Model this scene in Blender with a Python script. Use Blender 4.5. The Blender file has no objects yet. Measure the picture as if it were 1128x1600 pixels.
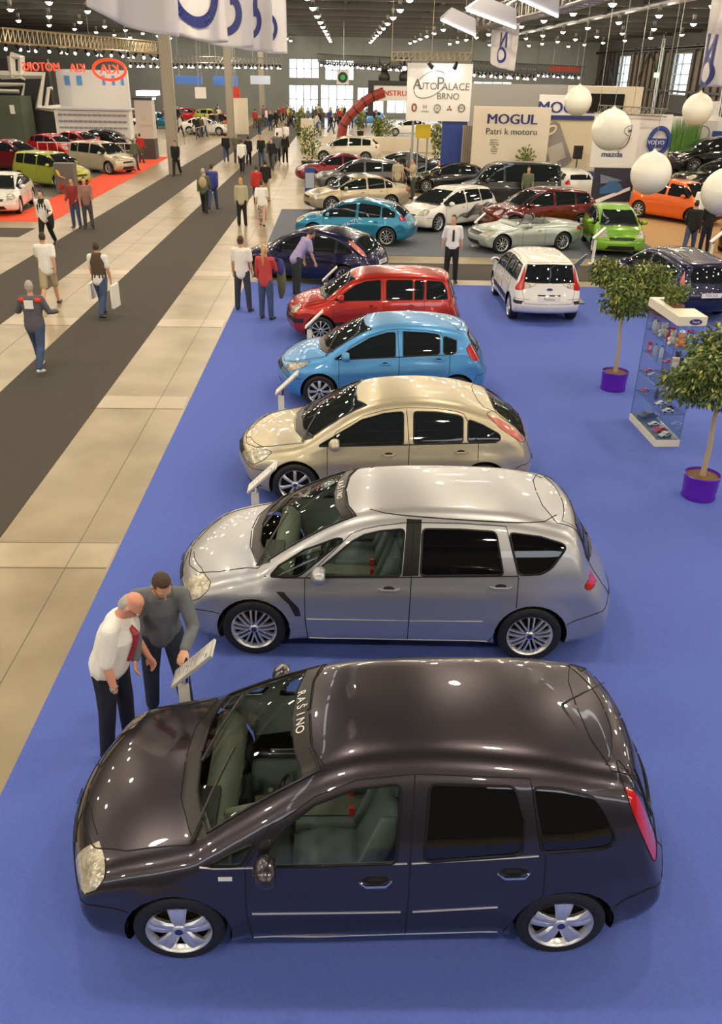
import bpy, bmesh, math, random
import numpy as np
from mathutils import Vector, Matrix
from mathutils.bvhtree import BVHTree

S = bpy.context.scene
C = S.collection
PI = math.pi
random.seed(7)

# ------------------------------------------------------------------ camera, world, exposure
FPX, PITCH, ROLL, YAW, CAMH = 1307.136, 0.486293, 0.0196671, 0.0257134, 5.4861
def cam_axes():
    cy, sy, cp, sp = math.cos(YAW), math.sin(YAW), math.cos(PITCH), math.sin(PITCH)
    f = Vector((sy * cp, cy * cp, -sp)); r = Vector((cy, -sy, 0)); u = r.cross(f)
    c, s = math.cos(ROLL), math.sin(ROLL)
    return c * r + s * u, -s * r + c * u, f
RX, UY, FZ = cam_axes()
cd = bpy.data.cameras.new('camera')
cd.sensor_fit = 'VERTICAL'; cd.sensor_height = 36; cd.sensor_width = 36
cd.lens = FPX * 36 / 1600
cd.clip_start = 0.1; cd.clip_end = 500
cam = bpy.data.objects.new('camera', cd); C.objects.link(cam)
M = Matrix((RX, UY, -FZ)).transposed().to_4x4(); M.translation = Vector((0, 0, CAMH))
cam.matrix_world = M
S.camera = cam
S.view_settings.view_transform = 'Standard'; S.view_settings.look = 'None'
S.view_settings.gamma = 1; S.view_settings.use_curve_mapping = False
S.view_settings.exposure = 0.75
S.cycles.max_bounces = 6; S.cycles.diffuse_bounces = 3; S.cycles.glossy_bounces = 4
S.cycles.transparent_max_bounces = 40; S.cycles.transmission_bounces = 4
S.cycles.sample_clamp_indirect = 6; S.cycles.sample_clamp_direct = 30; S.cycles.use_denoising = True
S.cycles.caustics_reflective = False; S.cycles.caustics_refractive = False
LAMP_STRENGTH = 260.0
wd = bpy.data.worlds.new('daylight'); S.world = wd; wd.use_nodes = True
bgn = wd.node_tree.nodes['Background']; bgn.inputs[0].default_value = (0.88, 0.94, 1.0, 1); bgn.inputs[1].default_value = 2.2

def ray(px, py): return (FZ * FPX + RX * (px - 564) - UY * (py - 800)).normalized()
def G(px, py, z=0.0):            # where the sight line meets height z
    d = ray(px, py); t = (z - CAMH) / d.z; return Vector((0, 0, CAMH)) + d * t
def A(px, py, Y):                # where the sight line meets depth Y in the hall
    d = ray(px, py); t = Y / d.y; return Vector((0, 0, CAMH)) + d * t

# ------------------------------------------------------------------ materials
MATS = {}
def mat(name, col, rough=0.6, metal=0.0, emit=None, es=1.0, bump=0, bscale=40, noise=None, nscale=5, coat=0.0, alpha=None, trans=0, spec=0.5):
    if name in MATS: return MATS[name]
    m = bpy.data.materials.new(name); m.use_nodes = True; nt = m.node_tree; b = nt.nodes['Principled BSDF']
    b.inputs['Base Color'].default_value = (*col, 1); b.inputs['Roughness'].default_value = rough
    b.inputs['Metallic'].default_value = metal; b.inputs['Specular IOR Level'].default_value = spec
    if coat: b.inputs['Coat Weight'].default_value = coat; b.inputs['Coat Roughness'].default_value = 0.02
    if emit: b.inputs['Emission Color'].default_value = (*emit, 1); b.inputs['Emission Strength'].default_value = es
    if trans: b.inputs['Transmission Weight'].default_value = trans
    if alpha is not None: b.inputs['Alpha'].default_value = alpha
    tc = None
    if bump or noise: tc = nt.nodes.new('ShaderNodeTexCoord')
    if noise:
        n = nt.nodes.new('ShaderNodeTexNoise'); n.inputs['Scale'].default_value = nscale; n.inputs['Detail'].default_value = 6
        r = nt.nodes.new('ShaderNodeMix'); r.data_type = 'RGBA'
        r.inputs[6].default_value = (*col, 1); r.inputs[7].default_value = (*noise, 1)
        mr = nt.nodes.new('ShaderNodeMapRange'); mr.inputs[1].default_value = .35; mr.inputs[2].default_value = .65
        nt.links.new(tc.outputs['Object'], n.inputs['Vector']); nt.links.new(n.outputs[0], mr.inputs[0])
        nt.links.new(mr.outputs[0], r.inputs[0]); nt.links.new(r.outputs[2], b.inputs['Base Color'])
    if bump:
        n = nt.nodes.new('ShaderNodeTexNoise'); n.inputs['Scale'].default_value = bscale; n.inputs['Detail'].default_value = 3
        bp = nt.nodes.new('ShaderNodeBump'); bp.inputs['Strength'].default_value = bump; bp.inputs['Distance'].default_value = 0.02
        nt.links.new(tc.outputs['Object'], n.inputs['Vector']); nt.links.new(n.outputs[0], bp.inputs['Height'])
        nt.links.new(bp.outputs[0], b.inputs['Normal'])
    MATS[name] = m; return m
def glass_mat(name, tint, fac_min=0.04):
    if name in MATS: return MATS[name]
    m = bpy.data.materials.new(name); m.use_nodes = True; nt = m.node_tree
    for n in list(nt.nodes): nt.nodes.remove(n)
    o = nt.nodes.new('ShaderNodeOutputMaterial'); mx = nt.nodes.new('ShaderNodeMixShader')
    t = nt.nodes.new('ShaderNodeBsdfTransparent'); t.inputs[0].default_value = (*tint, 1)
    g = nt.nodes.new('ShaderNodeBsdfGlossy'); g.inputs['Roughness'].default_value = 0.01
    f = nt.nodes.new('ShaderNodeLayerWeight'); pw = nt.nodes.new('ShaderNodeMath'); pw.operation = 'POWER'; pw.inputs[1].default_value = 4.5
    ma = nt.nodes.new('ShaderNodeMath'); ma.operation = 'MULTIPLY_ADD'; ma.inputs[1].default_value = .9; ma.inputs[2].default_value = fac_min
    nt.links.new(f.outputs['Facing'], pw.inputs[0]); nt.links.new(pw.outputs[0], ma.inputs[0]); nt.links.new(ma.outputs[0], mx.inputs[0]); nt.links.new(t.outputs[0], mx.inputs[1]); nt.links.new(g.outputs[0], mx.inputs[2])
    nt.links.new(mx.outputs[0], o.inputs[0]); MATS[name] = m; return m
def paint(name, col, metal=0.45, rough=0.35):
    return mat('paint_' + name, col, rough=rough, metal=metal, coat=1.0)

m_black = mat('black_plastic', (.012, .012, .013), .45)
m_rub = mat('tyre_rubber', (.012, .012, .012), .55, bump=.2, bscale=60)
m_dark = mat('dark_void', (.006, .006, .006), .9)
m_chrome = mat('chrome', (.85, .85, .87), .08, 1.0)
m_alu = mat('wheel_silver', (.72, .74, .78), .28, .75, coat=.4)
m_glassb = mat('privacy_glass', (.004, .004, .005), .02, spec=.7)
m_glassd = mat('dark_car_glass', (.012, .016, .018), .02, spec=.7)
m_glass = glass_mat('car_glass', (.80, .88, .85))
m_lamp = mat('clear_lamp', (.82, .78, .66), .15, .5, coat=1, bump=.6, bscale=22, noise=(.45, .42, .34), nscale=16)
m_tail = mat('red_lamp', (.55, .01, .015), .15, .1, coat=1)
m_amber = mat('amber_lamp', (.85, .25, .03), .2, coat=1)
m_white = mat('white_sheet', (.82, .82, .80), .45)
m_trim = mat('window_trim', (.012, .012, .013), .35, spec=.25)
m_seat = mat('seat_fabric', (.14, .165, .17), .85)
m_dash = mat('dashboard_vinyl', (.17, .18, .14), .7)
m_lining = mat('lining_fabric', (.28, .30, .29), .9)
m_line = mat('bright_line', (.85, .86, .88), .38, .9)
m_navy = mat('navy_print', (.015, .025, .17), .5)
m_ink = mat('black_print', (.02, .02, .022), .6)

# ------------------------------------------------------------------ object helpers
def link(name, me, parent=None, loc=(0, 0, 0), rot=(0, 0, 0)):
    o = bpy.data.objects.new(name, me); C.objects.link(o)
    o.location = loc; o.rotation_euler = rot
    if parent: o.parent = parent
    return o
def tag(o, label, cat, group=None, kind=None):
    o['label'] = label; o['category'] = cat
    if group: o['group'] = group
    if kind: o['kind'] = kind
    return o
def empty(name, loc=(0, 0, 0), rz=0):
    o = bpy.data.objects.new(name, None); C.objects.link(o); o.location = loc; o.rotation_euler = (0, 0, rz); o.empty_display_size = .2
    return o
def struct(o): o['kind'] = 'structure'; return o
class MB:                        # mesh collector, faces in one material unless mi given
    def __init__(s): s.v = []; s.f = []; s.m = []
    def add(s, v, f, mi=0):
        n = len(s.v); s.v += [tuple(p) for p in v]; s.f += [tuple(i + n for i in q) for q in f]; s.m += [mi] * len(f); return s
    def box(s, a, b, mi=0, mt=None):
        x0, y0, z0 = a; x1, y1, z1 = b
        v = [(x0, y0, z0), (x1, y0, z0), (x1, y1, z0), (x0, y1, z0), (x0, y0, z1), (x1, y0, z1), (x1, y1, z1), (x0, y1, z1)]
        if mt: v = [mt @ Vector(p) for p in v]
        return s.add(v, [(0, 3, 2, 1), (4, 5, 6, 7), (0, 1, 5, 4), (1, 2, 6, 5), (2, 3, 7, 6), (3, 0, 4, 7)], mi)
    def tube(s, pts, r, n=6, mi=0, closed=False, caps=True):
        pts = [Vector(p) for p in pts]; N = len(pts)
        if N < 2: return s
        rs = r if isinstance(r, (list, tuple)) else [r] * N
        v = []; up = None
        for i in range(N):
            if closed: t = pts[(i + 1) % N] - pts[i - 1]
            else: t = pts[min(i + 1, N - 1)] - pts[max(i - 1, 0)]
            if t.length < 1e-9: t = Vector((0, 0, 1))
            t.normalize()
            if up is None: up = Vector((0, 0, 1)) if abs(t.z) < .9 else Vector((1, 0, 0))
            a = t.cross(up)
            if a.length < 1e-6: a = t.orthogonal()
            a.normalize(); b = a.cross(t); up = b
            for k in range(n):
                an = 2 * PI * k / n; v.append(pts[i] + a * (math.cos(an) * rs[i]) + b * (math.sin(an) * rs[i]))
        f = []
        for i in range(N if closed else N - 1):
            j = (i + 1) % N
            for k in range(n):
                l = (k + 1) % n; f.append((i * n + k, i * n + l, j * n + l, j * n + k))
        if not closed and caps: f.append(tuple(range(n))); f.append(tuple(range((N - 1) * n, N * n))[::-1])
        return s.add(v, f, mi)
    def lathe(s, prof, n=24, axis='z', c=(0, 0, 0), mi=0, mt=None, caps=True):   # prof: (r, h)
        v = []; c = Vector(c)
        for r, h in prof:
            for k in range(n):
                a = 2 * PI * k / n; x, y = r * math.cos(a), r * math.sin(a)
                p = Vector((x, y, h)) if axis == 'z' else Vector((x, h, y)) if axis == 'y' else Vector((h, x, y))
                v.append(c + (mt @ p if mt else p))
        f = []
        for i in range(len(prof) - 1):
            for k in range(n):
                l = (k + 1) % n; f.append((i * n + k, i * n + l, (i + 1) * n + l, (i + 1) * n + k))
        if caps and prof[0][0] > 1e-6: f.append(tuple(range(n))[::-1])
        if caps and prof[-1][0] > 1e-6: f.append(tuple(range((len(prof) - 1) * n, len(prof) * n)))
        return s.add(v, f, mi)
    def ball(s, c, r, n=12, m=8, mi=0, sc=(1, 1, 1)):
        prof = [(r * math.sin(PI * i / m), -r * math.cos(PI * i / m)) for i in range(m + 1)]
        k = len(s.v); s.lathe(prof, n, 'z', (0, 0, 0), mi)
        for i in range(k, len(s.v)): q = s.v[i]; s.v[i] = (c[0] + q[0] * sc[0], c[1] + q[1] * sc[1], c[2] + q[2] * sc[2])
        return s
    def prism(s, poly, h0, h1, axis='z', mi=0, mt=None):
        def P(a, b, h): return (a, b, h) if axis == 'z' else (a, h, b) if axis == 'y' else (h, a, b)
        n = len(poly); v = [P(a, b, h0) for a, b in poly] + [P(a, b, h1) for a, b in poly]
        if mt: v = [mt @ Vector(p) for p in v]
        f = [tuple(range(n))[::-1], tuple(range(n, 2 * n))] + [(i, (i + 1) % n, (i + 1) % n + n, i + n) for i in range(n)]
        return s.add(v, f, mi)
    def build(s, name, mats, parent=None, smooth=False, loc=(0, 0, 0), rot=(0, 0, 0), fix=True):
        me = bpy.data.meshes.new(name); me.from_pydata(s.v, [], s.f)
        if not isinstance(mats, (list, tuple)): mats = [mats]
        for m in mats: me.materials.append(m)
        me.polygons.foreach_set('material_index', s.m)
        if smooth: me.polygons.foreach_set('use_smooth', [True] * len(s.f))
        if fix:
            bm = bmesh.new(); bm.from_mesh(me); bmesh.ops.recalc_face_normals(bm, faces=bm.faces[:]); bm.to_mesh(me); bm.free()
        me.update()
        if smooth:
            try: me.set_sharp_from_angle(angle=math.radians(42))
            except Exception: pass
        return link(name, me, parent, loc, rot)
def text(s, size, m, parent=None, mt=None, name='lettering', ext=0.004, sx=1.0, align='CENTER', bold=0.0):
    cu = bpy.data.curves.new(name, 'FONT'); cu.body = s; cu.size = size; cu.extrude = ext; cu.align_x = align; cu.align_y = 'CENTER'; cu.offset = 0; cu.resolution_u = 3
    t = bpy.data.objects.new('t', cu); C.objects.link(t)
    me = bpy.data.meshes.new_from_object(t); bpy.data.objects.remove(t)
    me.materials.clear(); me.materials.append(m)
    me.transform(Matrix.Diagonal((sx, 1, 1, 1)))
    if mt: me.transform(mt)
    return link(name, me, parent)
def frame(o, xa, ya):            # matrix whose local x runs along xa, local y along ya
    xa = Vector(xa).normalized(); za = xa.cross(Vector(ya)).normalized(); ya = za.cross(xa)
    m = Matrix((xa, ya, za)).transposed().to_4x4(); m.translation = Vector(o); return m
# ------------------------------------------------------------------ the hall
def slab(name, poly, z0, z1, m, label=None, cat=None):
    b = MB(); b.prism(poly, z0, z1); o = b.build(name, m)
    if label: tag(o, label, cat)
    else: struct(o)
    return o
def rect(x0, y0, x1, y1): return [(x0, y0), (x1, y0), (x1, y1), (x0, y1)]
XL, XR, YN, YF = -46.0, 31.5, -16.0, 118.0
ZC = A(480, 47, YF).z
m_conc = mat('polished_concrete', (.34, .28, .18), .30, noise=(.255, .205, .13), nscale=.9, spec=.24)
m_conc2 = mat('pale_screed', (.39, .325, .215), .28, noise=(.34, .28, .18), nscale=2)
m_char = mat('charcoal_carpet', (.066, .058, .046), .95, noise=(.046, .041, .033), nscale=60, bump=.3, bscale=150)
m_blue = mat('blue_carpet', (.088, .142, .53), .95, noise=(.080, .128, .48), nscale=40, bump=.2, bscale=200)
m_gblue = mat('grey_blue_carpet', (.115, .135, .175), .9, noise=(.10, .115, .15), nscale=30)
m_redc = mat('red_carpet', (.75, .07, .02), .9)
m_tanc = mat('orange_lit_tan_carpet', (.46, .27, .12), .9)  # tan carpet with the orange light on it mixed into the colour
m_greyf = mat('grey_stand_floor', (.12, .115, .105), .35)
slab('floor', rect(XL, YN, XR, YF), -.2, 0, m_conc)
for i, (y0, y1) in enumerate([(8.86, 9.45), (14.32, 14.95), (19.75, 20.4), (2.9, 3.5), (25.3, 25.9)]):
    slab('trim_%d' % (i + 1), rect(-8.1, y0, -2.9, y1), 0, .002, m_conc2)
b = MB()
for y in (8.84, 9.46, 14.30, 19.73, 24.8, 30.3, 36, 42): b.box((-12, y - .008, 0), (-2.9, y + .008, .003))
for x in (-3.4, -7.3): b.box((x - .006, -10, 0), (x + .006, 110, .0025))
struct(b.build('trim_9', mat('joint_line', (.16, .14, .11), .8)))
slab('aisle_carpet', rect(-6.45, -8, -4.46, 112), 0, .006, m_char, 'charcoal carpet runner nearest the blue stand in the aisle', 'carpet')
slab('aisle_carpet', rect(-10.05 + .6, -8, -8.13, 112) if False else rect(-10.05, -8, -8.13, 112), 0, .006, m_char, 'charcoal carpet runner nearer the red edged stand on the left', 'carpet')
slab('aisle_carpet', rect(-30, 31.1, -11.6, 33.0), 0, .006, m_char, 'short charcoal carpet branch in front of the white saloon', 'carpet')
slab('stand_carpet', [(-2.9, -6), (18, -6), (18, 24.5), (-2.82, 24.5)], 0, .008, m_blue, 'royal blue carpet under the nearest row of cars', 'carpet')
slab('cross_carpet', rect(-2.7, 25.2, 24, 27.55), 0, .006, m_char, 'brown carpet strip crossing between the blue and grey stands', 'carpet')
slab('stand_carpet', [(-2.7, 28.7), (11.1, 28.7), (11.1, 38.8), (-2.75, 38.8)], 0, .01, m_gblue, 'grey blue carpet under the blue hatchback and roadster', 'carpet')
slab('stand_carpet', rect(11.1, 28.7, 30, 47), 0, .008, m_tanc, 'tan carpet with orange light put into its colour, around the orange van on the right', 'carpet')
slab('stand_carpet', [(-30, 34.5), (-11.45, 34.5), (-11.95, 62), (-13.9, 62), (-13.4, 36.3), (-30, 36.3)], 0, .01, m_redc, 'orange red carpet border of the left stand', 'carpet')
slab('stand_floor', [(-30, 36.3), (-13.4, 36.3), (-13.9, 62), (-34, 62)], 0, .012, m_greyf, 'grey platform floor of the left stand', 'floor panel')
m_wall = mat('grey_wall', (.20, .22, .22), .8, noise=(.17, .19, .19), nscale=.3)
m_walld = mat('dark_wall', (.055, .058, .06), .8)
m_ceil = mat('ceiling_deck', (.07, .07, .062), .8)
m_beam = mat('ceiling_steel', (.055, .055, .05), .6)
def wall_open(name, m, fixed, a0, a1, z1, holes, axis, th=.4):
    b = MB()
    def bx(p0, p1, q0, q1):
        if p1 - p0 < .01 or q1 - q0 < .01: return
        if axis == 'x': b.box((fixed, p0, q0), (fixed + th, p1, q1))
        else: b.box((p0, fixed, q0), (p1, fixed + th, q1))
    cuts_ = sorted(set([a0, a1] + [h[0] for h in holes] + [h[1] for h in holes]))
    for p, q in zip(cuts_[:-1], cuts_[1:]):
        zz = 0
        for h in sorted([h for h in holes if h[0] <= p + 1e-6 and h[1] >= q - 1e-6], key=lambda h: h[2]):
            bx(p, q, zz, h[2]); zz = h[3]
        bx(p, q, zz, z1)
    return struct(b.build(name, m))
def hole(x0, y0, x1, y1, Y): a = A(x0, y1, Y); c = A(x1, y0, Y); return (a.x, c.x, max(0, a.z), c.z)
far_holes = [hole(452, 93, 498, 121, YF), hole(508, 95, 553, 124, YF), hole(452, 134, 497, 176, YF), hole(501, 134, 552, 176, YF), hole(558, 138, 600, 176, YF), hole(604, 138, 700, 176, YF), hole(737, 129, 800, 168, YF)]
wall_open('wall_far', m_wall, YF, XL, XR, ZC, far_holes, 'y')
rw_y = [(104.5, 108.5), (86.0, 90.5), (70.0, 74.0), (54, 57.5), (38, 41.5), (22, 25.5), (6, 9.5)]
z0r = A(990, 147, 88).z; z1r = A(992, 82, 88).z
wall_open('wall_right', m_walld, XR, YN, YF, ZC + .5, [(a, b_, z0r, z1r) for a, b_ in rw_y], 'x')
wall_open('wall_left', m_walld, XL - .4, YN, YF, ZC + .5, [], 'x')
wall_open('wall_near', m_walld, YN - .4, XL, XR, ZC, [(-40, -4, 7.6, 9.2), (4, 28, 7.6, 9.2)], 'y')  # unseen openings added for daylight fill, set high to keep car windows dark
m_frame = mat('window_frame_grey', (.30, .34, .36), .5)
for i, (a, b_) in enumerate(rw_y[:3]):
    b = MB()
    for k in range(5): z = z0r + (z1r - z0r) * k / 4; b.box((XR - .05, a, z - .05), (XR + .1, b_, z + .05))
    for y in (a, (a + b_) / 2, b_): b.box((XR - .05, y - .06, z0r), (XR + .1, y + .06, z1r))
    struct(b.build('window_%d' % (i + 1), m_frame))
for i, (x0, x1, z0, z1) in enumerate(far_holes):
    b = MB(); n = 4 if i != 5 else 7
    for k in range(n + 1): x = x0 + (x1 - x0) * k / n; b.box((x - .06, YF + .1, z0), (x + .06, YF + .25, z1))
    b.box((x0, YF + .1, (z0 + z1) / 2 - .05), (x1, YF + .25, (z0 + z1) / 2 + .05))
    struct(b.build('window_%d' % (i + 4), m_frame))
m_glz = mat('sky_lit_pane', (.9, .93, 1), .3, emit=(.9, .95, 1), es=3) if False else None
# cladding of the right wall: ribs, rails and brown panels between the windows
m_brown = mat('brown_cladding', (.15, .115, .085), .7); m_rib = mat('steel_rib', (.045, .045, .045), .6)
b = MB(); zt = ZC
for (a0, a1), (b0, b1) in zip(rw_y[1:], rw_y[:-1]): b.box((XR - .12, a1 + .6, 1.5), (XR, b0 - .6, zt - 2.2))
struct(b.build('wall_right_panels', m_brown))
b = MB()
for k in range(60):
    y = 20 + k * 1.62
    if any(a - .3 < y < c + .3 for a, c in rw_y): continue
    b.box((XR - .32, y - .12, 0), (XR - .1, y + .12, zt - 1.6))
for z in (2.5, z0r + .3, z1r + .5, zt - 1.9): b.box((XR - .4, 10, z - .1), (XR - .3, YF, z + .1))
for y in (79, 97, 113): b.tube([(XR - .35, y - 5, z0r), (XR - .35, y, z1r + .4)], .1, 4); b.tube([(XR - .35, y + 4, z0r), (XR - .35, y, z1r + .4)], .1, 4)
struct(b.build('wall_right_ribs', m_rib))
# lit lattice masts beside two of the windows
for y in (75.2, 91.8):
    b = MB()
    for dy in (-.3, .3): b.tube([(XR - .9, y + dy, 1), (XR - .9, y + dy, zt - 1)], .07, 6)
    for k in range(12): b.tube([(XR - .9, y - .3, 1 + k), (XR - .9, y + .3, 2 + k)], .04, 4)
    o = b.build('lattice_mast', mat('mast_steel', (.55, .62, .62), .4)); tag(o, 'pale lattice mast beside a tall window, ' + ('nearer of the two' if y < 80 else 'farther of the two'), 'mast')
    b = MB(); b.box((XR - 1.2, y - .4, (z0r + z1r) / 2 - .3), (XR - 1.0, y + .4, (z0r + z1r) / 2 + .1)); e = b.build('exit_light', mat('green_exit_light', (.3, .8, .2), .4, emit=(.55, 1, .35), es=1.6), o)
# ceiling deck with skylight slots, cross beams and purlins
def yb(x0, x1): slab_ = MB(); slab_.box((x0, YN, ZC), (x1, YF, ZC + .3)); return slab_
b = MB(); slots = [(-5.9, -5.4), (9.0, 9.5), (-22, -21.5)]
xs = [XL] + [q for s_ in sorted(slots) for q in s_] + [XR]
for a, c in zip(xs[::2], xs[1::2]): b.box((a, YN, ZC), (c, YF, ZC + .3))
struct(b.build('ceiling', m_ceil))
b = MB()
for k in range(18):
    y = YN + 3.5 + k * 7.5; b.box((XL, y - .15, ZC - .75), (XR, y + .15, ZC)); 
for k in range(34): y = YN + 1 + k * 3.9; b.box((XL, y - .06, ZC - .3), (XR, y + .06, ZC - .02))
for k in range(13):
    x = -42 + k * 6; b.box((x - .1, YN, ZC - .5), (x + .1, YF, ZC - .1))
struct(b.build('ceiling_beams', m_beam))
b = MB()
for x in (-13, 17): b.lathe([(.2, YN), (.2, YF)], 10, 'y', (x, 0, ZC - .7))
struct(b.build('ceiling_ducts', mat('duct_metal', (.25, .26, .26), .4, .6)))
# lamps
m_glow = mat('lamp_glow', (1, .96, .88), .5, emit=(1, .84, .61), es=LAMP_STRENGTH)
m_shade = mat('lamp_housing', (.25, .25, .24), .4, .6)
lb = MB(); lb.lathe([(.08, .26), (.10, .12), (.22, 0), (.23, 0), (.12, .14), (.10, .28)], 14, 'z', caps=False); lb.box((-.09, -.09, .28), (.09, .09, .5)); lampA = lb.build('ceiling_lamp', m_shade, None, True)
lb = MB(); lb.lathe([(0, -.13), (.09, -.11), (.15, -.05), (.18, .02)], 14, 'z', (0, 0, .0), caps=False); lampB = lb.build('lamp_lens', m_glow, lampA, True)
first = True
for i in range(12):
    for j in range(17):
        x = -34.2 + i * 4.65 + 9.2; y = -8 + j * 7.5
        if x > XR - 1: continue
        if first: a = lampA; bb = lampB; first = False
        else: a = lampA.copy(); C.objects.link(a); bb = lampB.copy(); C.objects.link(bb); bb.parent = a
        a.location = (x, y, ZC - 1.3); tag(a, 'round high bay lamp hanging in the rows under the ceiling beams', 'lamp', 'high bay lamps of the hall')
# columns
for x, y, r in [(-9.75, 51.8, .26), (-9.9, 80, .26), (-9.6, 108, .26)]:
    b = MB(); b.box((x - r, y - r * .9, 0), (x + r, y + r * .9, ZC)); b.box((x - r - .06, y - .12, 0), (x + r + .06, y + .12, ZC)); struct(b.build('column', mat('column_paint', (.33, .30, .25), .6)))
# ------------------------------------------------------------------ cars
# local frame of a car: x runs from the nose (0) to the tail (L), z up, centre line at y = 0
def pchip(pts):
    x = np.array([p[0] for p in pts], float); y = np.array([p[1] for p in pts], float)
    h = np.diff(x); d = np.diff(y) / h; m = np.zeros(len(x))
    for i in range(1, len(x) - 1):
        if d[i - 1] * d[i] > 0:
            w1 = 2 * h[i] + h[i - 1]; w2 = h[i] + 2 * h[i - 1]; m[i] = (w1 + w2) / (w1 / d[i - 1] + w2 / d[i])
    m[0] = d[0]; m[-1] = d[-1]
    def f(q):
        q = np.asarray(q, float); qc = np.clip(q, x[0], x[-1]); i = np.clip(np.searchsorted(x, qc) - 1, 0, len(h) - 1)
        t = (qc - x[i]) / h[i]
        return (y[i] * (1 + 2 * t) * (1 - t) ** 2 + m[i] * h[i] * t * (1 - t) ** 2 + y[i + 1] * t * t * (3 - 2 * t) + m[i + 1] * h[i] * t * t * (t - 1))
    return f
def smax(a, b, k):
    h = np.maximum(k - np.abs(a - b), 0) / k
    return np.maximum(a, b) + h * h * k * .25
def sstep(x): x = np.clip(x, 0, 1); return x * x * (3 - 2 * x)

def body_fields(s):
    L = s['L']; T = pchip(s['top']); B = pchip(s['bot']); Wp = pchip(s['plan']); K = pchip(s['k']); Zb = pchip(s['belt'])
    off = s['prof']; px = np.array([p[0] for p in off]); py = np.array([p[1] for p in off])
    wh = s['wheels']; r = s['r']
    def xe(x, y): return x - K(x) * y * y
    def F(x, y, z):
        e = xe(x, y); ex = np.minimum(e, 0) + np.maximum(L - e, 0) * 0 - np.maximum(e - L, 0)
        H = T(e) + 9 * ex - s['crown'] * y * y * sstep((T(e) - .8) * 3 + .4)
        Bz = B(e) - 9 * ex
        zb = Zb(x); t = z / zb
        w = Wp(x) + np.interp(t, px, py)
        up = np.maximum(z - zb, 0); w = w - s['tumble'] * up - s.get('tc', .25) * up * up
        for wx in wh:
            d = np.sqrt((x - wx) ** 2 + (z - r) ** 2); w = w + s['flare'] * np.exp(-((d - r - .045) / .06) ** 2)
        return smax(smax(np.abs(y) - w, z - H, s.get('kr', .13)), Bz - z, .06)
    return T, B, F
def half_body(s, N, Mn):
    T, B, F = body_fields(s); L = s['L']
    xs = np.linspace(.004, L - .004, 3000); tz = T(xs); bz = B(xs)
    k0 = max(float(pchip(s['k'])(0)), .1); k1 = max(-float(pchip(s['k'])(L)), .1)
    w = np.hypot(np.gradient(xs), np.gradient(tz) * .9) + .4 * np.abs(np.gradient(bz)) + .3 * np.gradient(np.sqrt(xs / k0)) - .3 * np.gradient(np.sqrt((L - xs) / k1))
    cum = np.concatenate([[0], np.cumsum(w[1:])]); X = np.interp(np.linspace(0, cum[-1], N), cum, xs)
    D = 220; th = np.linspace(0, PI, D)[None, :]; Xc = X[:, None]
    zc = (B(X) + (T(X) - B(X)) * .45)[:, None]
    lo = np.zeros((N, D)); hi = np.full((N, D), 2.6)
    for _ in range(26):
        md = (lo + hi) / 2; v = F(Xc, md * np.sin(th), zc - md * np.cos(th)); ins = v < 0
        lo = np.where(ins, md, lo); hi = np.where(ins, hi, md)
    y = lo * np.sin(th); z = zc - lo * np.cos(th)
    V = []
    for i in range(N):
        sl = np.concatenate([[0], np.cumsum(np.hypot(np.diff(y[i]), np.diff(z[i])))])
        q = np.linspace(0, sl[-1], Mn); yy = np.interp(q, sl, y[i]); zz = np.interp(q, sl, z[i]); yy[0] = yy[-1] = 0
        V += [(float(X[i]), float(a), float(b)) for a, b in zip(yy, zz)]
    Fc = []
    for i in range(N - 1):
        for j in range(Mn - 1):
            a = i * Mn + j; Fc.append((a, a + 1, a + Mn + 1, a + Mn))
    Fc.append(tuple(range(Mn))[::-1]); Fc.append(tuple(range((N - 1) * Mn, N * Mn)))
    return V, Fc
def inpoly(p, poly):
    x, y = p; c = False; n = len(poly)
    for i in range(n):
        x0, y0 = poly[i]; x1, y1 = poly[i - 1]
        if (y0 > y) != (y1 > y) and x < (x1 - x0) * (y - y0) / (y1 - y0) + x0: c = not c
    return c
def rnd(poly, rad=.045):
    o = []; n = len(poly)
    for i in range(n):
        a, b, c = [Vector((*poly[(i + k) % n], 0)) for k in (-1, 0, 1)]
        u, w = a - b, c - b
        if u.length < 1e-5 or w.length < 1e-5 or u.angle(w) > 2.75: o.append(tuple(poly[i])); continue
        t0 = min(rad, u.length * .42); t1 = min(rad, w.length * .42); p, q = b + u.normalized() * t0, b + w.normalized() * t1
        for k in (0, .33, .67, 1): r_ = (1 - k) ** 2 * p + 2 * k * (1 - k) * b + k * k * q; o.append((r_.x, r_.y))
    return o
def chaikin(p, n=1, q=.22):
    for _ in range(n):
        o = []
        for i in range(len(p)):
            a, b = p[i], p[(i + 1) % len(p)]
            o += [(a[0] + (b[0] - a[0]) * q, a[1] + (b[1] - a[1]) * q), (b[0] - (b[0] - a[0]) * q, b[1] - (b[1] - a[1]) * q)]
        p = o
    return p
AX = {'y': (0, 2, Vector((0, 1, 0))), 'z': (0, 1, Vector((0, 0, 1))), 'f': (1, 2, Vector((1, 0, 0))), 'r': (1, 2, Vector((1, 0, 0)))}
def ftest(f, ax, L, deep):
    c = f.calc_center_median(); n = f.normal
    if ax == 'y': return deep or c.y > .42
    if ax == 'z': return n.z > .12 and c.z > .5
    if ax == 'f': return c.x < 1.1 and n.x < -.02
    return c.x > L - 1.3 and n.x > .02
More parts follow.
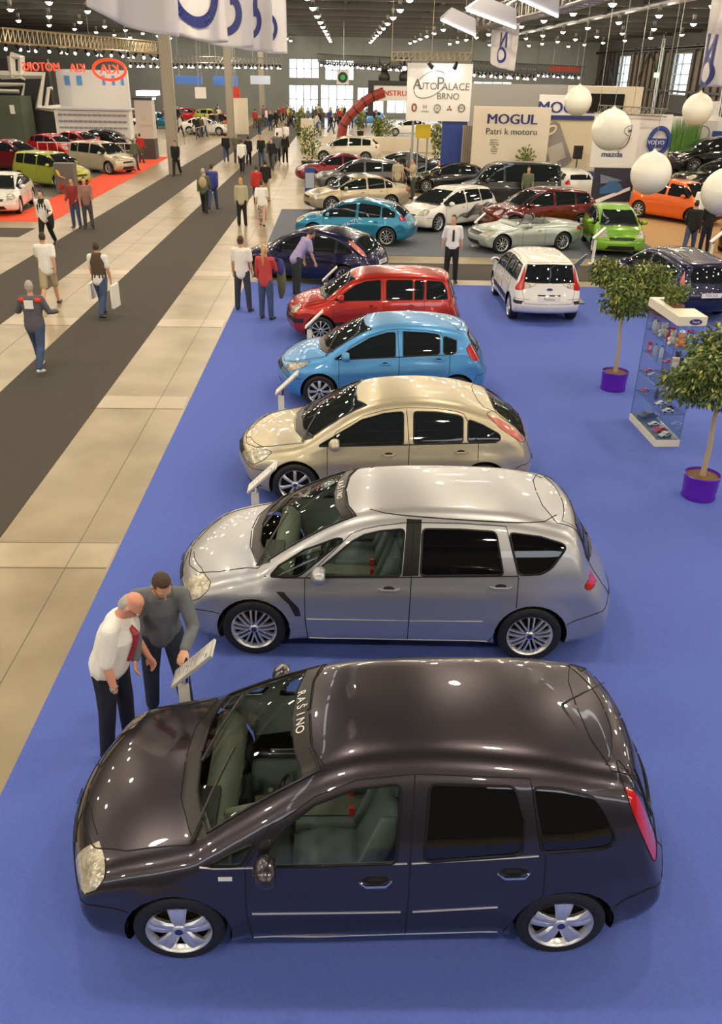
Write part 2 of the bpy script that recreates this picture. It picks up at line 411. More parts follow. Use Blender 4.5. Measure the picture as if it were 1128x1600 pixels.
def cut(bm, lay, pid, ax, poly, L, only=None, deep=False, ymin=None):
    ia, ib, d = AX[ax]
    bx0 = min(p[0] for p in poly) - .08; bx1 = max(p[0] for p in poly) + .08; by0 = min(p[1] for p in poly) - .08; by1 = max(p[1] for p in poly) + .08
    def cand():
        r = []
        for f in bm.faces:
            co = [v.co for v in f.verts]
            if max(c[ia] for c in co) < bx0 or min(c[ia] for c in co) > bx1 or max(c[ib] for c in co) < by0 or min(c[ib] for c in co) > by1: continue
            if only is not None and f[lay] not in only: continue
            if ftest(f, ax, L, deep): r.append(f)
        return r
    fs = set(cand()); n = len(poly)
    for i in range(n):
        p, q = poly[i], poly[(i + 1) % n]
        e = [0, 0, 0]; e[ia] = q[0] - p[0]; e[ib] = q[1] - p[1]; e = Vector(e); ln = e.length
        if ln < 1e-5: continue
        no = e.cross(d).normalized(); co = [0, 0, 0]; co[ia] = p[0]; co[ib] = p[1]; co = Vector(co)
        mx0, mx1 = min(p[0], q[0]) - .004, max(p[0], q[0]) + .004; my0, my1 = min(p[1], q[1]) - .004, max(p[1], q[1]) + .004
        sel = []
        for f in fs:
            if not f.is_valid: continue
            vs = [v.co for v in f.verts]
            a0 = min(c[ia] for c in vs); a1 = max(c[ia] for c in vs); b0 = min(c[ib] for c in vs); b1 = max(c[ib] for c in vs)
            if a1 < mx0 or a0 > mx1 or b1 < my0 or b0 > my1: continue
            s = [no.dot(c - co) for c in vs]
            if min(s) > -1e-5 or max(s) < 1e-5: continue
            sel.append(f)
        if not sel: continue
        es = set(); vv = set()
        for f in sel: es.update(f.edges); vv.update(f.verts)
        res = bmesh.ops.bisect_plane(bm, geom=sel + list(es) + list(vv), dist=1e-6, plane_co=co, plane_no=no)
        for g in res['geom']:
            if isinstance(g, bmesh.types.BMFace): fs.add(g)
        for g in res['geom_cut']:
            if isinstance(g, bmesh.types.BMEdge): fs.update(g.link_faces)
    if ymin:
        sel = [f for f in fs if f.is_valid and min(v.co.y for v in f.verts) < ymin - 1e-5 and max(v.co.y for v in f.verts) > ymin + 1e-5]; es = set(); vv = set()
        for f in sel: es.update(f.edges); vv.update(f.verts)
        if sel:
            res = bmesh.ops.bisect_plane(bm, geom=sel + list(es) + list(vv), dist=1e-6, plane_co=Vector((0, ymin, 0)), plane_no=Vector((0, 1, 0)))
            for g in res['geom']:
                if isinstance(g, bmesh.types.BMFace): fs.add(g)
    for f in fs:
        if not f.is_valid: continue
        if only is not None and f[lay] not in only: continue
        if ymin and f.calc_center_median().y < ymin: continue
        f.normal_update()
        if not ftest(f, ax, L, deep): continue
        c = f.calc_center_median()
        if inpoly((c[ia], c[ib]), poly): f[lay] = pid
def densify(poly, step=.04):
    o = []
    for i in range(len(poly)):
        a, b = poly[i], poly[(i + 1) % len(poly)]; n = max(1, int(math.hypot(b[0] - a[0], b[1] - a[1]) / step))
        o += [(a[0] + (b[0] - a[0]) * k / n, a[1] + (b[1] - a[1]) * k / n) for k in range(n)]
    return o
def project(bvh, ax, p, L):
    if ax == 'y': o, d = Vector((p[0], 2, p[1])), Vector((0, -1, 0))
    elif ax == 'z': o, d = Vector((p[0], max(p[1], .001), 3)), Vector((0, 0, -1))
    elif ax == 'f': o, d = Vector((-1, max(p[0], .001), p[1])), Vector((1, 0, 0))
    else: o, d = Vector((L + 1, max(p[0], .001), p[1])), Vector((-1, 0, 0))
    h = bvh.ray_cast(o, d)
    return (h[0], h[1]) if h[0] is not None else (None, None)
def mirror_pts(v): return [(a, -b, c) for a, b, c in v]

def wheel_mesh(style, r, w, detail):
    n = 40 if detail > 1 else 20
    R = r * (.71 if detail > 1 else .68); out = {}
    ty = MB(); ty.lathe([(R, -w * .46), (R + .01, -w * .5), (r * .9, -w * .5), (r * .975, -w * .43), (r, -w * .3), (r, w * .3), (r * .975, w * .43), (r * .9, w * .5), (R + .01, w * .5), (R, w * .46)], n, 'y', caps=False)
    rm = MB(); rm.lathe([(R, -w * .47), (R * .93, -w * .42), (R * .90, -w * .30), (R * .86, -w * .30), (R * .93, -w * .46), (R, -w * .52)], n, 'y', caps=False)
    bk = MB(); bk.lathe([(0, -w * .16), (R * .97, -w * .16), (R * .97, w * .3), (0, w * .3)], n, 'y')
    ns, wi, wo, dbl = {'five': (5, .055, .085, 0), 'twin': (9, .032, .052, 1), 'seven': (7, .034, .05, 0), 'eight': (8, .034, .06, 0), 'ten': (10, .024, .03, 0)}[style]
    y1 = -w * .49
    def spoke(a, wi, wo, d0, d1):
        ca, sa = math.cos(a), math.sin(a); v = []; prs = [(R * .16, y1 + .004, wi), (R * .45, y1 - .012, (wi + wo) / 2), (R * .75, y1 - .008, wo * .95), (R * .93, y1 + .006, wo * 1.15)]
        for q, yy, h in prs:
            for sg, dy in ((-1, .014), (-.55, 0), (.55, 0), (1, .014), (.6, .045), (-.6, .045)):
                lx, lz = q, sg * h / 2 + (d0 + (d1 - d0) * q / R)
                v.append((lx * ca - lz * sa, yy + dy, lx * sa + lz * ca))
        f = []
        for i in range(len(prs) - 1):
            for k in range(6): l = (k + 1) % 6; f.append((i * 6 + k, i * 6 + l, i * 6 + 6 + l, i * 6 + 6 + k))
        rm.add(v, f)
    for i in range(ns):
        a = 2 * PI * i / ns + PI / 2
        if dbl: spoke(a, .02, .026, .016, .03); spoke(a, .02, .026, -.016, -.03)
        elif style == 'five': spoke(a, .05, .075, .01, .03); spoke(a, .05, .075, -.01, -.03)
        else: spoke(a, wi, wo, 0, 0)
    rm.lathe([(0, y1 - .012), (R * .12, y1 - .012), (R * .2, y1 - .002), (R * .24, y1 + .02), (R * .24, y1 + .05), (0, y1 + .05)], 20, 'y')
    return ty, rm, bk, y1
WCACHE = {}
def add_wheel(root, x, y, r, w, style, detail, flip, badge=True):
    k = (style, r, w, detail)
    if k not in WCACHE:
        ty, rm, bk, y1 = wheel_mesh(style, r, w, detail)
        t = ty.build('wheel', m_rub, None, True); rr = rm.build('hubcap', m_alu, None, True); b = bk.build('brake_drum', m_dark, None)
        cp = MB(); cp.lathe([(0, y1 - .018), (r * .085, y1 - .016), (r * .09, y1 - .008)], 16, 'y'); c = cp.build('centre_cap', m_navy, None)
        WCACHE[k] = (t.data, rr.data, b.data, c.data)
        for o in (t, rr, b, c): bpy.data.objects.remove(o)
    d = WCACHE[k]
    t = link('wheel', d[0], root, (x, y, r), (0, 0, PI if flip else 0))
    link('hubcap', d[1], t); link('brake_drum', d[2], t)
    if detail > 1 and badge: link('centre_cap', d[3], t)

BASE_PROF = [(0, -.09), (.2, -.07), (.26, -.015), (.45, .0), (.76, -.002), (.8, -.012), (1.0, -.055), (3, -.055)]
def car(name, s, col, label, loc, yaw, detail=2, cuts=None, wheel='eight', glassy=False, group=None, plate=None, interior=False, extra=None, mirror=True, hide_side=False):
    L = s['L']; N, Mn = {3: (118, 46), 2: (84, 34), 1: (50, 22)}[detail]
    V, Fc = half_body(s, N, Mn)
    root = empty(name, (loc[0], loc[1], .009), yaw); tag(root, label, 'car', group)
    me0 = bpy.data.meshes.new('b'); me0.from_pydata(V, [], Fc)
    bm = bmesh.new(); bm.from_mesh(me0); bmesh.ops.recalc_face_normals(bm, faces=bm.faces[:])
    if sum(f.normal.z for f in bm.faces if f.calc_center_median().z > 1) < 0: bmesh.ops.reverse_faces(bm, faces=bm.faces[:])
    bm.normal_update()
    vn = []
    for v in bm.verts:
        n = v.normal.copy()
        if abs(v.co.y) < 1e-5: n.y = 0; n.normalize()
        vn.append(n)
    vco = [v.co.copy() for v in bm.verts]; pol = [[v.index for v in f.verts] for f in bm.faces]
    bvh = BVHTree.FromPolygons(vco, pol)
    lay = bm.faces.layers.int.new('pid')
    for f in bm.faces: f[lay] = 1
    names = {1: ('body_shell', col, 'mid', None)}
    gaps = MB(); seals = MB(); chrom = MB(); pid = 1; parent_of = {}
    r = s['r']; wl = s['wheels']
    for wx in wl:
        a = [(wx + (r + .045) * math.cos(2 * PI * i / 28), r + .01 + (r + .045) * math.sin(2 * PI * i / 28)) for i in range(28)]
        cut(bm, lay, 0, 'y', a, L)
    for c in cuts or s['cuts']:
        nm, ax, poly, mt_, kind = c[:5]; o = c[5] if len(c) > 5 else {}
        if detail < o.get('d', 1): continue
        if o.get('round', 0): poly = rnd(poly, .045 * o['round'])
        pid += 1
        only = set(k for k, q in names.items() if q[0] in o['only']) if 'only' in o else set(names) - set(k for k, q in names.items() if q[1] is not col)
        cut(bm, lay, pid, ax, poly, L, only, o.get('deep', False), o.get('ymin'))
        names[pid] = (nm, mt_ if mt_ else col, kind, o.get('parent'))
        if detail > 1 and o.get('gap', 'gap'):
            g = o.get('gap', 'gap'); rr = {'gap': .0045, 'seal': .011, 'chrome': .01}[g]; mbx = {'gap': gaps, 'seal': seals, 'chrome': chrom}[g]
            run = []
            dp = densify(poly); dp.append(dp[0]); last = None
            for q in dp:
                h, n = project(bvh, ax, q, L)
                okp = h is not None and (kind != 'mid' or True) and all(math.hypot(h.x - wx, h.z - r) > r + .05 for wx in wl) and h.y > .004 and (last is None or (h - last).length < .16) and not (ax in ('f', 'r') and q[0] < 0) and not (ax == 'z' and q[1] < 0)
                if okp: run.append(h + n * .001); last = h
                else:
                    if len(run) > 1: mbx.tube(run, rr, 5)
                    run = []; last = h
            if len(run) > 1: mbx.tube(run, rr, 5)
    bm.normal_update(); bm.faces.ensure_lookup_table()
    byp = {}
    for f in bm.faces: byp.setdefault(f[lay], []).append(f)
    objs = {}; lin = MB()
    def vnorm(co):
        h = bvh.find_nearest(co); idx = pol[h[2]]; n = Vector()
        for i in idx: n += vn[i] / ((vco[i] - co).length_squared + 1e-7)
        return n.normalized()
    order = sorted(k for k in byp if k > 0)
    for k in order:
        nm, mt_, kind, par = names[k]; vid = {}; vv = []; nn = []; ff = []
        inset = -.004 if mt_ in (m_glass, m_glassb, m_glassd) else 0
        for f in byp[k]:
            q = []
            for v in f.verts:
                if v.index not in vid:
                    vid[v.index] = len(vv); n = vnorm(v.co); vv.append(v.co + n * inset); nn.append(n)
                q.append(vid[v.index])
            ff.append(q)
        if interior and mt_ not in (m_glass, m_glassb, m_glassd):
            a = [v - n * .025 for v, n in zip(vv, nn)]
            keep = [q for q in ff if max(vv[i].z for i in q) > .45 and all(1.0 < vv[i].x < L - .15 for i in q)]
            if nm in ('hood',): keep = []
            lin.add(a, keep); lin.add([(p.x, -p.y, p.z) for p in a], [q[::-1] for q in keep])
        def mk(vv, nn, ff, par):
            me = bpy.data.meshes.new(nm); me.from_pydata([tuple(v) for v in vv], [], ff); me.materials.append(mt_)
            me.polygons.foreach_set('use_smooth', [True] * len(ff)); me.update()
            me.normals_split_custom_set_from_vertices([tuple(n) for n in nn]); return link(nm, me, par)
        mv = [Vector((v.x, -v.y, v.z)) for v in vv]; mn = [Vector((n.x, -n.y, n.z)) for n in nn]; mf = [q[::-1] for q in ff]
        pr = objs.get(par, [root, root])
        if kind == 'pair':
            objs[nm] = [mk(vv, nn, ff, pr[0]), mk(mv, mn, mf, pr[-1])]
        else:
            # weld the mirrored half along the centre line
            mp = {}; av = list(vv); an = list(nn)
            for i, v in enumerate(vv):
                if abs(v.y) < 1e-5: mp[i] = i; av[i] = Vector((v.x, 0, v.z))
                else: mp[i] = len(av); av.append(mv[i]); an.append(mn[i])
            objs[nm] = [mk(av, an, ff + [[mp[i] for i in q] for q in mf], pr[0])]
    bm.free()
    for mbx, nm, m in ((gaps, 'panel_gap', m_dark), (seals, 'window_seal', m_trim), (chrom, 'bright_trim', m_chrome)):
        if mbx.v:
            q = list(mbx.v); fcs = list(mbx.f); mbx.add(mirror_pts(q), [f[::-1] for f in fcs]); mbx.build(nm, m, root, True, fix=False)
    # wheel wells and floor pan
    T, B, F = body_fields(s); Wp = pchip(s['plan']); u = MB()
    for wx in wl:
        hw = float(Wp(wx)) - .05
        for sg in (-1, 1):
            pr = [((r + .05) * math.cos(a), (r + .05) * math.sin(a)) for a in np.linspace(-.15, PI + .15, 16)]
            v = [(wx + a, sg * hw, r + b) for a, b in pr] + [(wx + a, sg * (hw - .3), r + b) for a, b in pr]; n = len(pr)
            u.add(v, [(i, i + 1, i + n + 1, i + n) for i in range(n - 1)]); u.add(v[n:], [tuple(range(n))])
    u.build('wheel_well', m_dark, root)
    for wx in wl:
        hw = float(Wp(wx)) - .115 + s.get('wo', 0)
        for sg in (-1, 1): add_wheel(root, wx, sg * hw, r, .21, wheel, detail, sg > 0)
    def surf(x, z): return project(bvh, 'y', (x, z), L)
    if mirror:
        mx, mz = s['mirror']; p, n = surf(mx, mz)
        if p:
            for sg in (-1, 1):
                b = MB(); b.ball((0, 0, 0), 1, 14, 9, 0, (.095, .12, .088)); 
                v = [(x + (.03 if x > 0.05 else 0) * 0, y, max(z, -.062)) for x, y, z in b.v]; b.v = [(min(x, .055), y, z) for x, y, z in v]
                mo = b.build('side_mirror', s.get('mirmat', col), root, True, (p.x, sg * (p.y + .12), p.z + .07)); 
                a = MB(); a.tube([(0, -sg * .13, -.07), (0, -sg * .03, -.04)], [.035, .03], 8); a.build('mirror_arm', m_black, mo)
                a = MB(); a.ball((.056, 0, 0), 1, 12, 6, 0, (.004, .09, .065)); a.build('mirror_glass', m_chrome, mo)
    if detail > 1:
        for hx, hz, hl, par in s['handles']:
            p, n = surf(hx + hl / 2, hz)
            if p is None: continue
            for k, sg in ((0, 1), (1, -1)):
                b = MB(); b.tube([(hx, sg * p.y, hz), (hx + hl * .2, sg * (p.y + .035), hz + .004), (hx + hl * .8, sg * (p.y + .035), hz + .006), (hx + hl, sg * p.y, hz + .004)], [.009, .015, .015, .009], 8)
                b.build('door_handle', s.get('hmat', col), objs[par][k] if par in objs else root, True)
                b = MB(); b.ball((hx + hl * .5, sg * (p.y - .012), hz), 1, 14, 8, 0, (.075, .018, .035)); b.build('handle_recess', s.get('recess', m_dark), objs[par][k] if par in objs else root, True)
        if 'strip' in s:
            for x0, x1, z0, z1, par, mm in s['strip']:
                pts = [surf(x, z0 + (z1 - z0) * (x - x0) / (x1 - x0))[0] for x in np.linspace(x0, x1, 14)]
                for k, sg in ((0, 1), (1, -1)):
                    b = MB(); b.tube([(p.x, sg * (p.y + .001), p.z) for p in pts if p], s.get('stripr', .007), 6); b.build('rubbing_strip', mm or col, objs[par][k] if par in objs else root, True)
        # wipers
        if 'wiper' in s and detail > 1:
            (ax0, ay0), (ax1, ay1) = s['wiper']
            for oy in (0, -.62):
                pts = []
                for t in np.linspace(0, 1, 9):
                    x = ax0 + (ax1 - ax0) * t; y = ay0 + (ay1 - ay0) * t + oy; h = bvh.ray_cast(Vector((x, abs(y), 3)), Vector((0, 0, -1)))
                    if h[0]: pts.append((x, y, h[0].z + .022))
                if len(pts) > 2: b = MB(); b.tube(pts, .011, 5); b.build('wiper', m_black, root, True)
    for p_ in (s.get('plate'),):
        if p_ and plate is not None:
            x, z, tilt, side = p_; hh = project(bvh, 'r', (0, z), L)[0] if side == 'r' else project(bvh, 'f', (0, z), L)[0]; x = hh.x + (.012 if side == 'r' else -.012); b = MB(); b.box((-.26, -.008, -.055), (.26, .008, .055))
            e = 1 if side == 'r' else -1
            mt = frame((x, 0, z), (0, e, 0), (-tilt * e, 0, 1)); b.v = [tuple(mt @ Vector((p[0], p[2], p[1]))) for p in b.v]
            po = b.build('number_plate', m_white, root)
            if plate: text(plate, .1, m_ink, po, mt @ Matrix.Translation((0, 0, .009)), ext=.001)
    if interior:
        lin.build('cabin_lining', m_lining, root, True, fix=False); cabin(root, s)
    if s.get('oval'):
        for x, z, nx, nz in s['oval']:
            b = MB(); mt = frame((x, 0, z), (0, 1, 0), Vector((nx, 0, nz)).cross(Vector((0, 1, 0))))
            b.lathe([(0, .008), (1, .008), (1, 0)], 20, 'z'); b.v = [tuple(mt @ Vector((p[0] * .075, p[1] * .03, p[2]))) for p in b.v]; b.build('oval_badge', m_navy, root)
    if extra: extra(root, s, bvh, objs, surf)
    return root
def cabin(root, s):
    c = s['cabin']; xf, hw = c['x'], c['hw']
    b = MB(); b.box((xf - .75, -hw, .24), (s['L'] - .7, hw, .28)); b.build('cabin_floor', m_seat, root)
    # dashboard
    T, B, F = body_fields(s); b = MB(); zt = c['dz']
    pr = [(xf - .42, zt + .0), (xf - .36, zt + .03), (xf - .3, zt + .02), (xf - .22, zt - .06), (xf - .2, zt - .2), (xf - .3, zt - .42), (xf - .42, zt - .42)]
    b.prism(pr, -hw + .08, hw - .08, 'y'); d = b.build('dashboard', m_dash, root, True)
    b = MB(); b.box((xf - .5, -.62, zt + .015), (xf - .3, -.2, zt + .075)); b.prism([(xf - .33, zt - .3), (xf - .13, zt - .12), (xf - .12, zt - .45), (xf - .3, zt - .5)], -.12, .12, 'y'); b.build('instrument_cowl', m_black, d)
    # steering wheel on the near side of a left-hand drive car facing left
    w = empty('steering_wheel', (xf + .14, -.37, zt + .10)); w.parent = root; w.rotation_euler = (0, math.radians(-65), 0)
    t = MB(); t.tube([(.185 * math.cos(a), .185 * math.sin(a), 0) for a in np.linspace(0, 2 * PI, 29)[:-1]], .016, 8, closed=True); t.build('wheel_rim', m_black, w, True)
    t = MB(); t.ball((0, 0, -.02), 1, 14, 8, 0, (.075, .085, .03)); 
    for a in (0, PI, -PI / 2): t.tube([(0, 0, -.01), (.18 * math.sin(a), .18 * math.cos(a), 0)], .014, 6)
    t.build('wheel_hub', m_black, w, True)
    b = MB(); b.tube([(xf - .25, -.37, zt - .02), (xf + .1, -.37, zt + .08)], .035, 8); b.box((xf - .1, -.1, .3), (xf + .75, .1, .52)); b.tube([(xf + .05, 0, .5), (xf + .03, 0, .68)], [.012, .022], 8); b.build('centre_console', m_dash, root)
    def seat(x, y, wd, n):
        g = empty('seat', (x, y, 0)); g.parent = root
        q = MB()
        def cushion(pts, w0, w1, r=.05):
            for i in range(len(pts) - 1): pass
        prof = [(-.02, .36), (.05, .46), (.2, .50), (.4, .48), (.5, .46), (.5, .34), (0, .32)]
        q.prism(prof, -wd, wd, 'y'); q.box((0, -wd - .005, .40), (.46, -wd + .07, .535)); q.box((0, wd - .07, .40), (.46, wd + .005, .535)); a = q.build('seat_cushion', m_seat, g); bv(a, .03)
        q = MB(); pb = [(.44, .44), (.52, .62), (.60, .85), (.66, 1.03), (.74, 1.03), (.74, .85), (.66, .6), (.58, .42)]
        q.prism(pb, -wd + .02, wd - .02, 'y'); 
        for sg in (-1, 1): q.prism([(a_ - .06, b_) for a_, b_ in pb[:4]] + [(a_ - .02, b_) for a_, b_ in pb[4:]], sg * (wd - .03) - .03, sg * (wd - .03) + .03, 'y')
        a = q.build('seat_back', m_seat, g); bv(a, .03)
        for k in range(n):
            yy = (k - (n - 1) / 2) * .42; q = MB(); q.ball((.72, yy, 1.14), 1, 12, 8, 0, (.05, .13, .085)); q.tube([(.71, yy - .05, 1.0), (.71, yy - .05, 1.1)], .007, 6); q.build('headrest', m_seat, g, True)
    seat(xf + .22, -.37, .25, 1); seat(xf + .22, .37, .25, 1); seat(xf + 1.1, 0, .62, 3)
    for y in (-.1, .1):
        b = MB(); b.box((xf + .62, y - .02, .52), (xf + .66, y + .02, .6)); b.build('belt_buckle', mat('red_plastic', (.7, .03, .02), .4), root)
def bv(o, w, seg=2):
    m = o.modifiers.new('bevel', 'BEVEL'); m.width = w; m.segments = seg; m.limit_method = 'ANGLE'
    o.data.polygons.foreach_set('use_smooth', [True] * len(o.data.polygons))
def clipx(poly, x0, x1):
    def c(poly, s, v):
        o = []
        for i in range(len(poly)):
            a, b = poly[i - 1], poly[i]; ia = (a[0] - v) * s >= 0; ib = (b[0] - v) * s >= 0
            if ia != ib: t = (v - a[0]) / (b[0] - a[0]); o.append((v, a[1] + (b[1] - a[1]) * t))
            if ib: o.append(b)
        return o
    return c(c(poly, 1, x0), -1, x1)
# ---- body shapes: each traced as side profile, window line, lamps and panel joints
def mk(L, W, r, fo, wb, top, belt, dlo, xd, ws, lamp, tail, rw, hoodz, bot=None, plan=None, tumble=.36, crown=.10, spoiler=None, kf=.42, kr=.26, flare=.022,
       prof=None, qwin=None, lampm=None, tailm=None, handles=None, sill=.2, roofz=None, band=False, bump=None, rbump=None, grille=None, intake=None, tailgate=None, pillar=None, crease=None, **x):
    wq = x.get('wq', 1); sq = lambda P: [(a, b if b < belt_z(belt, a) + .05 else belt_z(belt, a) + .05 + (b - belt_z(belt, a) - .05) * wq) for a, b in P]
    dlo = dict(dlo); dlo['top'] = sq(dlo['top']); dlo['win'] = [(a, sq(b), c, d) for a, b, c, d in dlo['win']]
    hw = W / 2; zb0, zb1 = belt[0][1], belt[-1][1]
    s = dict(L=L, r=r, wheels=(fo, fo + wb), top=top, crown=crown, tumble=tumble, flare=flare, belt=belt)
    s['bot'] = bot or [(0, .46), (.03, .34), (.1, .24), (.45, .17), (fo, .17), (fo + wb, .19), (L - .25, .24), (L - .07, .32), (L, .46)]
    s['plan'] = plan or [(0, hw - .12), (.3, hw - .05), (.8, hw - .01), (L * .5, hw), (L - .9, hw - .005), (L - .35, hw - .05), (L, hw - .13)]
    s['k'] = [(0, kf), (.5, .24), (1.0, .2), (L * .5, 0), (L - .8, -.08), (L - .3, -kr), (L, -kr - .02)]
    s['prof'] = prof or BASE_PROF
    ct = []
    fb = bump or [(-.1, .1), (fo - r + .1, .1), (fo - r + .12, .52), (.2, .56), (-.1, .58)]
    rb = rbump or [(fo + wb + r - .1, .1), (fo + wb + r + .02, .5), (L - .3, .62), (L + .2, .62), (L + .2, .1)]
    ct.append(('front_bumper', 'y', fb, None, 'mid', dict(deep=True, d=2)))
    ct.append(('rear_bumper', 'y', rb, None, 'mid', dict(deep=True, d=2)))
    ct.append(('hood', 'z', hoodz, None, 'mid', dict(d=2, round=1)))
    x0, x1, x2 = xd
    tp = lambda a: [(p[0], p[1] + .04) for p in a]
    up = [p for p in dlo['top']]
    bx = dlo.get('bx', x1)
    fdoor = [(x0 + .03, sill), (x0, .5), (x0, belt_z(belt, x0))] + tp([p for p in up if x0 + .05 < p[0] < bx]) + [(bx + .01, interp(up, bx) + .045), (x1 + .01, belt_z(belt, x1)), (x1, sill)]
    re = dlo.get('re')
    rdoor = [(x1, sill), (x1 + .01, belt_z(belt, x1)), (bx + .01, interp(up, bx) + .045)] + tp([p for p in up if bx + .03 < p[0] < dlo['rx'] - .02]) + [(dlo['rx'], interp(up, dlo['rx']) + .04)] + (re or [(x2, belt_z(belt, x2) - .02), (x2, .66), (x2 - .16, .46), (x2 - .26, sill)])
    ct.append(('front_door', 'y', fdoor, None, 'pair', {}))
    if not x.get('two'): ct.append(('rear_door', 'y', rdoor, None, 'pair', {}))
    if pillar: ct.append(('pillar_trim', 'y', pillar, m_trim, 'pair', dict(gap=None)))
    gm = x.get('gm', m_glassd)
    for nm, poly, m_, par in dlo['win']: ct.append(('side_window' if par else 'quarter_window', 'y', poly, m_ or gm, 'pair', dict(parent=par, round=1, gap='seal')))
    if band: ct.append(('sun_strip', 'z', band, m_trim, 'mid', dict(gap='gap', d=2)))
    xb, xbs, xt, xts, yb, yt = ws
    ct.append(('cowl', 'z', [(xb - .1, -.02), (xb - .07, .4), (xbs - .1, yb), (xbs + .02, yb + .04), (xbs + .02, yb), (xb + .02, .35), (xb, -.02)], m_black, 'mid', dict(gap=None, d=2)))
    ct.append(('windshield', 'z', [(xb, -.02), (xb + .02, .35), (xb + (xbs - xb) * .6, yb - .12), (xbs, yb), (xts, yt), (xt + .02, yt * .6), (xt, -.02)], x.get('wgm') or gm, 'mid', dict(gap='seal')))
    ct.append(('tail_lamp', 'y', tail, tailm or m_tail, 'pair', dict(round=1, ymin=x.get('ty', hw - .27))))
    ct.append(('headlamp', 'y', lamp, lampm or m_lamp, 'pair', dict(round=1, ymin=x.get('ly', hw - .36))))
    if x.get('taillow'): ct.append(('tail_lamp_lens', 'y', x['taillow'], m_lamp, 'pair', dict(gap=None)))
    if spoiler: ct.append(('spoiler', 'z', spoiler, None, 'mid', dict(d=2)))
    ct.append(('tailgate', 'r', tailgate or [(-.02, .6), (.5, .6), (.62, .8), (.6, 1.05), (.52, rw[-1][1] + .05), (-.02, rw[-1][1] + .06)], None, 'mid', dict(d=2)))
    ct.append(('rear_window', x.get('rwax', 'r'), rw, x.get('rgm') or m_glassd, 'mid', dict(gap='seal')))
    ct.append(('grille', 'f', grille or [(-.02, .58), (.38, .58), (.44, .66), (-.02, .68)], m_black, 'mid', {}))
    ct.append(('lower_intake', 'f', intake or [(-.02, .26), (.5, .27), (.42, .4), (-.02, .41)], m_black, 'mid', dict(gap=None)))
    ct += x.get('more', [])
    s['cuts'] = ct
    s['mirror'] = x.get('mirror', (x0 + .2, belt_z(belt, x0) + .01))
    s['handles'] = handles or [(x1 - .33, .8, .2, 'front_door'), (x2 - .33, .84, .2, 'rear_door')]
    for k in ('wiper', 'plate', 'oval', 'strip', 'stripr', 'cabin', 'hmat', 'recess', 'tc', 'mirmat', 'kr', 'wo'):
        if x.get(k) is not None: s[k] = x[k]
    return s
def interp(p, x): return float(np.interp(x, [q[0] for q in p], [q[1] for q in p]))
belt_z = interp
def dlo_from(top, belt, splits, gm=None, bx=None, rx=None, inset=.03):
    # window band polygon between belt and roof line, split by pillars at splits = [(x0,x1,parent), ...]
    bl = [(q, interp(belt, q) + .015) for q in np.linspace(top[0][0], top[-1][0], 8)]
    poly = list(top) + bl[::-1]
    wins = []
    for a, b, par in splits:
        q = clipx(poly, a, b)
        if len(q) > 2: wins.append(('w', q, None, par))
    return dict(top=top, win=wins, bx=bx or (splits[0][1] + .03), rx=rx or (splits[1][1] + .02 if len(splits) > 1 else splits[0][1]))

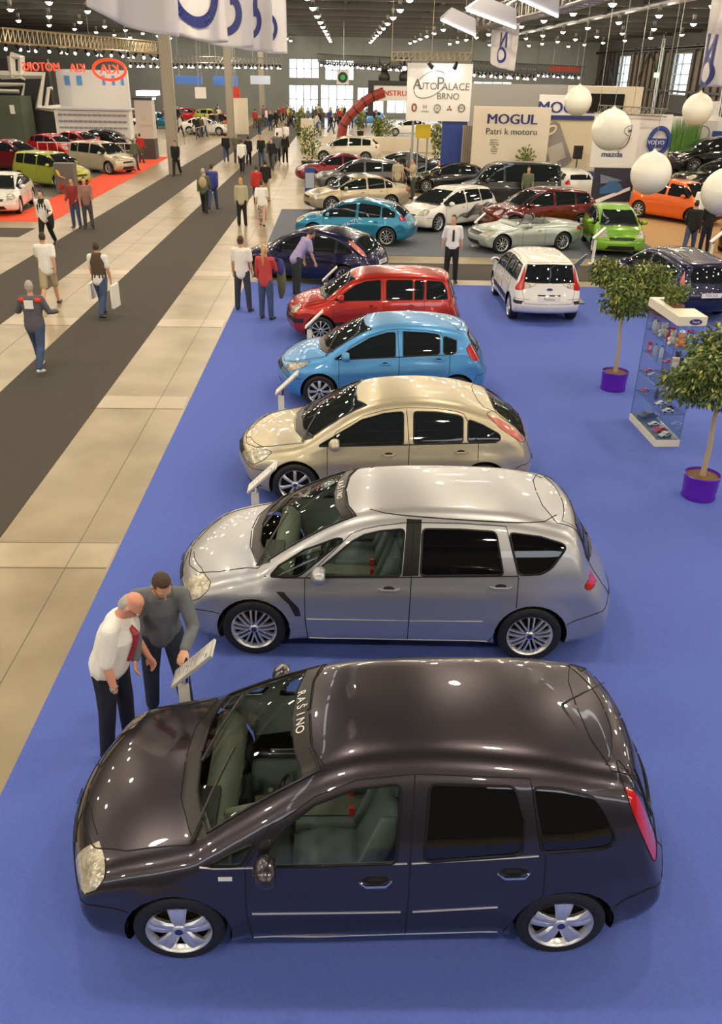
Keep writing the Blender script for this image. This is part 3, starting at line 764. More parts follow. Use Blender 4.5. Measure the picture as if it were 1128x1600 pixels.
def spec_cmax():
    belt = [(.9, .87), (1.35, .885), (2.4, .915), (3.2, .96), (4.3, 1.0)]
    top = [(1.35, .98), (1.50, 1.12), (1.62, 1.19), (1.80, 1.32), (2.07, 1.425), (2.36, 1.455), (2.6, 1.46), (3.1, 1.44), (3.4, 1.42), (3.62, 1.37)]
    win = [('a', [(1.47, .885), (1.49, 1.0), (1.61, 1.17), (1.80, 1.32), (2.07, 1.42), (2.36, 1.45), (2.33, .905)], m_glass, 'front_door'),
           ('b', [(2.51, .915), (2.545, 1.45), (3.1, 1.435), (3.165, 1.2), (3.15, .965)], m_glassb, 'rear_door'),
           ('c', [(3.28, .975), (3.215, 1.43), (3.40, 1.415), (3.62, 1.36), (3.69, 1.25), (3.77, 1.06), (3.73, 1.0)], m_glassb, None),
           ('d', [(1.09, .885), (1.33, .895), (1.41, 1.06), (1.24, .975)], m_glass, None)]
    return mk(4.35, 1.83, .316, .88, 2.60,
        [(0, .50), (.03, .62), (.08, .70), (.2, .79), (.45, .895), (.75, .975), (.90, 1.01), (.97, 1.05), (1.35, 1.25), (1.72, 1.42), (1.80, 1.455), (2.1, 1.525), (2.6, 1.555), (3.2, 1.53), (3.7, 1.46), (3.97, 1.395), (4.04, 1.30), (4.15, 1.08), (4.22, .92), (4.28, .75), (4.33, .62), (4.35, .48)],
        belt, dict(top=top, win=win, bx=2.44, rx=3.2), (1.345, 2.41, 3.31), (.96, 1.09, 1.74, 1.83, .69, .545),
        [(.10, .62), (.10, .70), (.16, .765), (.30, .795), (.42, .805), (.42, .75), (.36, .68), (.26, .62), (.14, .58)],
        [(3.80, 1.42), (3.87, 1.39), (4.02, 1.15), (4.15, .92), (4.14, .80), (4.08, .79), (4.0, .95), (3.88, 1.2)],
        [(-.02, 1.02), (.5, 1.02), (.58, 1.08), (.48, 1.34), (-.02, 1.37)],
        [(.11, -.02), (.15, .35), (.30, .60), (.55, .69), (.85, .71), (1.0, .73), (.95, .6), (.86, .35), (.84, -.02)],
        band=[(1.62, -.02), (1.65, .3), (1.72, .56), (1.87, .545), (1.78, .35), (1.755, -.02)], gm=m_glass,
        spoiler=[(3.66, -.02), (3.68, .3), (3.76, .56), (4.1, .56), (4.2, -.02)],
        strip=[(1.38, 2.37, .50, .50, 'front_door', m_line), (2.45, 3.02, .50, .53, 'rear_door', m_line), (1.05, 2.40, .872, .905, 'x', m_line), (2.43, 3.26, .905, .955, 'x', m_line), (1.38, 3.05, .235, .245, 'x', m_line)],
        wiper=((.98, -.1), (1.22, .52)), hmat=m_chrome, oval=[(.03, .64, -1, .3)], taillow=[(3.96, 1.16), (4.05, 1.03), (4.12, .88), (4.06, .93)],
        wq=.86, cabin=dict(x=1.42, hw=.74, dz=.86), plate=(4.345, .74, .05, 'r'), mirror=(1.5, .91),
        handles=[(2.09, .77, .21, 'front_door'), (3.0, .825, .21, 'rear_door')])
def spec_smax():
    belt = [(.9, .93), (1.45, .95), (2.5, .995), (3.6, 1.04), (4.6, 1.08)]
    win = [('d', [(1.10, .945), (1.40, .965), (1.85, 1.375), (1.78, 1.385), (1.45, 1.24), (1.2, 1.06)], m_glass, None),
           ('a', [(1.52, .975), (1.62, 1.07), (1.92, 1.35), (2.05, 1.43), (2.2, 1.47), (2.45, 1.50), (2.42, 1.0)], m_glass, 'front_door'),
           ('b', [(2.62, 1.01), (2.63, 1.505), (3.0, 1.51), (3.36, 1.495), (3.45, 1.04)], m_glassb, 'rear_door'),
           ('c', [(3.60, 1.045), (3.49, 1.49), (3.8, 1.455), (4.03, 1.385), (4.06, 1.34), (3.92, 1.12), (3.82, 1.06)], m_glassb, None)]
    top = [(1.3, .97), (1.5, 1.13), (1.92, 1.39), (2.05, 1.44), (2.2, 1.475), (2.45, 1.51), (3.0, 1.52), (3.4, 1.505), (3.8, 1.465)]
    return mk(4.76, 1.88, .335, .93, 2.85,
        [(0, .50), (.03, .62), (.08, .70), (.2, .79), (.45, .91), (.75, .99), (.86, 1.01), (.93, 1.06), (1.35, 1.30), (1.72, 1.47), (1.86, 1.52), (2.2, 1.585), (2.8, 1.615), (3.4, 1.60), (3.9, 1.54), (4.2, 1.46), (4.30, 1.34), (4.42, 1.12), (4.52, .98), (4.62, .84), (4.70, .66), (4.74, .56), (4.76, .46)],
        belt, dict(top=top, win=win, bx=2.53, rx=3.46), (1.46, 2.52, 3.60), (.93, 1.08, 1.83, 1.94, .71, .57),
        [(.10, .62), (.09, .70), (.14, .765), (.34, .815), (.50, .825), (.47, .76), (.37, .67), (.24, .61)],
        [(4.26, .93), (4.42, 1.05), (4.56, 1.04), (4.6, .9), (4.45, .88), (4.32, .88)],
        [(-.02, 1.04), (.58, 1.06), (.60, 1.12), (.46, 1.40), (-.02, 1.43)],
        [(.13, -.02), (.17, .35), (.34, .60), (.55, .68), (.85, .70), (1.0, .74), (.93, .6), (.84, .35), (.81, -.02)],
        band=[(1.71, -.02), (1.74, .3), (1.83, .58), (1.97, .57), (1.88, .35), (1.84, -.02)], gm=m_glass, tumble=.34,
        pillar=[(2.44, 1.0), (2.47, 1.515), (2.62, 1.515), (2.60, 1.01)],
        spoiler=[(3.86, -.02), (3.88, .3), (3.98, .58), (4.3, .56), (4.42, -.02)],
        strip=[(1.48, 2.51, .49, .50, 'front_door', None), (2.53, 3.28, .50, .515, 'rear_door', None), (1.05, 3.6, .937, 1.035, 'x', m_trim), (1.5, 3.36, .235, .245, 'x', m_line), (2.1, 4.0, 1.545, 1.50, 'x', m_trim)],
        wiper=((.96, -.1), (1.22, .55)), oval=[(.03, .64, -1, .3)],
        prof=[(0, -.09), (.19, -.07), (.25, -.02), (.45, .0), (.80, .0), (.86, -.022), (1.0, -.05), (3, -.05)],
        wq=.86, cabin=dict(x=1.5, hw=.76, dz=.92), plate=(4.74, .76, .05, 'r'), mirror=(1.62, .98), hmat=None, more=[('fender_vent', 'y', [(1.17, .80), (1.25, .80), (1.40, .62), (1.42, .52), (1.36, .52), (1.30, .66)], m_black, 'pair', dict(gap=None)), ('fog_lamp', 'y', [(.12, .36), (.2, .36), (.28, .42), (.16, .41)], m_chrome, 'pair', dict(gap=None))],
        handles=[(2.20, .86, .22, 'front_door'), (3.32, .915, .22, 'rear_door')])
def spec_focus(wagon=False):
    belt = [(.9, .86), (1.3, .875), (2.4, .905), (3.4, .95), (4.3, .97)]
    if wagon:
        L = 4.47
        top = [(1.20, .90), (1.44, 1.06), (1.79, 1.27), (2.1, 1.37), (2.41, 1.40), (3.0, 1.385), (3.5, 1.34), (4.0, 1.24), (4.1, 1.0)]
        T = [(0, .48), (.03, .60), (.08, .68), (.2, .75), (.5, .85), (.85, .93), (.95, .98), (1.35, 1.20), (1.75, 1.38), (2.1, 1.47), (2.6, 1.50), (3.4, 1.47), (4.0, 1.42), (4.2, 1.36), (4.3, 1.1), (4.38, .9), (4.43, .75), (4.46, .6), (4.47, .46)]
        splits = [(1.2, 2.36, 'front_door'), (2.5, 3.25, 'rear_door'), (3.34, 4.02, None)]
        tail = [(4.10, 1.36), (4.2, 1.34), (4.3, 1.05), (4.34, .88), (4.22, .86), (4.16, 1.0)]
        rw = [(-.02, .98), (.56, .98), (.5, 1.30), (-.02, 1.33)]; spo = None
        rwax = 'r'
    else:
        L = 4.34
        top = [(1.20, .90), (1.44, 1.05), (1.79, 1.26), (2.1, 1.345), (2.41, 1.375), (2.8, 1.37), (3.10, 1.33), (3.45, 1.20), (3.70, 1.06)]
        T = [(0, .48), (.03, .60), (.08, .68), (.2, .75), (.5, .85), (.85, .93), (.95, .98), (1.35, 1.20), (1.75, 1.38), (2.1, 1.46), (2.6, 1.49), (3.1, 1.45), (3.5, 1.36), (3.62, 1.33), (3.9, 1.19), (4.08, 1.07), (4.18, .96), (4.24, .85), (4.30, .66), (4.33, .56), (4.34, .46)]
        splits = [(1.2, 2.36, 'front_door'), (2.5, 3.18, 'rear_door'), (3.25, 3.72, None)]
        tail = [(3.50, 1.30), (3.62, 1.30), (4.06, 1.0), (4.14, .93), (4.08, .88), (3.7, 1.13)]
        rw = [(3.66, -.02), (3.66, .40), (3.72, .50), (4.02, .60), (4.10, .55), (4.12, -.02)]; spo = [(3.42, -.02), (3.44, .3), (3.50, .5), (3.68, .54), (3.65, .4), (3.65, -.02)]
        rwax = 'z'
    d = dlo_from(top, belt, splits)
    return mk(L, 1.84, .32, .86, 2.64, T, belt, d, (1.31, 2.43, 3.40), (.94, 1.10, 1.72, 1.86, .69, .54),
        [(.06, .62), (.08, .69), (.2, .745), (.40, .78), (.56, .785), (.44, .69), (.3, .62), (.14, .58)], tail, rw,
        [(.12, -.02), (.16, .35), (.32, .58), (.55, .67), (.85, .70), (1.0, .73), (.95, .6), (.86, .35), (.82, -.02)],
        spoiler=spo, rwax=rwax, strip=[(1.2, 3.65, .885, .955, 'x', m_trim)], stripr=.009, oval=[(.03, .62, -1, .3), (L - .17 if not wagon else L - .1, .86, 1, .3)],
        wq=.9, wiper=((.96, -.1), (1.2, .55)), plate=(L - .03, .70, .1, 'r'), tailgate=[(-.02, .56), (.5, .56), (.6, .8), (.58, .95), (.5, 1.05), (-.02, 1.1)] if not wagon else None,
        prof=[(0, -.09), (.19, -.07), (.25, -.02), (.45, .0), (.76, .0), (.83, -.028), (1.0, -.055), (3, -.055)],
        more=[('fog_lamp', 'y', [(.12, .34), (.22, .36), (.42, .29), (.2, .29)], m_black, 'pair', dict(gap=None))],
        handles=[(2.06, .78, .2, 'front_door'), (3.06, .82, .2, 'rear_door')], hmat=None, mirror=(1.42, .89), tailm=mat('pink_lamp', (.75, .25, .22), .1, .2, coat=1))
def spec_fiesta():
    belt = [(.9, .86), (1.3, .88), (2.3, .94), (3.1, 1.0), (3.9, 1.03)]
    top = [(1.08, .90), (1.35, 1.07), (1.7, 1.27), (2.0, 1.36), (2.3, 1.385), (2.7, 1.37), (3.0, 1.33), (3.25, 1.24), (3.32, 1.2)]
    d = dlo_from(top, belt, [(1.08, 2.16, 'front_door'), (2.3, 2.95, 'rear_door'), (3.02, 3.25, None)])
    return mk(3.95, 1.76, .30, .80, 2.49,
        [(0, .46), (.03, .58), (.07, .66), (.2, .76), (.45, .86), (.78, .95), (.90, 1.02), (1.3, 1.24), (1.65, 1.39), (1.95, 1.45), (2.4, 1.48), (2.9, 1.46), (3.3, 1.40), (3.48, 1.36), (3.62, 1.18), (3.74, 1.02), (3.82, .88), (3.90, .7), (3.94, .56), (3.95, .44)],
        belt, d, (1.15, 2.22, 3.14), (.89, 1.04, 1.62, 1.74, .66, .53),
        [(.10, .64), (.09, .70), (.22, .745), (.45, .80), (.66, .835), (.50, .735), (.3, .66)],
        [(3.42, 1.10), (3.50, 1.16), (3.66, 1.06), (3.78, .94), (3.78, .86), (3.62, .86), (3.52, .92)],
        [(-.02, .98), (.54, .98), (.48, 1.30), (-.02, 1.32)],
        [(.12, -.02), (.16, .35), (.32, .56), (.55, .65), (.8, .68), (.95, .70), (.9, .56), (.8, .35), (.77, -.02)],
        spoiler=[(3.22, -.02), (3.24, .3), (3.3, .52), (3.5, .54), (3.56, -.02)], oval=[(.03, .6, -1, .3)], strip=[(1.1, 3.2, .885, 1.0, 'x', m_trim)], stripr=.009,
        wq=.92, wiper=((.92, -.1), (1.14, .5)), plate=(3.92, .68, .1, 'r'), hmat=None, mirror=(1.28, .9), mirmat=None,
        prof=[(0, -.08), (.19, -.06), (.25, -.02), (.45, .0), (.78, .002), (.86, -.03), (1.0, -.055), (3, -.055)],
        lampm=mat('clear_lamp_dark', (.5, .48, .45), .12, .6, coat=1, bump=.9, bscale=28), handles=[(1.88, .82, .2, 'front_door'), (2.84, .9, .2, 'rear_door')])
def spec_fusion():
    belt = [(.8, .93), (1.2, .94), (2.3, .97), (3.2, .99), (4.0, 1.0)]
    top = [(1.12, .97), (1.3, 1.10), (1.58, 1.30), (1.8, 1.38), (2.2, 1.42), (2.8, 1.42), (3.2, 1.41), (3.5, 1.38), (3.58, 1.25), (3.62, 1.02)]
    d = dlo_from(top, belt, [(1.12, 2.13, 'front_door'), (2.25, 2.83, 'rear_door'), (2.88, 3.08, 'rear_door'), (3.14, 3.62, None)], rx=3.1)
    blk = m_black
    return mk(4.02, 1.72, .305, .80, 2.485,
        [(0, .48), (.03, .62), (.07, .72), (.2, .82), (.45, .92), (.75, 1.0), (.88, 1.06), (1.2, 1.27), (1.5, 1.42), (1.8, 1.49), (2.3, 1.52), (3.0, 1.515), (3.5, 1.48), (3.68, 1.44), (3.76, 1.25), (3.84, 1.04), (3.90, .85), (3.96, .68), (4.0, .58), (4.02, .46)],
        belt, d, (1.08, 2.18, 3.10), (.87, .99, 1.46, 1.57, .66, .56),
        [(.06, .66), (.05, .78), (.2, .86), (.36, .90), (.36, .82), (.26, .68), (.14, .62)],
        [(3.60, 1.40), (3.69, 1.38), (3.80, 1.1), (3.84, .92), (3.78, .80), (3.66, .82), (3.70, 1.0)],
        [(-.02, 1.0), (.60, 1.0), (.54, 1.38), (-.02, 1.41)],
        [(.12, -.02), (.16, .35), (.32, .56), (.55, .65), (.8, .68), (.92, .70), (.88, .56), (.8, .35), (.77, -.02)],
        tumble=.3, oval=[(.03, .68, -1, .3), (3.915, .86, 1, .35)], plate=(3.99, .64, .1, 'r'), wq=.92, wiper=((.9, -.1), (1.1, .5)), hmat=None,
        tailgate=[(-.02, .52), (.58, .52), (.64, .8), (.6, 1.0), (.56, 1.43), (-.02, 1.46)],
        taillow=[(3.72, .98), (3.83, .98), (3.83, .87), (3.74, .86)],
        more=[('bumper_trim', 'y', [(-.1, .46), (.42, .46), (.42, .56), (-.1, .56)], blk, 'mid', dict(deep=True, gap=None)), ('bumper_trim_rear', 'y', [(3.68, .50), (3.9, .50), (3.9, .58), (3.68, .58)], blk, 'pair', dict(gap=None)),
              ('side_cladding', 'y', [(1.12, .36), (2.8, .36), (2.86, .5), (1.1, .5)], blk, 'pair', dict(gap=None)), ('tailgate_handle', 'r', [(-.02, .70), (.28, .70), (.28, .735), (-.02, .735)], m_chrome, 'mid', dict(gap=None))],
        handles=[(1.84, .84, .17, 'front_door'), (2.72, .86, .17, 'rear_door')], mirror=(1.26, .96))
def spec_gen(kind):
    D = dict(
        m3=dict(L=4.46, H=1.47, W=1.76, r=.325, fo=.90, wb=2.64, zb=(.86, .98), c=(1.0, .98), rf=(1.9, 1.38), rp=(2.5, 1.47), rr=(3.62, 1.33), bb=(4.18, 1.0), px=(2.46, 3.3, 3.8), tl=(3.95, 4.3, .88, 1.04)),
        sedan=dict(L=4.72, H=1.45, W=1.80, r=.33, fo=.95, wb=2.72, zb=(.88, .96), c=(1.15, .98), rf=(2.05, 1.37), rp=(2.6, 1.45), rr=(3.35, 1.38), bb=(4.12, 1.06), px=(2.6, 3.4, 3.75), tl=(4.4, 4.7, .78, .98)),
        wagon=dict(L=4.78, H=1.49, W=1.80, r=.33, fo=.95, wb=2.72, zb=(.88, .98), c=(1.12, .99), rf=(2.05, 1.40), rp=(2.6, 1.49), rr=(4.2, 1.41), bb=(4.6, 1.0), px=(2.58, 3.45, 4.2), tl=(4.38, 4.7, .84, 1.02)),
        suv=dict(L=4.68, H=1.65, W=1.87, r=.37, fo=.95, wb=2.75, zb=(1.0, 1.14), c=(1.1, 1.12), rf=(1.95, 1.55), rp=(2.6, 1.65), rr=(4.0, 1.55), bb=(4.5, 1.15), px=(2.55, 3.4, 4.0), tl=(4.3, 4.6, .95, 1.15)),
        box=dict(L=4.10, H=1.64, W=1.79, r=.34, fo=.80, wb=2.55, zb=(1.0, 1.10), c=(.85, 1.10), rf=(1.45, 1.56), rp=(2.2, 1.63), rr=(3.75, 1.58), bb=(3.98, 1.1), px=(2.15, 3.0, 3.55), tl=(3.85, 4.0, 1.0, 1.45)),
        van=dict(L=4.85, H=1.92, W=1.92, r=.34, fo=.90, wb=3.0, zb=(1.08, 1.14), c=(.75, 1.12), rf=(1.45, 1.80), rp=(2.2, 1.91), rr=(4.65, 1.88), bb=(4.80, 1.1), px=(2.0, 3.1, 4.55), tl=(4.72, 4.82, .8, 1.3)),
        roadster=dict(L=4.02, H=1.06, W=1.72, r=.31, fo=.80, wb=2.33, zb=(.80, .84), c=(1.3, .90), rf=(1.5, .93), rp=(2.4, .93), rr=(3.0, .94), bb=(3.5, .93), px=(2.4, 3.0, 3.2), tl=(3.65, 3.95, .68, .80)),
        mini=dict(L=3.90, H=1.475, W=1.70, r=.30, fo=.80, wb=2.49, zb=(.90, 1.02), c=(.85, 1.0), rf=(1.6, 1.37), rp=(2.2, 1.47), rr=(3.3, 1.36), bb=(3.7, 1.02), px=(2.1, 2.9, 3.3), tl=(3.5, 3.78, .85, 1.1)))
    g = D[kind]; L = g['L']; H = g['H']; cx, cz = g['c']; fx, fz = g['rf']; pxx, pz = g['rp']; rx, rz = g['rr']; bx, bz = g['bb']; r = g['r']; fo = g['fo']
    zn = cz - .28
    T = [(0, .46), (.03, .58), (.08, zn - .02), (.2, zn + .06), (cx * .5, zn + .17), (cx - .1, cz - .04), (cx, cz), ((cx + fx) / 2, (cz + fz) / 2 + .04), (fx, fz), (pxx, pz), (rx, rz), ((rx + bx) / 2, (rz + bz) / 2 + .02), (bx, bz)]
    if L - bx > .35: T += [(L - .12, bz - .05), (L - .04, .85), (L - .015, .62), (L, .46)]
    else: T += [((bx + L) / 2, .86), (L - .015, .6), (L, .46)]
    belt = [(.8, g['zb'][0]), (L - .3, g['zb'][1])]
    zt = lambda x: float(pchip(T)(x)) - .10
    if kind == 'roadster': top = [(1.5, .86), (1.55, .88), (2.4, .88), (2.5, .86)]
    else:
        xs = [cx + .22, (cx + fx) / 2 + .12, fx + .08, pxx, (pxx + rx) / 2, rx - .05, min(bx - .1, (rx + bx) / 2 + .02)]
        top = [(x, max(zt(x), interp(belt, x) + .03)) for x in xs]
    a, b, c = g['px']
    d = dlo_from(top, belt, [(cx + .22, a - .05, 'front_door'), (a + .05, b - .02, 'rear_door'), (b + .05, c, None)])
    if kind == 'roadster': d['win'] = []
    t0, t1, z0, z1 = g['tl']; zl = zn
    hw = g['W'] / 2
    yb, yt = hw - .22, hw - .36
    if L - bx > .35 and kind != 'roadster' or kind == 'm3': rw, ax = [(rx + .03, -.02), (rx + .05, .5), (bx - .08, .6), (bx - .04, -.02)], 'z'
    else: rw, ax = [(-.02, bz + .04), (hw - .3, bz + .04), (hw - .38, rz - .10), (-.02, rz - .08)], 'r'
    s = mk(L, g['W'], r, fo, g['wb'], T, belt, d, (cx + .25, a, b + .1), (cx, cx + .12, fx - .06, fx + .04, yb, yt),
        [(.08, zl - .07), (.07, zl), (.22, zl + .07), (.5, zl + .13), (.55, zl + .09), (.35, zl - .04), (.2, zl - .09)],
        [(t0, z0 + .03), (t0 + .03, z1), (t1, z1), (t1 + .05, z0), (t0 + .1, z0)],
        rw, [(.12, -.02), (.16, .35), (.32, .56), (.55, yb - .03), (cx - .2, yb - .02), (cx, yb), (cx - .08, .4), (cx - .14, -.02)],
        tumble=.1 if kind == 'roadster' else .24 if kind in ('box', 'van') else .34, rwax=ax, hmat=None, handles=[(a - .3, g['zb'][0] - .1, .18, 'front_door'), (b - .25, g['zb'][0] - .07, .18, 'rear_door')],
        tailgate=[(-.02, .62), (.5, .62), (.55, bz - .02), (.45, rz - .04), (-.02, rz - .02)] if ax == 'r' else [(-.02, .62), (.4, .62), (.45, bz - .06), (-.02, bz - .04)], plate=(L - .02, .72, .1, 'r'), two=kind == 'roadster', oval=None)
    if kind == 'roadster':
        s['cuts'] = [q for q in s['cuts'] if q[0] not in ('windshield', 'rear_window', 'cowl', 'tailgate')]
        s['cuts'].append(('cockpit', 'z', [(1.62, -.02), (1.62, .5), (1.8, .58), (2.6, .58), (2.75, .5), (2.8, -.02)], m_black, 'mid', {}))
        s['handles'] = s['handles'][:1]
    return s
# ------------------------------------------------------------------ show cars of the blue stand
P_grey = paint('charcoal', (.050, .044, .056), .8, .3)
P_silver = paint('silver', (.41, .42, .45), .75, .38)
P_champ = paint('champagne', (.50, .45, .33), .7, .38)
P_sky = paint('sky_blue', (.08, .30, .64), .5, .4)
P_red = paint('brick_red', (.42, .022, .014), .5, .3)
P_navy = paint('deep_navy', (.006, .007, .05), .4, .25)
P_white = paint('white', (.80, .79, .76), 0, .3)
def place(hub_px, yaw_deg, s, near=-1, hz=None, which=0):
    """loc of the nose on the ground so that the near wheel hub is seen at hub_px"""
    h = G(hub_px[0], hub_px[1], hz or s['r']); a = math.radians(yaw_deg)
    hx = s['wheels'][which]; hy = near * (float(pchip(s['plan'])(hx)) - .01)
    return (h.x - hx * math.cos(a) + hy * math.sin(a), h.y - hx * math.sin(a) - hy * math.cos(a))
s = spec_cmax()
def sun_text(t, x, sz, yc=.05):
    def f(root, s, bvh, objs, surf):
        for i, ch in enumerate(t):
            y = yc - (i - (len(t) - 1) / 2) * sz * .82; p = bvh.ray_cast(Vector((x, abs(y) + .002, 3)), Vector((0, 0, -1))); n = Vector(p[1]); 
            if y < 0: n.y = -n.y
            q = Vector((p[0].x, y, p[0].z)) + n * .004; up = Vector((1, 0, 0)); up = (up - n * up.dot(n)).normalized()
            text(ch, sz, m_white, objs['sun_strip'][0] if 'sun_strip' in objs else root, frame(q, up.cross(n), up), ext=.0005, bold=.03)
    return f
def near_extra(f0):
    def f(root, s, bvh, objs, surf):
        f0(root, s, bvh, objs, surf); p, n = surf(1.215, .80); b = MB(); b.box((1.17, -p.y - .006, .785), (1.26, -p.y + .002, .815)); b.build('white_sticker', m_white, root); b = MB(); b.box((1.165, -p.y - .006, .762), (1.265, -p.y + .002, .772)); b.build('blue_sticker', m_navy, root)
        h = bvh.ray_cast(Vector((3.55, .001, 3)), Vector((0, 0, -1)))[0]; b = MB(); b.tube([h + Vector((0, 0, -.01)), h + Vector((.05, 0, .04)), h + Vector((.28, 0, .2))], [.014, .008, .003], 6); b.build('roof_aerial', m_black, root, True)
    return f
cA = car('car', s, P_grey, 'dark grey family car nearest of all, tinted rear windows', place((280, 1456), .8, s), math.radians(.8), 3, wheel='five', glassy=True, interior=True, extra=near_extra(sun_text('RAŠINO', 1.685, .095)))
s = spec_smax()
cB = car('car', s, P_silver, 'silver family car second in the row, behind the dark grey one', place((397, 984), -2.0, s), math.radians(-2.0), 3, wheel='twin', interior=True, extra=sun_text('RAŠINO', 1.775, .09))
s = spec_focus()
cC = car('car', s, P_champ, 'champagne coloured hatchback third in the row, brown rear spoiler', place((461, 759), 1.0, s), math.radians(1.0), 2, wheel='seven')
s = spec_fiesta()
cD = car('car', s, P_sky, 'light blue small hatchback between the champagne and red cars', place((499, 613), 1.0, s), math.radians(1.0), 2, wheel='eight')
s = spec_fusion()
cE = car('car', s, P_red, 'brick red tall hatchback fifth in the row, silver hubcaps', place((501, 517), 1.0, s), math.radians(1.0), 2, wheel='ten')
# ------------------------------------------------------------------ people
# local frame: facing +x, left hand at +y, z up, 1.78 m tall
def ering(mb, sts, lat, n=12):
    """closed tube of ellipses: sts = [(centre, lateral radius, depth radius)]"""
    lat = Vector(lat).normalized(); v = []; P = [Vector(s[0]) for s in sts]; full = []
    t0 = (P[1] - P[0]).normalized(); t1 = (P[-1] - P[-2]).normalized()
    for k in (.98, .75, .4): c = math.sqrt(1 - k * k); m_ = min(sts[0][1], sts[0][2]); full.append((P[0] - t0 * k * m_, sts[0][1] * c, sts[0][2] * c, t0))
    for i, s in enumerate(sts):
        t = (P[min(i + 1, len(P) - 1)] - P[max(i - 1, 0)]).normalized(); full.append((P[i], s[1], s[2], t))
    for k in (.4, .75, .98): c = math.sqrt(1 - k * k); m_ = min(sts[-1][1], sts[-1][2]); full.append((P[-1] + t1 * k * m_, sts[-1][1] * c, sts[-1][2] * c, t1))
    for p, a, b, t in full:
        l = lat - t * lat.dot(t)
        if l.length < 1e-3: l = t.orthogonal()
        l.normalize(); d = t.cross(l)
        for k in range(n): an = 2 * PI * k / n; v.append(p + l * (a * math.cos(an)) + d * (b * math.sin(an)))
    f = []
    for i in range(len(full) - 1):
        for k in range(n): l_ = (k + 1) % n; f.append((i * n + k, i * n + l_, (i + 1) * n + l_, (i + 1) * n + k))
    f.append(tuple(range(n))[::-1]); f.append(tuple(range((len(full) - 1) * n, len(full) * n)))
    mb.add(v, f)
def limb(mb, pts, rs, lat=(0, 1, 0), fl=1.0): ering(mb, [(p, r, r * fl) for p, r in zip(pts, rs)], lat, 10)
def remesh(mb, vox, smooth=3, name='m'):
    me = bpy.data.meshes.new(name); me.from_pydata([tuple(p) for p in mb.v], [], mb.f)
    bm = bmesh.new(); bm.from_mesh(me); bmesh.ops.recalc_face_normals(bm, faces=bm.faces[:]); bm.to_mesh(me); bm.free()
    o = bpy.data.objects.new('tmp', me); C.objects.link(o)
    r = o.modifiers.new('r', 'REMESH'); r.mode = 'VOXEL'; r.voxel_size = vox; r.use_smooth_shade = True
    s = o.modifiers.new('s', 'SMOOTH'); s.factor = .5; s.iterations = smooth
    dg = bpy.context.evaluated_depsgraph_get(); out = bpy.data.meshes.new_from_object(o.evaluated_get(dg)); out.name = name
    bpy.data.objects.remove(o); out.materials.clear(); out.materials.append(None); return out
def ik(a, b, l1, l2, pole):
    d = b - a; L_ = min(d.length, (l1 + l2) * .999); d.normalize(); x = (l1 * l1 - l2 * l2 + L_ * L_) / (2 * L_); h = math.sqrt(max(l1 * l1 - x * x, 0))
    p = Vector(pole); p = (p - d * p.dot(d))
    if p.length < 1e-3: p = d.orthogonal()
    return a + d * x + p.normalized() * h, a + d * L_
def skeleton(P):
    """P: lean, twist, legs ((forward, knee, out) x2), arms, head"""
    R = lambda ax, an: Matrix.Rotation(an, 3, ax)
    J = {}; lean = P.get('lean', 0); side = P.get('side', 0)
    pel = Vector((0, 0, 0)); T = R('Y', lean) @ R('X', side)
    J['pel'] = pel; J['waist'] = T @ Vector((0, 0, .16)); J['chest'] = T @ Vector((.0, 0, .36)); J['neck'] = T @ Vector((-.01, 0, .555))
    hp = P.get('head', 0); H = R('Z', P.get('hyaw', 0)) @ R('Y', lean * .7 + hp); J['H'] = H; J['head'] = J['neck'] + H @ Vector((.025, 0, .15)); J['T'] = T
    for k, sg in (('L', 1), ('R', -1)):
        f, kn, ou = P.get('leg' + k, (0, .03, .03)); hip = Vector((0, sg * .09, -.02)); J['hip' + k] = hip
        d = R('Y', -f) @ R('X', sg * ou) @ Vector((0, 0, -1)); kne = hip + d * .44; d2 = R('Y', -f + kn) @ R('X', sg * ou * .6) @ Vector((0, 0, -1)); an = kne + d2 * .43
        J['knee' + k] = kne; J['ank' + k] = an; J['foot' + k] = an + Vector((.0, 0, -.07))
        sh = T @ Vector((0, sg * .185, .49)); J['sh' + k] = sh; a = P.get('arm' + k, (0, .12, .15))
        if len(a) != 4:
            p, ab, eb = a; d = R('Y', -p) @ R('X', sg * ab) @ Vector((0, 0, -1)); el = sh + d * .29; d2 = R('Y', -p - eb) @ R('X', sg * ab * .5) @ Vector((0, 0, -1)); J['el' + k] = el; J['wr' + k] = el + d2 * .255
    low = min(J['ankL'].z, J['ankR'].z) - .085
    if P.get('pelz'): low = -P['pelz']
    for q in list(J):
        if q not in ('H', 'T'): J[q] = J[q] - Vector((0, 0, low))
    for k, sg in (('L', 1), ('R', -1)):
        a = P.get('arm' + k, (0, .12, .15))
        if len(a) == 4: J['el' + k], J['wr' + k] = ik(J['sh' + k], Vector(a[:3]), .30, .26, P.get('pole' + k, (-.6, sg * .5, -.6)))
    return J
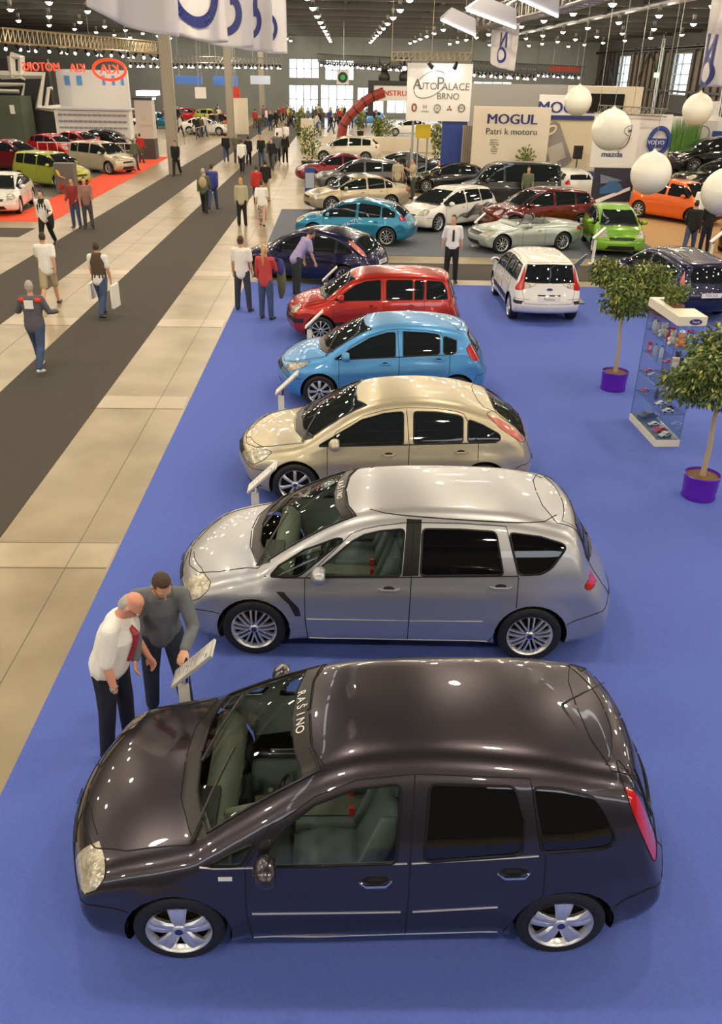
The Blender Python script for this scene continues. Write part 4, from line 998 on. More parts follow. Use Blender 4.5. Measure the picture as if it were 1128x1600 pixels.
def hand(mb, wr, d, palm, side, s=1.0, curl=.35, point=False):
    d = d.normalized(); palm = (palm - d * palm.dot(d)).normalized(); lat = d.cross(palm) * side
    ering(mb, [(wr - d * .02, .026, .021), (wr + d * .03, .036, .017), (wr + d * .075, .040, .014)], lat, 10)
    for i, (ln, off) in enumerate([(.068, .030), (.076, .010), (.070, -.010), (.056, -.029)]):
        b = wr + d * (.082 - abs(i - 1.2) * .004) + lat * off; c = curl * (.15 if point and i == 0 else 1 + .12 * i)
        e1 = (d * math.cos(c) + palm * math.sin(c)); p1 = b + e1 * ln * .45; e2 = (d * math.cos(2.1 * c) + palm * math.sin(2.1 * c)); p2 = p1 + e2 * ln * .3; e3 = (d * math.cos(2.8 * c) + palm * math.sin(2.8 * c)); p3 = p2 + e3 * ln * .25
        limb(mb, [b - d * .02, b, p1, p2, p3], [.010, .0098, .009, .0084, .0075], palm)
    b = wr + d * .02 + lat * .026; e = (d * .75 + lat * .6 + palm * .25).normalized(); p1 = b + e * .038; p2 = p1 + (d * .9 + lat * .2 + palm * .35).normalized() * .03
    limb(mb, [b, p1, p2], [.014, .0105, .009], palm)
def person_meshes(P, vox):
    J = skeleton(P); T, H = J['T'], J['H']; lat = T @ Vector((0, 1, 0)); w = P.get('fat', 1.0); fem = P.get('fem', False); det = vox < .013
    body = MB(); Pt = lambda a, v: J[a] + T @ Vector(v)
    ering(body, [(Pt('pel', (0, 0, -.05)), .15 * w, .105 * w), (Pt('pel', (0, 0, .05)), .155 * w, .11 * w), (Pt('waist', (.005 * w, 0, 0)), .135 * w, .10 * w), (Pt('chest', (.01, 0, 0)), .16 * w, .115 * w), (Pt('chest', (0, 0, .1)), .15, .10)], lat)
    ering(body, [(J['shR'], .055, .055), (J['neck'] - T @ Vector((0, 0, .05)), .06, .06), (J['shL'], .055, .055)], T @ Vector((1, 0, 0)))
    limb(body, [J['neck'] - T @ Vector((0, 0, .06)), J['neck'] + (J['head'] - J['neck']) * .45], [.062, .054], lat)
    h = J['head']; HV = lambda v: h + H @ Vector(v)
    ering(body, [(HV((-.015, 0, -.03)), .068, .082), (HV((-.008, 0, .02)), .075, .095), (HV((-.012, 0, .062)), .066, .082)], H @ Vector((0, 1, 0)), 14)
    ering(body, [(HV((.03, 0, -.055)), .05, .05), (HV((.045, 0, -.085)), .032, .03)], H @ Vector((0, 1, 0)), 10)
    limb(body, [HV((.082, 0, .008)), HV((.108, 0, -.03))], [.010, .015], H @ Vector((0, 1, 0)))
    if det:
        for sg in (-1, 1):
            ering(body, [(HV((-.01, sg * .074, -.03)), .018, .010), (HV((-.012, sg * .08, .01)), .022, .010)], H @ Vector((1, 0, 0)), 8)
            limb(body, [HV((.078, sg * .012, .022)), HV((.07, sg * .045, .022))], [.011, .010], H @ Vector((0, 0, 1)))
        limb(body, [HV((.082, -.018, -.058)), HV((.088, 0, -.056)), HV((.082, .018, -.058))], [.008, .010, .008])
    for k, sg in (('L', 1), ('R', -1)):
        limb(body, [J['sh' + k], J['el' + k] * .5 + J['sh' + k] * .5, J['el' + k], J['el' + k] * .6 + J['wr' + k] * .4, J['wr' + k]], [.052, .047, .039, .040, .027])
        d = J['wr' + k] - J['el' + k]; palm = Vector(P.get('palm' + k, tuple(Vector((0, -sg, 0)))))
        if P.get('pocket') != k: hand(body, J['wr' + k], d, palm, -sg if P.get('flip' + k) else sg, curl=P.get('curl' + k, .35), point=P.get('point' + k, False))
        limb(body, [J['hip' + k], J['knee' + k] * .5 + J['hip' + k] * .5, J['knee' + k], J['knee' + k] * .65 + J['ank' + k] * .35, J['ank' + k]], [.085 * w, .075, .056, .057, .038])
        ft = (Vector((math.cos(P.get('toe', .15) * sg), math.sin(P.get('toe', .15) * sg), 0))); pit = P.get('pit' + k, 0)
        heel = J['ank' + k] + Vector((-.03, 0, -.045)); toe = J['ank' + k] + ft * .17 + Vector((0, 0, -.055 - pit))
        ering(body, [(heel, .034, .035), (J['ank' + k] + ft * .08 + Vector((0, 0, -.055 - pit * .5)), .042, .03), (toe, .036, .022)], (0, 1, 0))
    out = {'body': remesh(body, vox, 3 if det else 2)}
    g = .012 if det else .016; top = P.get('top', 'short')
    sh = MB()
    hem = -.06 if not P.get('tuck') else .02
    if P.get('long'): hem = -.16
    ww = w * (1.06 if not P.get('tuck') else 1.1)
    ering(sh, [(Pt('pel', (0, 0, hem)), .16 * ww + g, .115 * ww + g), (Pt('pel', (0, 0, .07)), .157 * ww + g, .115 * ww + g), (Pt('waist', (.005, 0, 0)), .142 * ww + g, .11 * ww + g), (Pt('chest', (.01, 0, 0)), .165 * w + g, .12 * w + g), (Pt('chest', (-.005, 0, .1)), .155 + g, .10 + g)], lat)
    ering(sh, [(J['shR'], .058 + g, .058 + g), (J['neck'] - T @ Vector((0, 0, .062)), .06 + g, .058 + g), (J['shL'], .058 + g, .058 + g)], T @ Vector((1, 0, 0)))
    for k in 'LR':
        a, e, r = J['sh' + k], J['el' + k], J['wr' + k]
        if top == 'long': limb(sh, [a, e * .5 + a * .5, e, e * .5 + r * .5, e * .08 + r * .92], [.06 + g, .052 + g, .046 + g, .042 + g, .034 + g])
        elif top == 'short': limb(sh, [a, e * .72 + a * .28], [.06 + g, .056 + g])
        elif top == 'elbow': limb(sh, [a, e * .6 + a * .4, e * .96 + a * .04], [.06 + g, .058 + g, .055 + g])
    out['shirt'] = remesh(sh, vox * 1.1, 3)
    tr = MB(); ering(tr, [(Pt('pel', (0, 0, -.06)), .155 * w + g * .6, .11 * w + g * .6), (Pt('pel', (0, 0, .07)), .155 * w + g * .5, .112 * w + g * .5)], lat)
    bt = P.get('bottom', 'long')
    for k in 'LR':
        hp_, kn, an = J['hip' + k], J['knee' + k], J['ank' + k]
        if bt == 'long': limb(tr, [hp_, kn * .5 + hp_ * .5, kn, kn * .5 + an * .5, kn * .03 + an * .97], [.092 * w + g, .082 + g, .066 + g, .058 + g, .052 + g])
        elif bt == 'shorts': limb(tr, [hp_, kn * .5 + hp_ * .5, kn * .98 + hp_ * .02], [.092 * w + g, .088 + g, .08 + g])
    if bt == 'skirt':
        mid = (J['kneeL'] + J['kneeR']) / 2; ering(tr, [(J['pel'], .16, .12), (mid * .5 + J['pel'] * .5, .17, .14), (mid + Vector((0, 0, -.18)), .17, .15)], (0, 1, 0))
    out['trousers'] = remesh(tr, vox * 1.1, 3)
    so = MB()
    for k, sg in (('L', 1), ('R', -1)):
        ft = (Vector((math.cos(P.get('toe', .15) * sg), math.sin(P.get('toe', .15) * sg), 0))); pit = P.get('pit' + k, 0)
        heel = J['ank' + k] + Vector((-.035, 0, -.042)); toe = J['ank' + k] + ft * .18 + Vector((0, 0, -.055 - pit))
        s_ = MB(); ering(s_, [(heel, .04, .042), (J['ank' + k] + ft * .08 + Vector((0, 0, -.052 - pit * .5)), .047, .036), (toe, .042, .028)], (0, 1, 0)); so.add(s_.v, s_.f)
        out['shoe' + k] = remesh(s_, max(vox * .9, .009), 2)
    if not P.get('bald'):
        ha = MB(); ering(ha, [(HV((-.03, 0, .0)), .078, .082), (HV((-.022, 0, .045)), .08, .096), (HV((-.018, 0, .078)), .066, .082)], H @ Vector((0, 1, 0)), 14)
        if P.get('hair') == 'tail': limb(ha, [HV((-.1, 0, .03)), HV((-.15, 0, -.08)), HV((-.14, 0, -.24)), HV((-.13, 0, -.34))], [.04, .04, .032, .015])
        if P.get('hair') == 'bob': ering(ha, [(HV((-.04, 0, -.09)), .078, .07), (HV((-.03, 0, 0)), .085, .085)], H @ Vector((0, 1, 0)))
    else:
        ha = MB(); ering(ha, [(HV((-.05, 0, -.035)), .074, .055), (HV((-.045, 0, .012)), .079, .06)], H @ Vector((0, 1, 0)), 14)
    out['hair'] = remesh(ha, max(vox * .9, .009), 2)
    return out, J
PC = {}
PNAMES = {'body': 'body', 'shirt': 'shirt', 'trousers': 'trousers', 'shoeL': 'shoe', 'shoeR': 'shoe', 'hair': 'hair'}
m_skin = mat('skin', (.62, .34, .22), .55); m_skin2 = mat('skin_flushed', (.66, .30, .21), .5)
def cloth(name, c, n=None): return mat('cloth_' + name, c, .9, noise=n, nscale=9, bump=.35, bscale=14)
def person(key, P, pos, yaw, cols, label, vox=.02, hscale=1.0, group=None, names=None):
    if key not in PC: PC[key] = person_meshes(P, vox)
    ms, J = PC[key]
    root = empty('person', (pos[0], pos[1], pos[2] if len(pos) > 2 else .008), yaw); root.scale = (hscale,) * 3
    tag(root, label, 'person', group)
    mats = {'body': cols.get('skin', m_skin), 'shirt': cols['shirt'], 'trousers': cols['trousers'], 'shoeL': cols.get('shoes', m_shoe), 'shoeR': cols.get('shoes', m_shoe), 'hair': cols.get('hair', m_hair)}
    ob = {}
    for k, me in ms.items():
        o = link((names or {}).get(k, PNAMES[k]), me, root); o.material_slots[0].link = 'OBJECT'; o.material_slots[0].material = mats[k]; ob[k] = o
    return root, J, ob
m_shoe = mat('shoe_black', (.02, .02, .02), .4); m_shoew = mat('shoe_white', (.75, .75, .72), .5); m_hair = mat('hair_brown', (.06, .035, .02), .7, bump=.6, bscale=60)
m_hairg = mat('hair_grey', (.42, .40, .38), .7, bump=.5, bscale=60); m_hairb = mat('hair_blond', (.55, .33, .12), .6, bump=.6, bscale=60); m_hairk = mat('hair_black', (.015, .012, .01), .6)
m_jean = cloth('jeans', (.055, .09, .19), (.04, .065, .14)); m_dtr = cloth('dark_trousers', (.012, .014, .03)); m_blk = cloth('black', (.012, .012, .014)); m_gtr = cloth('grey_trousers', (.06, .065, .07))
m_wsh = cloth('white_shirt', (.82, .81, .79)); m_gsh = cloth('grey_shirt', (.15, .165, .185), (.12, .13, .15)); m_redsh = cloth('red', (.45, .03, .03)); m_lav = cloth('lavender', (.38, .33, .58)); m_beige = cloth('beige', (.45, .40, .28)); m_khaki = cloth('khaki', (.42, .35, .22)); m_navysh = cloth('navy', (.04, .05, .25)); m_brn = cloth('brown', (.09, .06, .035)); m_pale = cloth('pale', (.62, .60, .54)); m_grnj = cloth('olive', (.12, .13, .08))
STAND = dict(legL=(.02, .04, .06), legR=(-.02, .04, .06)); WALK = dict(legL=(.38, .18, .02), legR=(-.32, .35, .02), armL=(-.35, .1, .25), armR=(.35, .1, .3), pitR=.05, lean=.04)
# the two men at the information board
PA = dict(lean=.30, head=.55, hyaw=0, top='elbow', tuck=True, bald=True, fat=1.22, legL=(.05, .1, .08), legR=(-.05, .06, .08), armR=(-.12, .2, .35), armL=(.0, .06, .45), pocket='R', curlL=.5)
man1, J1, ob1 = person('man1', PA, (-1.97, 5.74), math.radians(-12), dict(shirt=m_wsh, trousers=m_dtr, hair=m_hairg, skin=m_skin2), 'balding man in a white shirt and red tie looking at the board', .0095, 1.0)
T1 = J1['T']; b = MB(); ty = mat('red_silk', (.33, .012, .03), .4); cpt = [J1['neck'] + T1 @ Vector((.066, 0, -.05)), J1['chest'] + T1 @ Vector((.172, 0, .06)), J1['chest'] + T1 @ Vector((.19, 0, -.06)), J1['waist'] + T1 @ Vector((.175, 0, -.02))]
v = []
for p, wd in zip(cpt, (.02, .032, .042, .05)):
    for dy, dx in ((-wd, 0), (0, .008), (wd, 0), (wd, -.02), (-wd, -.02)): v.append(p + T1 @ Vector((dx, dy, 0)))
f = [(i * 5 + k, i * 5 + (k + 1) % 5, i * 5 + 5 + (k + 1) % 5, i * 5 + 5 + k) for i in range(3) for k in range(5)]; b.add(v, f); b.build('tie', ty, man1, False)
def glasses(J, root):
    H = J['H']; h = J['head']; b = MB(); hv = lambda *a: h + H @ Vector(a)
    for sg in (-1, 1):
        b.tube([hv(.104, sg * .034 + .024 * math.cos(a), .006 + .017 * math.sin(a)) for a in np.linspace(0, 2 * PI, 15)[:-1]], .002, 5, closed=True)
        b.tube([hv(.102, sg * .058, .01), hv(.0, sg * .083, .012)], .002, 5)
    b.tube([hv(.106, -.01, .008), hv(.106, .01, .008)], .002, 5); b.build('glasses', m_black, root, True)
glasses(J1, man1)
b = MB(); w_ = J1['wrR']; d_ = (w_ - J1['elR']).normalized(); q = w_ - d_ * .03; s1 = d_.orthogonal().normalized(); s2 = d_.cross(s1)
b.tube([q + s1 * .034 * math.cos(a) + s2 * .034 * math.sin(a) for a in np.linspace(0, 2 * PI, 17)[:-1]], .006, 6, closed=True); b.ball(tuple(q + Vector((0, -.034, 0))), .017, 10, 6); b.build('wristwatch', m_chrome, man1, True)
b = MB()
for k_ in range(1): b.tube([J1['neck'] + T1 @ Vector((.064 * math.cos(a), .066 * math.sin(a), -.035 + .012 * math.cos(a))) for a in np.linspace(0, 2 * PI, 17)[:-1]], .014, 6, closed=True)
b.build('collar', m_wsh, man1, True)
yB = math.radians(-80); bB = Vector((-1.62, 6.2, .008))
tg = Matrix.Rotation(-yB, 3, 'Z') @ (Vector((-1.33, 5.74, 1.10)) - bB)
PB = dict(lean=.34, side=-.06, head=.45, hyaw=.3, top='long', legL=(.10, .12, .10), legR=(-.06, .05, .10), armR=(.25, .12, .5), armL=(tg.x, tg.y, tg.z, 1), poleL=(-.3, .5, -.8), curlL=.32, pointL=True, palmL=(0, 0, -1))
man2, J2, ob2 = person('man2', PB, bB, yB, dict(shirt=m_gsh, trousers=cloth('dark_jeans', (.03, .04, .07), (.02, .03, .05)), hair=m_hair), 'dark haired man in a grey shirt pointing down at the board', .0095, 1.02)
glasses(J2, man2)
b = MB(); T2 = J2['T']; b.tube([J2['neck'] + T2 @ Vector((.064 * math.cos(a), .066 * math.sin(a), -.035 + .012 * math.cos(a))) for a in np.linspace(0, 2 * PI, 17)[:-1]], .013, 6, closed=True); b.build('collar', m_gsh, man2, True)
# ---- the other visitors
def per(key, P, px, yaw, cols, label, h=1.0, vox=.02, group=None, names=None, z=.008):
    g = G(px[0], px[1]); return person(key, P, (g.x, g.y, z), math.radians(yaw), cols, label, vox, h, group, names)
WK = WALK; WK2 = dict(WALK, legL=(-.32, .35, .02), legR=(.38, .18, .02), armL=(.35, .1, .3), armR=(-.35, .1, .25), pitR=0, pitL=.05)
r_, J, ob = per('w1', dict(WALK, top='long', armL=(.1, .45, 1.3), armR=(.1, .45, 1.3), fat=1.12), (66, 578), 88, dict(shirt=cloth('slate_jacket', (.10, .10, .13)), trousers=m_jean, shoes=m_shoew, hair=m_hairg), 'walking man in a slate jacket with red shoulders and white shoes', 1.0, .015, names={'shirt': 'jacket'})
b = MB(); T_ = J['T']
for sg in (-1, 1): b.ball(tuple(J['chest'] + T_ @ Vector((-.02, sg * .15, .115))), 1, 12, 8, 0, (.095, .085, .062))
b.build('shoulder_panel', m_redsh if False else mat('red_panel', (.65, .05, .02), .8), r_, True)
b = MB(); b.box((-.155, -.09, 1.27), (-.135, .08, 1.43)); b.build('back_patch', m_wsh, r_)
per('w2', dict(WK2, top='short', bottom='shorts', fat=1.05), (82, 478), 95, dict(shirt=m_wsh, trousers=m_khaki), 'walking man in a white T shirt and khaki shorts', 1.02, .015)
r_, J, ob = per('w3', dict(WALK, top='short', armL=(.1, .1, .3), armR=(.05, .12, .2)), (163, 495), 82, dict(shirt=m_wsh, trousers=m_jean), 'walking man in a brown vest carrying white bags', 1.0, .015)
b = MB(); ering(b, [(J['pel'] + Vector((0, 0, .02)), .185, .135), (J['waist'], .175, .135), (J['chest'], .195, .15), (J['chest'] + Vector((0, 0, .13)), .16, .12)], (0, 1, 0), 16); b.build('vest', m_brn, r_, True)
for sg, sz in ((-1, 1.2), (1, .9)):
    b = MB(); w_ = J['wr' + ('L' if sg > 0 else 'R')]; b.box((w_.x - .17 * sz, w_.y + sg * .03, w_.z - .55 * sz), (w_.x + .17 * sz, w_.y + sg * .10, w_.z - .12)); b.tube([(w_.x - .08, w_.y + sg * .06, w_.z - .12), (w_.x, w_.y + sg * .03, w_.z - .05), (w_.x + .08, w_.y + sg * .06, w_.z - .12)], .006, 5)
    o = b.build('paper_bag', m_white); o.matrix_world = Matrix.Translation(r_.location) @ Matrix.Rotation(r_.rotation_euler.z, 4, 'Z'); tag(o, 'white paper bag carried by the man in the brown vest, ' + ('larger right hand one' if sg < 0 else 'smaller left hand one'), 'bag')
r_, J, ob = per('w4', dict(WK2, top='long', armL=(.1, .3, 1.2)), (76, 386), -92, dict(shirt=m_wsh, trousers=m_blk, hair=m_hairk), 'man in a black waistcoat with a jacket over his arm', 1.02, .018)
b = MB(); ering(b, [(J['pel'] + Vector((0, 0, .0)), .18, .13), (J['waist'], .17, .13), (J['chest'], .19, .145), (J['chest'] + Vector((0, 0, .12)), .155, .115)], (0, 1, 0), 14); b.build('waistcoat', m_blk, r_, True)
b = MB(); e_ = (J['elL'] + J['wrL']) / 2; b.ball((e_.x, e_.y, e_.z - .22), 1, 12, 8, 0, (.16, .07, .30)); o = b.build('folded_jacket', m_blk, r_, True)
S1 = dict(STAND, top='long', armL=(.2, .1, .9), armR=(.2, .1, .6))
per('s1', S1, (121, 356), -95, dict(shirt=cloth('darkred', (.25, .03, .03)), trousers=m_jean, hair=m_hairk), 'visitor in a dark red top on the left aisle, left of a pair', .98)
per('s1', S1, (140, 357), -75, dict(shirt=cloth('grey_red', (.30, .16, .14)), trousers=m_gtr, hair=m_hair), 'visitor in a grey and red jacket, right of a pair', 1.0)
per('w2b', dict(WK2, top='long'), (277, 275), -95, dict(shirt=m_blk, trousers=m_blk, hair=m_hairk), 'man in a black suit walking past the first column', 1.03)
per('w1b', dict(WALK, top='long'), (214, 267), 60, dict(shirt=m_grnj, trousers=m_gtr, hair=m_hairg), 'man in an olive jacket beside the square pillar')
per('s1', S1, (222, 255), 80, dict(shirt=m_redsh, trousers=m_gtr, hair=m_hair), 'person in red behind the man in the olive jacket', .95)
r_, J, ob = per('w1b', dict(WALK, top='long'), (321, 334), 90, dict(shirt=m_grnj, trousers=m_blk, hair=m_hairg), 'grey haired man with a backpack walking away', 1.0)
b = MB(); b.ball((-.22, 0, 1.25), 1, 12, 8, 0, (.11, .16, .23)); b.build('backpack', m_khaki, r_, True)
per('w2b', dict(WK2, top='long'), (334, 328), 88, dict(shirt=m_navysh, trousers=m_jean, hair=m_hair), 'man in a royal blue jacket walking beside the backpacker', 1.04)
per('s2', dict(STAND, top='long', hair='bob'), (379, 354), 90, dict(shirt=m_beige, trousers=m_blk, hair=m_hairb), 'blond woman in a beige top and black trousers', .98)
per('sk', dict(WALK, top='elbow', bottom='skirt', fem=True), (410, 354), 88, dict(shirt=m_wsh, trousers=cloth('floral_skirt', (.10, .03, .05), (.6, .5, .5)), hair=m_hair), 'woman in a white blouse and patterned skirt', .95, names={'trousers': 'skirt'})
per('w1b', WALK, (402, 322), 90, dict(shirt=m_redsh, trousers=m_gtr, hair=m_hair), 'visitor in a red shirt in front of the white blouse', .95)
per('s1', S1, (416, 315), 95, dict(shirt=m_blk, trousers=m_khaki, hair=m_hairk), 'visitor in a black top beside the red shirt', .98)
per('s3', dict(STAND, top='short', armL=(.05, .15, .15), armR=(0, .15, .2), legL=(.08, .05, .12), legR=(-.06, .03, .12)), (381, 486), 78, dict(shirt=m_wsh, trousers=cloth('slate_jeans', (.04, .05, .08)), hair=m_hair), 'man in a white short sleeved shirt seen from behind', 1.02, .014)
r_, J, ob = per('s4', dict(STAND, top='long', hair='tail', fem=True, armR=(.5, .15, .8), armL=(.2, .2, .3)), (417, 499), 72, dict(shirt=cloth('coral_red', (.50, .06, .06)), trousers=m_jean, hair=m_hairb), 'blond woman with a ponytail and red top', .98, .014)
w_ = J['wrR']; b = MB(); ering(b, [(Vector((w_.x, w_.y - .02, w_.z + .08)), .10, .07), (Vector((w_.x - .02, w_.y - .03, w_.z - .2)), .12, .09), (Vector((w_.x, w_.y - .02, w_.z - .5)), .10, .07), (Vector((w_.x, w_.y, w_.z - .66)), .05, .04)], (0, 1, 0)); b.build('draped_jacket', m_grnj, r_, True)
b = MB(); b.ball((w_.x - .12, w_.y - .05, w_.z + .12), 1, 12, 8, 0, (.12, .09, .2)); b.tube([(w_.x - .1, w_.y - .03, w_.z + .3), J['shR'] + Vector((0, .02, .08)), (w_.x - .18, w_.y - .05, w_.z + .3)], .014, 6); o = b.build('handbag', m_navysh, r_, True)
per('s5', dict(STAND, top='short', lean=.62, head=.25, armL=(.0, .1, .1), armR=(.15, .1, .25)), (464, 462), 25, dict(shirt=m_lav, trousers=cloth('charcoal_trousers', (.035, .04, .035)), hair=m_hair), 'man in a lavender T shirt leaning to look into the navy car', 1.04, .014)
r_, J, ob = per('s6', dict(STAND, top='elbow', tuck=True, armL=(-.35, .2, .35), armR=(-.35, .2, .35), hyaw=-.3), (703, 441), -92, dict(shirt=m_wsh, trousers=m_blk, hair=m_hair), 'attendant in a white shirt and dark tie', 1.04, .014)
b = MB(); b.tube([J['neck'] + Vector((.075, 0, -.06)), J['chest'] + Vector((.15, 0, .05)), J['waist'] + Vector((.15, 0, 0))], [.012, .03, .032], 6); b.build('tie', m_blk, r_, True)
FOLD = dict(STAND, top='short', armL=(.5, .1, 1.7), armR=(.5, .1, 1.7))
per('s7', STAND, (620, 312), 80, dict(shirt=m_beige, trousers=m_gtr, hair=m_hair), 'man in a beige shirt behind the blue hatchback, back turned', 1.02)
per('s8', FOLD, (644, 311), 195, dict(shirt=m_beige, trousers=m_gtr, hair=m_hair), 'man in a beige shirt with arms folded behind the blue hatchback', 1.0)
per('s1', S1, (820, 328), -100, dict(shirt=m_grnj, trousers=m_blk, hair=m_hair), 'man in a dark jacket between the black van and the dark red car', 1.0)
per('w2b', dict(WK2, top='long'), (1073, 400), 60, dict(shirt=m_blk, trousers=m_jean, hair=m_hairk, shoes=m_shoew), 'person in black with white shoes on the tan carpet', 1.02)
per('s1', S1, (1097, 396), 100, dict(shirt=m_blk, trousers=m_dtr, hair=m_hairk), 'person in black with dark trousers on the tan carpet', .98)
per('s7', STAND, (1086, 364), 100, dict(shirt=m_wsh, trousers=m_gtr, hair=m_hair), 'person in a white top near the orange van', 1.0)
per('s7', STAND, (640, 288), 60, dict(shirt=m_gsh, trousers=m_gtr, hair=m_hairg), 'man in grey beside the dark grey saloon', 1.0)
r_, J, ob = per('s9', dict(legL=(1.2, 1.9, .1), legR=(1.1, 1.9, .1), lean=.3, top='short', armL=(.6, .1, .8), armR=(.6, .1, .8)), (95, 302), -30, dict(shirt=mat('cloth_yellow', (.7, .5, .08), .9), trousers=m_redsh, hair=m_hairk), 'crouching person in yellow and red beside the lime car', .95)
AISLE = [((315, 216), 'b', 90), ((354, 254), 'k', 95), ((371, 256), 'o', 90), ((379, 270), 'w', 90), ((389, 259), 'k', 95), ((409, 260), 'k', -90), ((425, 266), 'k', -95), ((434, 254), 'g', 90), ((446, 255), 'k', 88), ((406, 212), 'b', -90), ((399, 200), 'r', 90), ((373, 200), 'y', 90), ((332, 205), 'k', 90), ((340, 205), 'o', 80), ((347, 206), 'k', 95), ((436, 235), 'w', -90), ((447, 230), 'w', 90), ((423, 205), 'k', 90), ((412, 192), 'g', 90)]
CM = dict(k=m_blk, b=m_brn, o=m_grnj, w=m_wsh, g=m_gsh, r=m_redsh, y=mat('cloth_lime', (.45, .45, .08), .9), n=m_navysh, p=m_pale)
CN = dict(k='black', b='brown', o='olive', w='white', g='grey', r='red', y='lime', n='navy', p='pale')
CB = [m_blk, m_jean, m_gtr, m_dtr]
for i, (px, c, yw) in enumerate(AISLE):
    key, P = [('w1b', WALK), ('w2b', WK2), ('s1', S1)][i % 3]
    per(key, P, px, yw, dict(shirt=CM[c], trousers=CB[i % 4], hair=[m_hair, m_hairk, m_hairg][i % 3]), 'small %s topped visitor in the aisle, walking %s' % (CN[c], 'away' if yw > 0 else 'towards the cars'), .96 + .02 * (i % 4), group='visitors along the middle of the aisle')
rnd_ = random.Random(3); USED = [o.location.copy() for o in bpy.data.objects if o.name.startswith('person') and o.parent is None]
KEEP = [G(205, 192), G(295, 190), G(330, 193), G(350, 203), G(322, 210), G(250, 200), G(212, 214), G(575, 195), G(535, 205), G(374, 200)]
for i in range(100):
    if i < 70: x = rnd_.uniform(-8.5, 3.5); y = rnd_.uniform(88, 113)
    else: x = rnd_.uniform(-24, -10.5); y = rnd_.uniform(77, 108)
    if any((Vector((x, y, 0)) - u_).length < 1.1 for u_ in USED) or any(abs(x - k_.x) < 3 and abs(y - k_.y) < 2.2 for k_ in KEEP): continue
    USED.append(Vector((x, y, 0)))
    c = rnd_.choice('kkkkbboggrwpny'); key, P = [('w1b', WALK), ('w2b', WK2), ('s1', S1)][i % 3]
    if any(abs(x - cx) < .9 and abs(y - cy) < .9 for cx, cy in ((-9.5, 82), (-9.3, 110))): continue
    person(key, P, (x, y, .008), rnd_.uniform(0, 6.28), dict(shirt=CM[c], trousers=CB[i % 4], hair=[m_hair, m_hairk, m_hairg][i % 3]), 'distant visitor in the crowd %s, %s top' % ('before the bright far doors' if i < 70 else 'on the left between the far stands', CN[c]), .02, rnd_.uniform(.93, 1.03), 'crowd at the far end' if i < 70 else 'crowd between the left stands')
# ------------------------------------------------------------------ the other cars
def place2(px, yaw, s, near=-1, which=0):
    h = G(*px); a = math.radians(yaw); hx = s['wheels'][which]; hy = near * (float(pchip(s['plan'])(hx)) - .02)
    return (h.x - hx * math.cos(a) + hy * math.sin(a), h.y - hx * math.sin(a) - hy * math.cos(a))
def placec(px, yaw, s):
    h = G(*px); a = math.radians(yaw); return (h.x - s['L'] / 2 * math.cos(a), h.y - s['L'] / 2 * math.sin(a))
rad = math.radians
s = spec_focus(); car('car', s, P_navy, 'dark navy hatchback behind the red one, a man leaning into it', place2((537, 452), -25, s, which=1), rad(-25), 2, wheel='ten', plate='FOCUS')
s = spec_fusion(); car('car', s, P_white, 'white tall hatchback seen from behind on the blue carpet', place2((793, 497), -90, s, which=1), rad(-90), 2, wheel='seven', plate='Fusion')
s = spec_focus(True); car('car', s, P_navy, 'dark navy estate car at the right edge seen from behind', (lambda g: (g.x - s['L'] * math.cos(rad(-83)), g.y - s['L'] * math.sin(rad(-83))))(G(1103, 507)), rad(-83), 2, wheel='ten', plate='FOCUS')
def side_text(t, x, z, ang, sz):
    def f(root, s, bvh, objs, surf):
        m_ = mat('side_lettering', (.8, .82, .85), .5); c = math.cos(ang); n_ = len(t)
        for i, ch in enumerate(t):
            if ch == ' ': continue
            k = (i - (n_ - 1) / 2) * sz * .78; p, n = surf(x + k * c, z + k * math.sin(ang))
            if p: text(ch, sz, m_, root, frame((p.x, -p.y - .006, p.z), (c, 0, math.sin(ang)), (-math.sin(ang), 0, c)), ext=.001)
    return f
s = spec_gen('m3'); car('car', s, paint('turquoise', (.01, .20, .36), .4, .3), 'turquoise blue hatchback with slanted lettering on its side', place2((490, 379), -14, s), rad(-14), 2, wheel='ten', plate='', extra=side_text('NOVÁ MAZDA 3', 2.1, .66, .42, .19))
def swirl(root, s, bvh, objs, surf):
    b = MB(); rr = random.Random(5)
    for i in range(9):
        pts = []
        for k in range(14):
            t = k / 13; p, n = surf(2.0 + i * .12 + t * 1.25, .42 + t * .42 + .05 * math.sin(t * 9 + i)); 
            if p: pts.append((p.x, -p.y - .004, p.z))
        if len(pts) > 2: b.tube(pts, .012 + .006 * rr.random(), 4)
    b.build('side_graphic', m_black, root)
s = spec_gen('wagon'); car('car', s, P_white, 'white estate car with black swirling graphics on its side', place2((684, 363), 42, s), rad(42), 2, wheel='ten', extra=swirl)
def cockpit(root, s, bvh, objs, surf):
    b = MB(); pts = [(1.42, -.68, .86), (1.66, -.60, 1.14), (1.70, -.50, 1.19), (1.72, 0, 1.21), (1.70, .50, 1.19), (1.66, .60, 1.14), (1.42, .68, .86)]
    b.tube(pts, .028, 8); w = b.build('windshield_frame', m_chrome, root, True)
    b = MB(); b.add([(1.42, -.66, .88), (1.36, 0, .90), (1.42, .66, .88), (1.66, .58, 1.15), (1.72, 0, 1.20), (1.66, -.58, 1.15)], [(0, 1, 4, 5), (1, 2, 3, 4)]); b.build('windshield', m_glass, root)
    for sg in (-1, 1):
        b = MB(); b.prism([(2.15, .6), (2.3, .6), (2.42, 1.04), (2.32, 1.06)], sg * .36 - .22, sg * .36 + .22, 'y'); a = b.build('seat', m_seat, root); bv(a, .04)
        b = MB(); b.tube([(2.5, sg * .36 - .16, .9), (2.5, sg * .36 - .14, 1.06), (2.5, sg * .36, 1.10), (2.5, sg * .36 + .14, 1.06), (2.5, sg * .36 + .16, .9)], .022, 8); b.build('roll_hoop', m_chrome, root, True)
